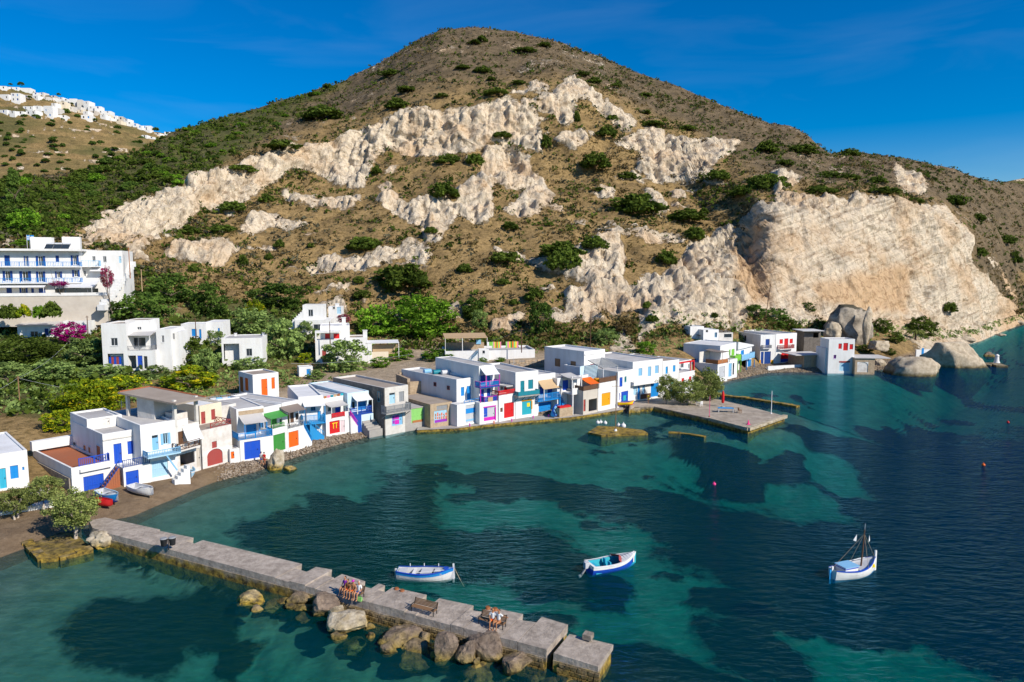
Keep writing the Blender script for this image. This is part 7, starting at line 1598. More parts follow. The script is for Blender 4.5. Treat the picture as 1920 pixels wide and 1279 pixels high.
# boats drawn up on the shore
def beach_boat(label, V, x, y, z, rz, L_, B_, D_, cols, tilt=(0, 0), kind='rowing_boat', **kw):
    o, half, zt = make_boat(kind, label, 'boat', at_z(*V(x, y), z), rz, L_, B_, D_, cols, tilt=tilt, **kw)
    for t in (0.3, 0.6): thwart(o, half, zt, L_, t, 0.22, cols[3])
    return o
beach_boat('blue rowing boat with pale inside on beach before big blue door', R1, 765, 800, 1.35, R(-35), 4.0, 1.5, 0.8, ('blue', 'azure', 'azure', 'pale_grey', 'pale_blue'))
beach_boat('red kayak-like boat lying on sand beside blue rowing boat', R1, 722, 842, 1.2, R(-20), 2.8, 1.1, 0.6, ('red', 'red', 'red', 'red', 'red'))
beach_boat('white rowing boat on sand before navy terrace railing', R1, 1000, 758, 1.2, R(-30), 4.0, 1.6, 0.75, ('white', 'white', 'white', 'pale_grey', 'white'))
beach_boat('pale blue and white boat at the light blue balcony house', R2, 865, 1100, 1.2, R(-60), 3.6, 1.3, 0.7, ('white', 'pale_blue', 'white', 'pale_blue', 'light_blue'))
beach_boat('blue boat propped on its side against azure garage door', R5, 1075, 775, 1.4, R(75), 3.6, 1.4, 0.7, ('azure', 'azure', 'blue', 'light_blue', 'blue'), (R(65), R(-15)))
beach_boat('small orange and yellow boat before deep blue door', R6, 560, 945, 1.05, R(10), 3.0, 1.1, 0.6, ('orange', 'bright_yellow', 'yellow', 'blue', 'yellow'))
# loungers before the pale blue garage
for i, (x, y) in enumerate(((482, 1165), (580, 1138))):
    c = thing('sun_lounger', ['grey sun lounger, left one before pale blue garage door', 'grey sun lounger, right one before pale blue garage door'][i], 'lounger', at_z(*R2(x, y), 1.1), R(-30), 'loungers on the beach')
    mb = MB(); mb.hexa([(-0.3, -1.0, 0.25), (0.3, -1.0, 0.25), (0.3, 0.2, 0.3), (-0.3, 0.2, 0.3)], [(-0.3, -1.0, 0.31), (0.3, -1.0, 0.31), (0.3, 0.2, 0.36), (-0.3, 0.2, 0.36)]); mb.build('seat', 'pale_grey', c)
    mb = MB(); mb.hexa([(-0.3, 0.2, 0.3), (0.3, 0.2, 0.3), (0.3, 0.75, 0.95), (-0.3, 0.75, 0.95)], [(-0.3, 0.16, 0.36), (0.3, 0.16, 0.36), (0.3, 0.7, 1.0), (-0.3, 0.7, 1.0)]); mb.build('backrest', 'pale_grey', c)
    for (a, b) in ((-0.27, -0.8), (0.27, -0.8), (-0.27, 0.1), (0.27, 0.1)): mb = MB(); mb.box(a-0.03, b-0.03, -0.1, a+0.03, b+0.03, 0.3); mb.build('leg', 'grey_paint', c)
# twin waste bins on the pier
p = at_z(316, 1031, PZ); tbn = thing('waste_bins', 'pair of black waste bins on a post on the pier', 'bin', p, R(20))
mb = MB(); mb.tube([(0, 0, 0), (0, 0, 1.0)], 0.05, 6); mb.build('post', 'black', tbn)
for x in (-0.34, 0.34):
    mb = MB(); mb.tube([(x, 0, 0.42), (x, 0, 1.05)], [0.24, 0.30], 10); b_ = mb.build('bin', 'black', tbn); mb = MB(); mb.tube([(x, 0, 1.06), (x, 0, 1.14)], [0.33, 0.25], 10); mb.build('lid', 'grey_paint', b_)

# ------------------------------------------------------------------ benches on the pier
def bench(V, x, y, label, rz, Wd=1.75):
    b_ = thing('bench', label, 'bench', at_z(*V(x, y), PZ+0.01), rz, 'benches on the pier')
    b_.scale = (1.0, 0.9, 0.8)
    for k in range(4): mb = MB(); mb.box(-Wd/2, -0.45+0.125*k, 0.42, Wd/2, -0.35+0.125*k, 0.46); mb.build('seat_slat', 'wood', b_)
    for k in range(5): mb = MB(); zc = 0.50+0.10*k; yy = 0.06+0.035*k; mb.box(-Wd/2, yy, zc, Wd/2, yy+0.03, zc+0.08); mb.build('back_slat', 'wood', b_)
    for x_ in (-Wd/2+0.06, Wd/2-0.06):
        mb = MB(); mb.bar((x_, -0.42, 0), (x_, -0.42, 0.62), 0.05); mb.bar((x_, 0.08, 0), (x_, 0.05, 0.42), 0.05); mb.bar((x_, 0.05, 0.42), (x_, 0.24, 1.02), 0.05); mb.bar((x_, -0.44, 0.40), (x_, 0.08, 0.40), 0.05); mb.bar((x_, -0.45, 0.63), (x_, 0.1, 0.63), 0.05); mb.build('iron_frame', 'dark', b_)
    return b_
RZP = math.atan2(ex.y, ex.x)      # along the pier (sits facing the photographer's side)
bench(W2, 318, 232, 'bench under four seated people on the pier', RZP, 2.0); b2 = bench(W2, 735, 330, 'empty slatted bench in the middle of the pier', RZP, 2.0); b3 = bench(W2, 1130, 405, 'bench carrying the couple near end of the pier', RZP, 2.0)
# ------------------------------------------------------------------ foliage
def leaf_mat(name, c1, c2, flower=None, fl=0.0):
    m, n, l = new_mat(name)
    o = n.new('ShaderNodeOutputMaterial'); d = n.new('ShaderNodeBsdfDiffuse'); t = n.new('ShaderNodeBsdfTranslucent'); mx_ = n.new('ShaderNodeMixShader'); mx_.inputs[0].default_value = 0.36
    l.new(d.outputs[0], mx_.inputs[1]); l.new(t.outputs[0], mx_.inputs[2]); l.new(mx_.outputs[0], o.inputs[0])
    a = n.new('ShaderNodeAttribute'); a.attribute_name = 'tint'; r = n.new('ShaderNodeValToRGB'); l.new(a.outputs['Fac'], r.inputs[0]); e = r.color_ramp.elements
    e[0].position = 0.0; e[0].color = col4(c1); e[1].position = 0.8; e[1].color = col4(c2)
    if flower: 
        e.new(1.0-fl); e[1].position = max(0.05, 1.0-fl-0.02) if e[1].position > 1.0-fl else e[1].position
        q = [x for x in e]; q[-1].color = col4(flower)
        e[0].color = col4(c1); q[1].color = col4(c2); e[2].position = 1.0-fl+0.01; e[2].color = col4(flower)
    oi = n.new('ShaderNodeObjectInfo'); h_ = n.new('ShaderNodeHueSaturation'); mr = n.new('ShaderNodeMapRange'); mr.inputs[3].default_value = 0.75; mr.inputs[4].default_value = 1.2
    l.new(oi.outputs['Random'], mr.inputs[0]); l.new(mr.outputs[0], h_.inputs['Value']); l.new(r.outputs[0], h_.inputs['Color']); l.new(h_.outputs[0], d.inputs[0]); l.new(h_.outputs[0], t.inputs[0]); MATS[name] = m
leaf_mat('leaf_dark', (0.028, 0.060, 0.014), (0.145, 0.234, 0.043)); leaf_mat('leaf_shrub', (0.032, 0.059, 0.011), (0.150, 0.210, 0.034))
leaf_mat('leaf_green', (0.045, 0.124, 0.013), (0.238, 0.425, 0.037)); leaf_mat('leaf_olive', (0.065, 0.107, 0.029), (0.325, 0.439, 0.129))
leaf_mat('leaf_tamarisk', (0.092, 0.125, 0.033), (0.394, 0.448, 0.132)); leaf_mat('leaf_acacia', (0.088, 0.161, 0.013), (0.371, 0.456, 0.025), (0.693, 0.561, 0.017), 0.12)
leaf_mat('leaf_magenta', (0.165, 0.020, 0.058), (0.742, 0.020, 0.363)); leaf_mat('leaf_bloom', (0.074, 0.074, 0.025), (0.495, 0.049, 0.165)); leaf_mat('leaf_dry', (0.099, 0.073, 0.030), (0.289, 0.214, 0.086)); leaf_mat('leaf_sage', (0.055, 0.052, 0.032), (0.20, 0.19, 0.12)); leaf_mat('leaf_palm', (0.049, 0.074, 0.020), (0.214, 0.247, 0.066))
pmat('bark', (0.15, 0.115, 0.085), 0.95, (0.06, 0.045, 0.035), 2.0, 0.5, 0.6, 6.0); pmat('bark_pale', (0.52, 0.44, 0.36), 0.95, (0.3, 0.24, 0.19), 2.0, 0.4, 0.5, 6.0)
def leaf_cloud(rs, centres, radii, tints, per, size, flat=0.75):
    """many small leaf faces scattered round clump centres; returns verts, faces, tint"""
    V, F_, T = [], [], []
    N = len(centres)*per
    c = np.repeat(centres, per, 0); rr = np.repeat(radii, per)
    d = rs.normal(size=(N, 3)); d /= np.linalg.norm(d, axis=1, keepdims=True)+1e-9
    q = c+d*(rr*rs.uniform(0.35, 1.0, N)**0.6)[:, None]*np.array([1, 1, flat])
    nrm = d+0.7*rs.normal(size=(N, 3)); nrm /= np.linalg.norm(nrm, axis=1, keepdims=True)+1e-9
    a = np.cross(nrm, rs.normal(size=(N, 3))); a /= np.linalg.norm(a, axis=1, keepdims=True)+1e-9; b = np.cross(nrm, a)
    s = size*rs.uniform(0.6, 1.35, N)[:, None]; k = rs.uniform(0.45, 0.8, N)[:, None]
    vs_ = np.stack([q-a*s, q-b*s*k, q+a*s, q+b*s*k], 1).reshape(-1, 3)
    fs_ = np.arange(N*4).reshape(-1, 4)
    t = np.clip(np.repeat(tints, per)+rs.normal(0, 0.16, N), 0, 1); t = np.repeat(t, 4)
    return vs_, fs_, t
def crown_mesh(name, seed, clumps=70, per=26, size=0.075, kind='round'):
    rs = np.random.RandomState(seed); d = rs.normal(size=(clumps, 3)); d /= np.linalg.norm(d, axis=1, keepdims=True)
    rad = rs.uniform(0.25, 1.0, clumps)**0.45*0.84
    lump = 1+0.28*fbm(d[:, 0]*1.7+seed, d[:, 1]*1.7, d[:, 2]*1.7, 3, seed)
    c = d*(rad*lump)[:, None]
    if kind == 'dome': c[:, 2] = np.abs(c[:, 2])*1.0-0.25
    if kind == 'cone': s_ = np.clip(0.95-0.7*(c[:, 2]+1)/2, 0.12, 1); c[:, 0] *= s_; c[:, 1] *= s_; c[:, 2] *= 1.1
    r = rs.uniform(0.14, 0.30, clumps)*(0.8 if kind != 'cone' else 0.7)
    tint = np.clip(rs.uniform(0.15, 0.85, clumps), 0, 1)
    v, f, t = leaf_cloud(rs, c, r, tint, per, size)
    me = mesh_np(name, v, f); attr(me, 'tint', t); return me
CROWN = {}
def crown(kind, k):
    key = (kind, k)
    if key not in CROWN:
        cfg = {'tree': (95, 34, 0.060, 'round'), 'shrub': (85, 30, 0.082, 'dome'), 'fine': (110, 34, 0.050, 'round'), 'cone': (70, 26, 0.07, 'cone'), 'big': (190, 36, 0.043, 'round')}[kind]
        CROWN[key] = crown_mesh('crown_'+kind, 100+k*13+len(kind), *cfg)
    return CROWN[key]
def mat_mesh(me, m):
    c = me.copy(); c.materials.clear(); c.materials.append(M(m)); return c
CM = {}
def crown_of(kind, k, m):
    if (kind, k, m) not in CM: CM[(kind, k, m)] = mat_mesh(crown(kind, k), m)
    return CM[(kind, k, m)]
def trunk_mesh(h_, r, spread, seed, m, stems=1):
    rnd = random.Random(seed); mb = MB()
    for s_ in range(stems):
        x0 = rnd.uniform(-0.2, 0.2)*(stems > 1); a = rnd.uniform(0, 6.28); fork = h_*rnd.uniform(0.5, 0.65)
        mb.tube([(x0, 0, -0.6), (x0+0.06*h_*math.cos(a), 0.06*h_*math.sin(a), fork*0.5), (x0+0.08*h_*math.cos(a+1), 0.08*h_*math.sin(a), fork)], [r, r*0.8, r*0.62], 7)
        for k in range(4):
            b = a+k*1.6+rnd.uniform(-.3, .3); mb.tube([(x0+0.08*h_*math.cos(a+1), 0.08*h_*math.sin(a), fork*0.95), (x0+spread*0.3*math.cos(b), spread*0.3*math.sin(b), h_*0.85), (x0+spread*0.6*math.cos(b), spread*0.6*math.sin(b), h_*rnd.uniform(1.05, 1.3))], [r*0.5, r*0.34, r*0.1], 5)
    return mb
NT_ = [0]
def tree(label, px, py, rx, ry, m='leaf_olive', kind='tree', Y=None, base=None, bark='bark', name='tree', cat='tree', group=None, stems=1, ky=0.9, sink=0.0):
    """crown centred at picture point px,py with half sizes rx,ry in picture px"""
    NT_[0] += 1; k = NT_[0]
    if Y is None:
        g = ground_on_ray(px, py+ry*0.85); Y = g.y+rx*g.y/F_PX*0.5 if g is not None else 160
    c = at_y(px, py, Y); s = (Y*CP+(CAM_H-c.z)*SP)/F_PX; RX, RZ = rx*s, ry*s
    gz = base if base is not None else ground_z(c.x, c.y)
    gz = min(gz, c.z-RZ*0.35)
    root = thing(name, label, cat, (c.x, c.y, gz), (k*2.4) % 6.28, group)
    o = link('crown', crown_of(kind, k % 4, m), None, root); o.location = (0, 0, c.z-gz); o.scale = (RX*1.12, RX*ky*1.12, RZ*1.12)
    hh = max(0.4, c.z-gz); tm = trunk_mesh(hh, max(0.10, min(0.30, RX*0.08)), RX, k, bark, stems); tm.build('trunk' if kind != 'shrub' else 'stem', bark, root)
    return root
def shrub(label, px, py, rx, ry, m='leaf_shrub', group=None, name='shrub', Y=None):
    NT_[0] += 1; k = NT_[0]
    g = ground_on_ray(px, py+ry*0.55) if Y is None else at_y(px, py+ry*0.55, Y)
    if g is None: return
    s = (g.y*CP+(CAM_H-g.z)*SP)/F_PX; RX, RZ = rx*s, ry*s
    root = thing(name, label, 'shrub', g, (k*2.4) % 6.28, group)
    o = link('crown', crown_of('shrub', k % 4, m), None, root); o.location = (0, 0.0, RZ*0.35); o.scale = (RX*1.3, RX*1.05, max(RZ*1.45, RX*0.5))
    mb = MB(); mb.tube([(0, 0, -0.5), (0.05, 0, RZ*0.5)], [0.12, 0.06], 5); mb.build('stem', 'bark', root)
    return root
# trees of the village
tree('tamarisk tree with two pale trunks at the root of the pier', 137, 952, 48, 36, 'leaf_tamarisk', 'big', Y=at_z(147, 1003, 0.5).y, base=0.4, bark='bark_pale', stems=2)
tree('tamarisk tree before far left house, left one of two', 28, 938, 32, 24, 'leaf_tamarisk', 'big', Y=68.5, base=0.9, bark='bark_pale', stems=2)
tree('tamarisk tree before far left house, right one of two', 82, 917, 34, 25, 'leaf_tamarisk', 'big', Y=70.5, base=0.9, bark='bark_pale')
tree('grey-green tree on quay by the blue arcade', 1250, 728, 22, 24, 'leaf_tamarisk', 'big', Y=at_z(1246, 757, 0.85).y, base=0.85, bark='bark_pale')
tree('grey-green spreading tree in middle of quay trees', 1290, 733, 34, 23, 'leaf_tamarisk', 'big', Y=at_z(1287, 758, 0.85).y, base=0.85, bark='bark_pale')
tree('largest grey-green tree on the quay beside white chairs', 1325, 719, 32, 30, 'leaf_tamarisk', 'big', Y=at_z(1318, 750, 0.85).y, base=0.85, bark='bark_pale')
VT = [('dark green tree rising right of hotel path', 265, 582, 56, 38, 'leaf_dark', 'tree'), ('dark bushy tree on slope above small blue-shuttered house', 318, 545, 46, 34, 'leaf_dark', 'tree'), ('dense green tree left of yellowish tree on slope', 394, 566, 38, 36, 'leaf_dark', 'tree'),
 ('dark broad tree above the olive grove, with brown top', 520, 556, 54, 30, 'leaf_dark', 'tree'), ('yellow-green small tree between two dark trees', 478, 580, 20, 20, 'leaf_acacia', 'tree'), ('large olive tree left of stepped white house', 468, 606, 44, 30, 'leaf_olive', 'tree'), ('large olive tree in front of stepped white house', 524, 640, 46, 42, 'leaf_olive', 'tree'),
 ('olive tree before white house with red shutters', 648, 668, 50, 36, 'leaf_olive', 'tree'), ('huge bright green fig tree beside reed pergola', 788, 597, 84, 44, 'leaf_green', 'big'), ('bright green tree left of huge fig tree', 705, 604, 40, 34, 'leaf_green', 'tree'), ('dark green tree behind small olive right of stepped house', 575, 622, 25, 20, 'leaf_olive', 'tree'),
 ('dark round tree below the pale scree right of pergola', 1014, 598, 28, 38, 'leaf_dark', 'tree'), ('dark tree behind reed pergola', 886, 578, 27, 22, 'leaf_dark', 'tree'), ('grey-green bush tree between fig and dark tree', 898, 600, 18, 20, 'leaf_olive', 'tree'),
 ('yellow-flowering tree behind unfinished concrete storey', 352, 712, 54, 26, 'leaf_acacia', 'tree'), ('yellow-flowering tree left of unfinished concrete storey', 235, 725, 48, 25, 'leaf_acacia', 'tree'), ('large yellow-green tree behind blue-doored two-storey house', 165, 750, 66, 40, 'leaf_acacia', 'big'), ('yellow-green tree near the wooden pole', 112, 792, 34, 24, 'leaf_acacia', 'tree'),
 ('brown-green leafy tree below magenta bougainvillea', 45, 662, 62, 34, 'leaf_shrub', 'big'), ('grey-green olive in the garden left of two-storey house', 165, 662, 46, 34, 'leaf_olive', 'tree'), ('grey-green olive at left behind wooden pole', 92, 698, 52, 26, 'leaf_olive', 'tree'), ('grey-green olive below two-storey house porch', 190, 700, 44, 18, 'leaf_olive', 'tree'), ('green olive at left photo edge above bare ground', 15, 705, 42, 26, 'leaf_olive', 'tree'),
 ('round green tree right of two-storey house', 340, 660, 44, 32, 'leaf_shrub', 'tree'), ('silvery olive tree beside small porch house', 386, 680, 30, 28, 'leaf_olive', 'tree'), ('low olive shrub before small porch house', 470, 684, 36, 14, 'leaf_olive', 'tree'), ('low silvery olive right of two-storey house', 290, 698, 30, 13, 'leaf_olive', 'tree'), ('green tree by the small blue-shuttered house', 405, 635, 18, 18, 'leaf_olive', 'tree'), ('bright hedge bush right of straw-screened porch', 738, 664, 40, 15, 'leaf_green', 'tree'), ('leafy hedge before straw-screened porch', 712, 680, 22, 12, 'leaf_green', 'tree'), ('green bush beside tiny shed', 593, 704, 18, 10, 'leaf_olive', 'tree'), ('yellow-green bush beside white house with red shutters', 572, 672, 14, 12, 'leaf_acacia', 'tree'),
 ('bright green spreading bush by the terrace road', 825, 667, 38, 13, 'leaf_green', 'tree'), ('small round bush at the foot of white terrace, left', 905, 676, 10, 6, 'leaf_green', 'tree'), ('small round bush at the foot of white terrace, right', 938, 675, 12, 5, 'leaf_green', 'tree'), ('shrub at the left end below hotel wall', 17, 580, 18, 19, 'leaf_shrub', 'tree'), ('yellowish shrub second from left below hotel wall', 45, 578, 13, 16, 'leaf_acacia', 'tree'), ('bright green shrub below hotel wall', 73, 580, 12, 18, 'leaf_green', 'tree'), ('round shrub below hotel wall, rightmost', 98, 576, 17, 20, 'leaf_shrub', 'tree'),
 ('pine tree on upper left slope with dark crown', 26, 356, 24, 36, 'leaf_dark', 'cone'), ('round light green pine above hotel', 46, 415, 30, 26, 'leaf_green', 'tree'), ('dark pine behind round light green pine', 12, 400, 24, 26, 'leaf_dark', 'tree'), ('dark green bush beside hotel flags', 38, 458, 18, 9, 'leaf_green', 'tree'),
 ('dark tree left of leaning pole under the right cliff', 1415, 586, 20, 18, 'leaf_dark', 'tree'), ('dark spreading tree under the right cliff', 1452, 594, 28, 18, 'leaf_dark', 'tree'), ('low green tree behind red shutter house', 1478, 610, 24, 12, 'leaf_shrub', 'tree'), ('small umbrella-shaped pine left of huge boulder', 1516, 577, 17, 10, 'leaf_dark', 'tree'), ('green bush beside stone hut', 1508, 636, 17, 14, 'leaf_shrub', 'tree'), ('bush at the foot of cliff behind palm', 1728, 614, 28, 22, 'leaf_shrub', 'tree'), ('bush right of huge boulder', 1655, 612, 18, 16, 'leaf_shrub', 'tree'), ('low bush left of palm', 1678, 634, 16, 12, 'leaf_shrub', 'tree'),
 ('light green bush on slope above the long white house', 1210, 652, 20, 14, 'leaf_green', 'tree'), ('olive-coloured bush left of bare rock above white houses', 1135, 632, 26, 18, 'leaf_olive', 'tree'), ('bush between last red shutter house and huge boulder', 1622, 655, 16, 9, 'leaf_shrub', 'tree'), ('low bush above the stone arch shed', 1668, 660, 14, 7, 'leaf_shrub', 'tree'), ('brown-green bush under the tall pole on slope', 1172, 612, 26, 20, 'leaf_dry', 'tree')]
for (lab, px, py, rx, ry, m_, kd) in VT: tree(lab, px, py, rx, ry, m_, kd, group='trees of the village and its slope') if 'below hotel wall' not in lab else shrub(lab, px, py+4, rx, ry, m_, 'shrubs below the hotel', Y=143)
for (lab, px, py, rx, ry, m_, Y_) in (('magenta bougainvillea before low sheet-roofed house', 130, 622, 30, 19, 'leaf_magenta', 143), ('red-flowering bougainvillea climbing beside hotel steps', 200, 520, 13, 21, 'leaf_bloom', 151), ('magenta bougainvillea on hotel balcony edge', 110, 532, 20, 5, 'leaf_magenta', 150), ('red bougainvillea right of stepped white house', 645, 597, 16, 8, 'leaf_bloom', 170)):
    tree(lab, px, py, rx, ry, m_, 'fine', Y=Y_, name='bougainvillea', cat='bougainvillea', group='bougainvilleas')
# palm below the cliff
p = at_z(1716, 640, 3.0); pl = thing('palm_tree', 'short palm tree below the right cliff', 'palm', (p.x, p.y, ground_z(p.x, p.y)))
mb = MB(); mb.tube([(0, 0, -1), (0.1, 0, 2.6)], [0.35, 0.28], 8); mb.build('trunk', 'bark', pl); rnd = random.Random(4)
for k in range(22):
    a = k*2.4; el = rnd.uniform(0.1, 1.2); Lf = rnd.uniform(3.0, 4.2); pts = []
    for i in range(6):
        t = i/5; pts.append(Vector((0.1+math.cos(a)*Lf*t*math.cos(el*(1-t*0.6)), math.sin(a)*Lf*t*math.cos(el*(1-t*0.6)), 2.6+Lf*t*math.sin(el)*(1-0.9*t)-1.2*t*t)))
    mb = MB(); side_ = Vector((-math.sin(a), math.cos(a), 0))
    for i in range(5):
        w0, w1 = 0.32*math.sin(math.pi*(0.12+0.88*i/5)), 0.32*math.sin(math.pi*(0.12+0.88*(i+1)/5))
        for s_ in (1, -1): mb.quad(pts[i], pts[i+1], pts[i+1]+side_*w1*s_-Vector((0, 0, 0.12)), pts[i]+side_*w0*s_-Vector((0, 0, 0.12)))
    o = mb.build('frond', 'leaf_palm', pl); attr(o.data, 'tint', np.full(len(o.data.vertices), rnd.uniform(.3, .9)))

# shrubs one can pick out on the hill
HS = [(V5, 2.7214, [(385,730,55,38),(520,730,40,45),(365,890,80,55),(1130,740,85,58),(1300,815,55,28),(655,605,45,25),(880,640,30,45),(1040,515,20,40),(1195,590,55,45),(1225,520,30,25),(1340,960,130,70),(1590,1015,100,42),(1685,995,28,25),(1760,810,60,40),(1640,1110,55,42),(700,1070,48,30),(905,1060,25,16),(680,1230,80,45),(950,1190,110,55),(1120,1155,70,45),(1490,1230,65,50),(295,1090,28,25),(130,450,60,38),(350,405,35,15),(630,390,75,25),(180,375,55,22),(735,340,40,15),(550,275,45,25),(555,118,35,22),(600,320,28,16),(1130,330,40,20),(1060,295,40,15),(1225,355,35,14),(1430,550,60,20),(1600,570,50,18),(770,175,55,15),(510,135,40,14),(865,150,45,14),(460,262,40,14),(90,290,50,22),(1415,295,18,14),(10,790,30,25),(1870,890,40,35),(1385,400,35,12),(1390,490,30,15),(1145,885,35,18)]),
      (V6, 2.6097, [(620,330,60,40),(790,340,80,30),(625,500,90,55),(500,545,60,30),(265,750,55,40),(1030,355,50,28),(920,465,60,25),(1020,475,50,22),(1165,490,50,25),(715,405,50,20),(880,540,70,22),(1180,540,70,25),(1550,590,55,35),(1660,670,35,25),(1780,780,45,30),(1660,840,30,35),(1820,870,35,40),(1520,1110,40,32),(30,1100,22,22),(50,1165,28,22),(350,1150,20,16),(1350,590,40,20)]),
      (V7, 2.743, [(230,210,80,42),(575,140,28,25),(430,380,150,85),(220,470,55,30),(940,405,35,20),(1250,290,80,80),(1100,470,50,45),(790,560,65,45),(1680,525,22,25),(1705,595,28,28),(1000,510,30,20),(745,335,45,30),(205,395,35,25)]),
      (V4, 2.842, [(870,670,60,40),(1050,630,42,32),(1570,870,85,48),(1150,345,95,35),(930,470,65,28),(1630,480,25,30),(1350,180,120,50),(1750,130,60,30),(820,790,60,30),(640,800,60,30),(930,960,30,40),(1120,870,30,30),(1290,880,22,22),(660,1000,30,30),(1060,940,25,25)])]
WORDS = {0: 'big', 1: 'round', 2: 'low'}
for V, sc, lst in HS:
    for (x, y, rx, ry) in lst:
        px, py = V(x, y); big = rx/sc
        size = 'wide dark green shrub' if big > 27 else ('dark green shrub' if big > 16 else 'small green shrub')
        zone = 'near the hilltop' if py < 130 else ('on the upper brown slope' if py < 215 and px < 1350 else ('on the right ridge' if px > 1400 and py < 400 else ('on the right cliff' if px > 1380 else ('below the long left cliff' if px < 720 else 'on the dry slope under the central cliffs'))))
        shrub(size+' '+zone, px, py, rx/sc, ry/sc, 'leaf_shrub', size+'s '+zone)
# green flank at the left: countable bushes
rs = np.random.RandomState(17); cnt = 0
PX0, PX1, PY0, PY1 = -260.0, 2260.0, 0.0, 860.0
while cnt < 150:
    px = rs.uniform(-20, 640); py = rs.uniform(160, 470)
    if sample(grnI, np.array([px]), np.array([py]))[0] < 0.6: continue
    sz = rs.uniform(5, 12)*(0.7 if py < 300 else 1.0); cnt += 1
    shrub('green bush among many on the overgrown left flank of the hill', px, py, sz*1.3, sz*0.8, ['leaf_shrub', 'leaf_dark', 'leaf_green', 'leaf_shrub'][cnt % 4], 'bushes on the overgrown left flank')
for i in range(110):      # dark round bushes on the far terraces
    px = rs.uniform(0, 290); py = rs.uniform(205, 330)
    if py < 195+px*0.22: continue
    Yd = far_y(px, py); 
    if pix_y(np.array([0.0]), np.array([0.0])) is None: continue
    shrub('dark round bush on the far terraced hill below the village', px, py, rs.uniform(4, 8), rs.uniform(3, 5), 'leaf_dark', 'bushes on the far terraced hill', Y=Yd-3)
for i, (x, y, w) in enumerate(((220, 150, 55), (700, 440, 75), (820, 490, 50), (1650, 630, 50), (760, 360, 30), (620, 262, 35), (315, 290, 35), (110, 155, 30), (1240, 610, 60), (1010, 530, 40))):
    px, py = VP(x, y); Yd = far_y(px, py+3); shrub('dark tree between the houses of the far hilltop village', px, py, w/5.647/1.6, w/5.647/2.2, 'leaf_dark', 'trees in the far hilltop village', 'far_tree', Y=Yd-6)

# ------------------------------------------------------------------ scrub covering the slopes (nobody could count it)
rs = np.random.RandomState(23)
def scrub(name, n_, tmin, tmax, mats, smin, smax, per, wfun, seed):
    rs = np.random.RandomState(seed)
    ti = rs.uniform(tmin, tmax, n_*3).astype(int); ui = rs.randint(0, NU, n_*3)
    w = wfun(ti, ui); keep = rs.uniform(0, 1, n_*3) < w; ti, ui = ti[keep][:n_], ui[keep][:n_]
    c = np.stack([TX2[ti, ui], TY2[ti, ui], TZ2[ti, ui]], 1); c[:, :2] += rs.normal(0, 0.5, (len(c), 2))
    r = rs.uniform(smin, smax, len(c))*rs.uniform(0.6, 1.3, len(c)); c[:, 2] += r*0.25
    tint = rs.uniform(0, 1, len(c))
    v, f, t = leaf_cloud(rs, c, r, tint, per, 1.0, 0.6)
    # leaf size follows clump size
    q = v.reshape(-1, 4, 3); cen = q.mean(1, keepdims=True); q = cen+(q-cen)*(np.repeat(r, per)*0.42)[:, None, None]
    me = mesh_np(name, q.reshape(-1, 3), f); attr(me, 'tint', t)
    o = link(name, me, mats); o['kind'] = 'stuff'; return o
def w_dry(ti, ui): return (1-rock[ti, ui])*(1-0.75*grn[ti, ui])*np.clip(0.35+1.2*med[ti, ui]+0.5*gul[ti, ui], 0.03, 1)
def w_grn(ti, ui): return np.clip(grn[ti, ui], 0, 1)*(1-rock[ti, ui])
def w_spot(ti, ui): return (1-rock[ti, ui])**2*np.clip(0.5+1.4*vnoise(TX2[ti, ui]/11, TY2[ti, ui]/11, TZ2[ti, ui]/11, 303), 0.0, 1)
scrub('dry_scrub', 19000, tpos[5]+5, tpos[9]-1, 'leaf_dry', 0.45, 1.15, 9, w_dry, 31)
scrub('green_scrub', 5200, tpos[4]+4, tpos[9]-2, 'leaf_shrub', 0.7, 1.8, 14, w_grn, 37)
scrub('olive_scrub', 13000, tpos[5]+10, tpos[9]+3, 'leaf_shrub', 0.55, 1.4, 10, w_spot, 41)
scrub('sage_scrub', 9000, tpos[6], tpos[9]+2, 'leaf_sage', 0.5, 1.2, 9, lambda ti, ui: (1-rock[ti, ui])**2*(1-0.6*grn[ti, ui])*np.clip(0.5+1.3*vnoise(TX2[ti, ui]/8, TY2[ti, ui]/8, TZ2[ti, ui]/8, 505), 0, 1), 47)
scrub('garden_scrub', 5000, tpos[4]+6, tpos[6], 'leaf_olive', 0.4, 0.9, 10, lambda ti, ui: (1-np.clip(pav[ti, ui], 0, 1))*np.where(PXg[ti, ui] < 700, 0.8, 0.35), 43)

# ------------------------------------------------------------------ loose stones on the pebble shore
rs = np.random.RandomState(51); V_, F_ = [], []; kk = 0
cube = np.array([(-1,-1,-1),(1,-1,-1),(1,1,-1),(-1,1,-1),(-1,-1,1),(1,-1,1),(1,1,1),(-1,1,1)], float); cf = np.array([(0,3,2,1),(4,5,6,7),(0,1,5,4),(1,2,6,5),(2,3,7,6),(3,0,4,7)])
ti = rs.randint(9, 24, 26000); ui = rs.randint(0, NU, 26000)
keep = (pebble[ti, ui] > 0.4) & (rs.uniform(0, 1, 26000) < 0.8); ti, ui = ti[keep][:9000], ui[keep][:9000]
c = np.stack([TX2[ti, ui]+rs.normal(0, .25, len(ti)), TY2[ti, ui]+rs.normal(0, .2, len(ti)), TZ2[ti, ui]], 1); s = rs.uniform(0.035, 0.13, (len(ti), 1, 1))*rs.uniform(0.6, 1.3, (len(ti), 1, 3))
v = cube[None]*s*(1+rs.uniform(-.3, .3, (len(ti), 8, 3)))*np.array([1, 1, 0.7])+c[:, None, :]
f = (cf[None]+(np.arange(len(ti))*8)[:, None, None]).reshape(-1, 4)
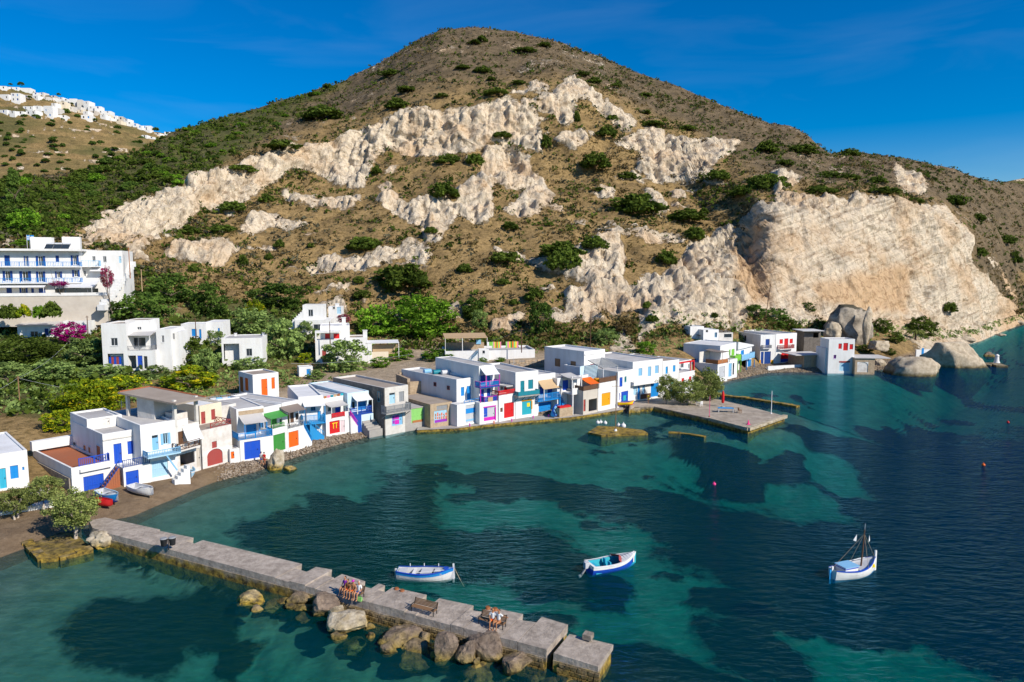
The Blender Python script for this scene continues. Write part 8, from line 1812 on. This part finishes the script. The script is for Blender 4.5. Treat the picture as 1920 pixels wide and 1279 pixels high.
me = mesh_np('pebbles', v.reshape(-1, 3), f); pmat('pebble_stone', (0.36, 0.29, 0.22), 0.9, (0.12, 0.085, 0.06), 0.9, 0.7, 0.0)
o = link('pebbles', me, 'pebble_stone'); o['kind'] = 'stuff'
# ------------------------------------------------------------------ people
def skin_mesh(verts, edges, radii, root=0, sub=1):
    me = bpy.data.meshes.new('tmp'); me.from_pydata([tuple(v) for v in verts], edges, []); ob = bpy.data.objects.new('tmp', me); C.objects.link(ob)
    ob.modifiers.new('s', 'SKIN'); me.skin_vertices[0].data
    for i, r in enumerate(radii):
        sv = me.skin_vertices[0].data[i]; sv.radius = r if isinstance(r, tuple) else (r, r); sv.use_root = (i == root)
    sm_ = ob.modifiers.new('d', 'SUBSURF'); sm_.levels = sub; sm_.render_levels = sub
    dg = bpy.context.evaluated_depsgraph_get(); ev = ob.evaluated_get(dg); em = ev.to_mesh()
    vs_ = [tuple(v.co) for v in em.vertices]; fs_ = [tuple(p_.vertices) for p_ in em.polygons]; ev.to_mesh_clear()
    bpy.data.objects.remove(ob); bpy.data.meshes.remove(me); return vs_, fs_
def person(label, loc_, rz, pose, top, bottom, hair, hat=None, lean=0.0, arms='lap', skin='skin', long_hair=False, bare=False, scale=1.0, group=None):
    o = thing('person', label, 'person', loc_, rz, group); o.scale = (scale,)*3
    sit = pose == 'sit'; h_ = 0.54 if sit else 0.93
    V_ = [(0, 0, h_), (0, lean*0.3, h_+0.20), (0, lean*0.8, h_+0.40), (0, lean, h_+0.50), (0, lean*1.1, h_+0.60)]; E_ = [(0, 1), (1, 2), (2, 3), (3, 4)]; Rr = [(0.15, 0.11), (0.135, 0.10), (0.16, 0.105), (0.085, 0.075), 0.055]
    hands = []; legs = []
    for s_ in (-1, 1):
        i = len(V_); sh = (0.18*s_, lean, h_+0.47)
        if arms == 'lap': el, wr = (0.25*s_, lean-0.06, h_+0.22), (0.14*s_, -0.27, h_+0.10)
        elif arms == 'side': el, wr = (0.24*s_, 0.03, h_+0.20), (0.26*s_, -0.05, h_-0.04)
        elif arms == 'out': el, wr = ((0.40*s_, lean+0.05, h_+0.40) if s_ > 0 else (0.25*s_, lean-0.06, h_+0.22)), ((0.62*s_, lean+0.05, h_+0.42) if s_ > 0 else (0.14*s_, -0.27, h_+0.10))
        V_ += [sh, el, wr]; E_ += [(3, i), (i, i+1), (i+1, i+2)]; Rr += [0.062, 0.045, 0.032]; hands.append((Vector(el), Vector(wr), s_))
        j = len(V_)
        if sit: kn, an, to = (0.13*s_, -0.42, h_+0.03), (0.13*s_, -0.44, h_-0.43), (0.14*s_, -0.60, h_-0.49)
        else: kn, an, to = (0.10*s_, -0.03-0.05*s_, h_-0.43), (0.10*s_, 0.02+0.06*s_, h_-0.85), (0.11*s_, -0.15+0.06*s_, h_-0.90)
        V_ += [(0.10*s_, -0.02, h_-0.03), kn, an, to]; E_ += [(0, j), (j, j+1), (j+1, j+2), (j+2, j+3)]; Rr += [0.088, 0.062, 0.042, 0.035]; legs.append((j, j+1))
    vs_, fs_ = skin_mesh(V_, E_, Rr)
    mb = MB(); mb.add(vs_, fs_, 0, True)
    hc = Vector((0, lean*1.1-0.02, h_+0.73))
    bm = bmesh.new(); bmesh.ops.create_uvsphere(bm, u_segments=14, v_segments=10, radius=1.0)
    hv = [(v.co.x*0.078+hc.x, v.co.y*0.098+hc.y+(-0.012 if v.co.y < -0.7 and -0.3 < v.co.z < 0.2 else 0), v.co.z*0.118+hc.z) for v in bm.verts]; hf = [tuple(v.index for v in f.verts) for f in bm.faces]; bm.free()
    mb.add(hv, hf, 0, True)
    mb.hexa([(-0.012, hc.y-0.10, hc.z-0.03), (0.012, hc.y-0.10, hc.z-0.03), (0.008, hc.y-0.08, hc.z-0.03), (-0.008, hc.y-0.08, hc.z-0.03)], [(-0.006, hc.y-0.092, hc.z+0.02), (0.006, hc.y-0.092, hc.z+0.02), (0.005, hc.y-0.08, hc.z+0.02), (-0.005, hc.y-0.08, hc.z+0.02)])   # nose
    for s_ in (-1, 1): mb.box(s_*0.074-0.008, hc.y-0.01, hc.z-0.03, s_*0.074+0.008, hc.y+0.025, hc.z+0.03)      # ears
    for (el, wr, s_) in hands:
        d = (wr-el).normalized(); a = d.cross(Vector((0, 0, 1))); a = a.normalized() if a.length > .1 else Vector((1, 0, 0)); c_ = a.cross(d).normalized()
        mb.tube([wr-d*0.01, wr+d*0.05, wr+d*0.085], [0.03, 0.040, 0.034], 6)
        for k in range(4):
            L1 = (0.060, 0.075, 0.068, 0.05)[k]; st = wr+d*0.08+a*(-0.027+0.018*k); mb.tube([st, st+d*L1*0.55-c_*0.008, st+d*L1*0.85-c_*0.03], [0.009, 0.0085, 0.007], 5)
        st = wr+d*0.03-a*0.034; mb.tube([st, st+d*0.03-a*0.028, st+d*0.055-a*0.034], [0.010, 0.009, 0.007], 5)
    mb.build('body', skin, o)
    eb = MB()
    for s_ in (-1, 1): eb.box(s_*0.03-0.011, hc.y-0.098, hc.z-0.002, s_*0.03+0.011, hc.y-0.086, hc.z+0.012)
    eb.box(-0.02, hc.y-0.096, hc.z-0.062, 0.02, hc.y-0.084, hc.z-0.054); eb.build('eyes_and_mouth', 'brown', o)
    hb = MB(); bm = bmesh.new(); bmesh.ops.create_uvsphere(bm, u_segments=14, v_segments=10, radius=1.0)
    hb.add([(v.co.x*0.086+hc.x, (v.co.y*0.105 if v.co.y > -0.35 else -0.35*0.105)+hc.y+0.012, (v.co.z if v.co.z > -0.35-(0.9 if long_hair and v.co.y > 0 else 0) else -0.35)*0.126+hc.z+0.008) for v in bm.verts], [tuple(v.index for v in f.verts) for f in bm.faces], 0, True); bm.free(); hb.build('hair', hair, o)
    if hat:
        tb = MB(); tb.tube([(0, hc.y, hc.z+0.05), (0, hc.y, hc.z+0.09), (0, hc.y, hc.z+0.145)], [0.10, 0.10, 0.06], 12); tb.tube([(0, hc.y-0.05, hc.z+0.05), (0, hc.y-0.05, hc.z+0.062)], 0.125, 12); tb.build('hat', hat, o)
    if top and not bare:
        i0 = 5; sv = [V_[0], V_[1], V_[2], V_[3]]; se = [(0, 1), (1, 2), (2, 3)]; sr = [(0.165, 0.125), (0.15, 0.115), (0.175, 0.12), (0.09, 0.08)]
        for s_, b_ in ((-1, 5), (1, 12)):
            k = len(sv); m_ = Vector(V_[b_]).lerp(Vector(V_[b_+1]), 0.75); sv += [V_[b_], tuple(m_)]; se += [(3, k), (k, k+1)]; sr += [0.075, 0.068]
        a_, b_ = skin_mesh(sv, se, sr); tb = MB(); tb.add(a_, b_, 0, True); tb.build('shirt', top, o)
    if bottom:
        sv = [V_[0], (0, 0, h_+0.08)]; se = [(0, 1)]; sr = [(0.165, 0.125), (0.155, 0.118)]
        for (a_, b_) in legs:
            k = len(sv); m_ = Vector(V_[a_]).lerp(Vector(V_[b_]), 0.62); sv += [V_[a_], tuple(m_)]; se += [(0, k), (k, k+1)]; sr += [0.105, 0.092]
        a_, b_ = skin_mesh(sv, se, sr); tb = MB(); tb.add(a_, b_, 0, True); tb.build('shorts', bottom, o)
    return o
pmat('hair_dark', (0.02, 0.014, 0.01), 0.6); pmat('hair_grey', (0.45, 0.42, 0.40), 0.6); pmat('skin_tan', (0.42, 0.19, 0.09), 0.6)
bA = [o for o in bpy.data.objects if o.name.startswith('bench') and o.get('category')]
def on_bench(b_, x, y=-0.22, z=0.0):
    r = Matrix.Rotation(b_.rotation_euler.z, 3, 'Z'); return b_.location+r@Vector((x, y, z-0.06))
b1, b2_, b3_ = sorted(bA, key=lambda q: q.location.x)
G = 'people sitting on the pier'
person('person in purple top with dark hat at left of pier bench group', on_bench(b1, -0.72, -0.05), RZP-0.15, 'sit', 'violet', 'dull_red', 'hair_dark', None, 0.02, scale=1.0, group=G, long_hair=True)
person('person in orange clothes leaning forward on pier bench, second from left', on_bench(b1, -0.22), RZP, 'sit', 'wood_orange', 'orange', 'hair_dark', None, -0.10, skin='skin_tan', group=G)
person('person with magenta cap on pier bench, second from right', on_bench(b1, 0.26), RZP+0.1, 'sit', 'skin_tan', 'orange', 'hair_dark', 'magenta', -0.06, skin='skin_tan', group=G)
person('person in white shirt and navy shorts at right of pier bench group', on_bench(b1, 0.74), RZP, 'sit', 'white', 'navy', 'hair_grey', None, 0.02, group=G)
person('person in white shirt on left of the couple at pier end', on_bench(b3_, 0.10), RZP+0.25, 'sit', 'awn_white', 'orange', 'hair_dark', None, 0.0, skin='skin_tan', group=G, long_hair=True)
person('person with arm along bench back on right of the couple', on_bench(b3_, 0.55), RZP-0.2, 'sit', 'white', 'wood_orange', 'hair_dark', None, 0.04, 'out', skin='skin_tan', group=G)
p = on_bench(b1, 1.02, -0.5); bg_ = thing('beach_bag', 'bright green bag on the ground beside pier bench group', 'bag', p, RZP); mb = MB(); mb.hexa([(-0.16, -0.1, 0), (0.16, -0.1, 0), (0.16, 0.1, 0), (-0.16, 0.1, 0)], [(-0.2, -0.05, 0.3), (0.2, -0.05, 0.3), (0.2, 0.05, 0.3), (-0.2, 0.05, 0.3)]); mb.build('bag_body', 'light_green', bg_); mb = MB(); mb.tube([(-0.12, 0, 0.3), (-0.05, 0, 0.46), (0.05, 0, 0.46), (0.12, 0, 0.3)], 0.015, 5); mb.build('strap', 'green', bg_)
def gz(p): return Vector((p.x, p.y, max(0.4, ground_z(p.x, p.y))))
person('person in white and blue walking on beach beside blue garage', gz(at_z(*R3(388, 1075), 1.0)), R(150), 'stand', 'awn_white', 'blue', 'hair_dark', None, 0, 'side', group='walkers on the beach')
person('person in red walking on beach before blue garage', gz(at_z(*R3(420, 1080), 1.0)), R(160), 'stand', 'red', 'red', 'hair_dark', None, 0, 'side', group='walkers on the beach')
person('person in yellow standing at root of the quay', at_z(*VQ(603, 318), 0.86), R(30), 'stand', 'bright_yellow', 'bright_yellow', 'hair_dark', None, 0, 'side')

# ------------------------------------------------------------------ poles and wires
def pole(label, px, py0, py1, Y=None, lean=0.0, r=0.11, m_='wood', arm=True):
    if Y is None: g = ground_on_ray(px, py1); Y = g.y
    b_ = at_y(px, py1, Y); t_ = at_y(px, py0, Y); o = thing('utility_pole', label, 'pole', b_)
    mb = MB(); mb.tube([(0, 0, -0.5), (lean, 0, t_.z-b_.z)], [r, r*0.7], 8); mb.build('shaft', m_, o)
    if arm: mb = MB(); mb.bar((lean-0.35, 0, t_.z-b_.z-0.3), (lean+0.35, 0, t_.z-b_.z-0.3), 0.08); mb.build('cross_arm', m_, o)
    return Vector((b_.x+lean, b_.y, t_.z-0.3))
def wire(label, a, b, sag=0.6, r=0.014):
    mb = MB(); pts = [a.lerp(b, i/10)-Vector((0, 0, sag*4*(i/10)*(1-i/10))) for i in range(11)]; mb.tube(pts, r, 4); o = mb.build('power_line', 'pale_grey'); tag(o, label, 'wire')
pa = pole('wooden pole standing behind far left house', 42, 705, 822, 104)
pb = pole('thin leaning pole right of low sheet-roofed house', 166, 592, 640, 148, m_='brown')
pc = pole('brown pole before small blue-shuttered house', 368, 596, 640, 142, m_='brown')
pd = pole('brown pole in front of red-shuttered white house', 619, 603, 640, 148, m_='brown', arm=False)
pe = pole('dark pole on white terrace beside striped towels', 978, 616, 657, 156, m_='brown', arm=False)
pf = pole('tall thin pole on slope above large white house', 1107, 584, 652, 168, m_='brown')
pg = pole('leaning tall pole under the right cliff', 1436, 532, 590, 196, lean=1.0, m_='brown', arm=False)
ph = pole('tall brown pole at the corner of hotel path', 244, 464, 518, 160, m_='wood_orange'); pi_ = pole('pale pole among dark trees right of hotel', 267, 505, 552, 164, m_='bamboo', arm=False)
wire('power line from left photo edge to wooden pole', pa, at_y(-40, 745, 96), 0.3); wire('power line sagging from wooden pole up to sheet-roofed house', pa, pb, 1.6); wire('power line level across the yellow trees', pa, at_y(152, 733, 112), 0.1)
wire('long pale cable above the front row roofs', at_y(545, 682, 118), at_y(772, 664, 150), 0.5); wire('cable from terrace pole to hillside', pe, at_y(912, 640, 168), 0.3)
# small clutter on roofs: aerials and heaters
for i, (V, x, y, zz, lab) in enumerate(((R2, 540, 380, 8.6, 'thin yellow aerial on unfinished concrete storey'), (R1, 862, 215, 7.4, 'dark aerial on two-storey blue house roof'), (R5, 620, 300, 6.8, 'thin aerial on teal house roof'), (R6, 620, 470, 6.6, 'thin aerial behind narrow blue door house'))):
    q = at_z(*V(x, y), zz); an = thing('aerial', lab, 'aerial', q); mb = MB(); mb.tube([(0, 0, -0.6), (0, 0, 1.8)], 0.03, 5); mb.build('mast', 'pale_grey' if i else 'bright_yellow', an); mb = MB()
    for k in range(4): mb.bar((-0.35, 0, 1.2+0.15*k), (0.35, 0, 1.2+0.15*k), 0.02)
    mb.build('prongs', 'grey_paint', an)

# ------------------------------------------------------------------ tell look-alikes apart by their place
ORD = ['leftmost', 'second from left', 'third from left', 'fourth from left', 'fifth from left', 'sixth from left', 'seventh from left', 'eighth from left', 'ninth from left', 'tenth from left', 'eleventh from left', 'twelfth from left', 'thirteenth from left', 'fourteenth from left', 'fifteenth from left', 'sixteenth from left']
bl_ = {}
for o in bpy.data.objects:
    if o.parent is None and o.get('label'): bl_.setdefault(o['label'], []).append(o)
for lab, os_ in bl_.items():
    if 2 <= len(os_) <= 16:
        os_.sort(key=lambda q: proj(q.location)[0])
        for k, o in enumerate(os_): o['label'] = lab+', '+(ORD[k] if k < len(os_)-1 else 'rightmost')
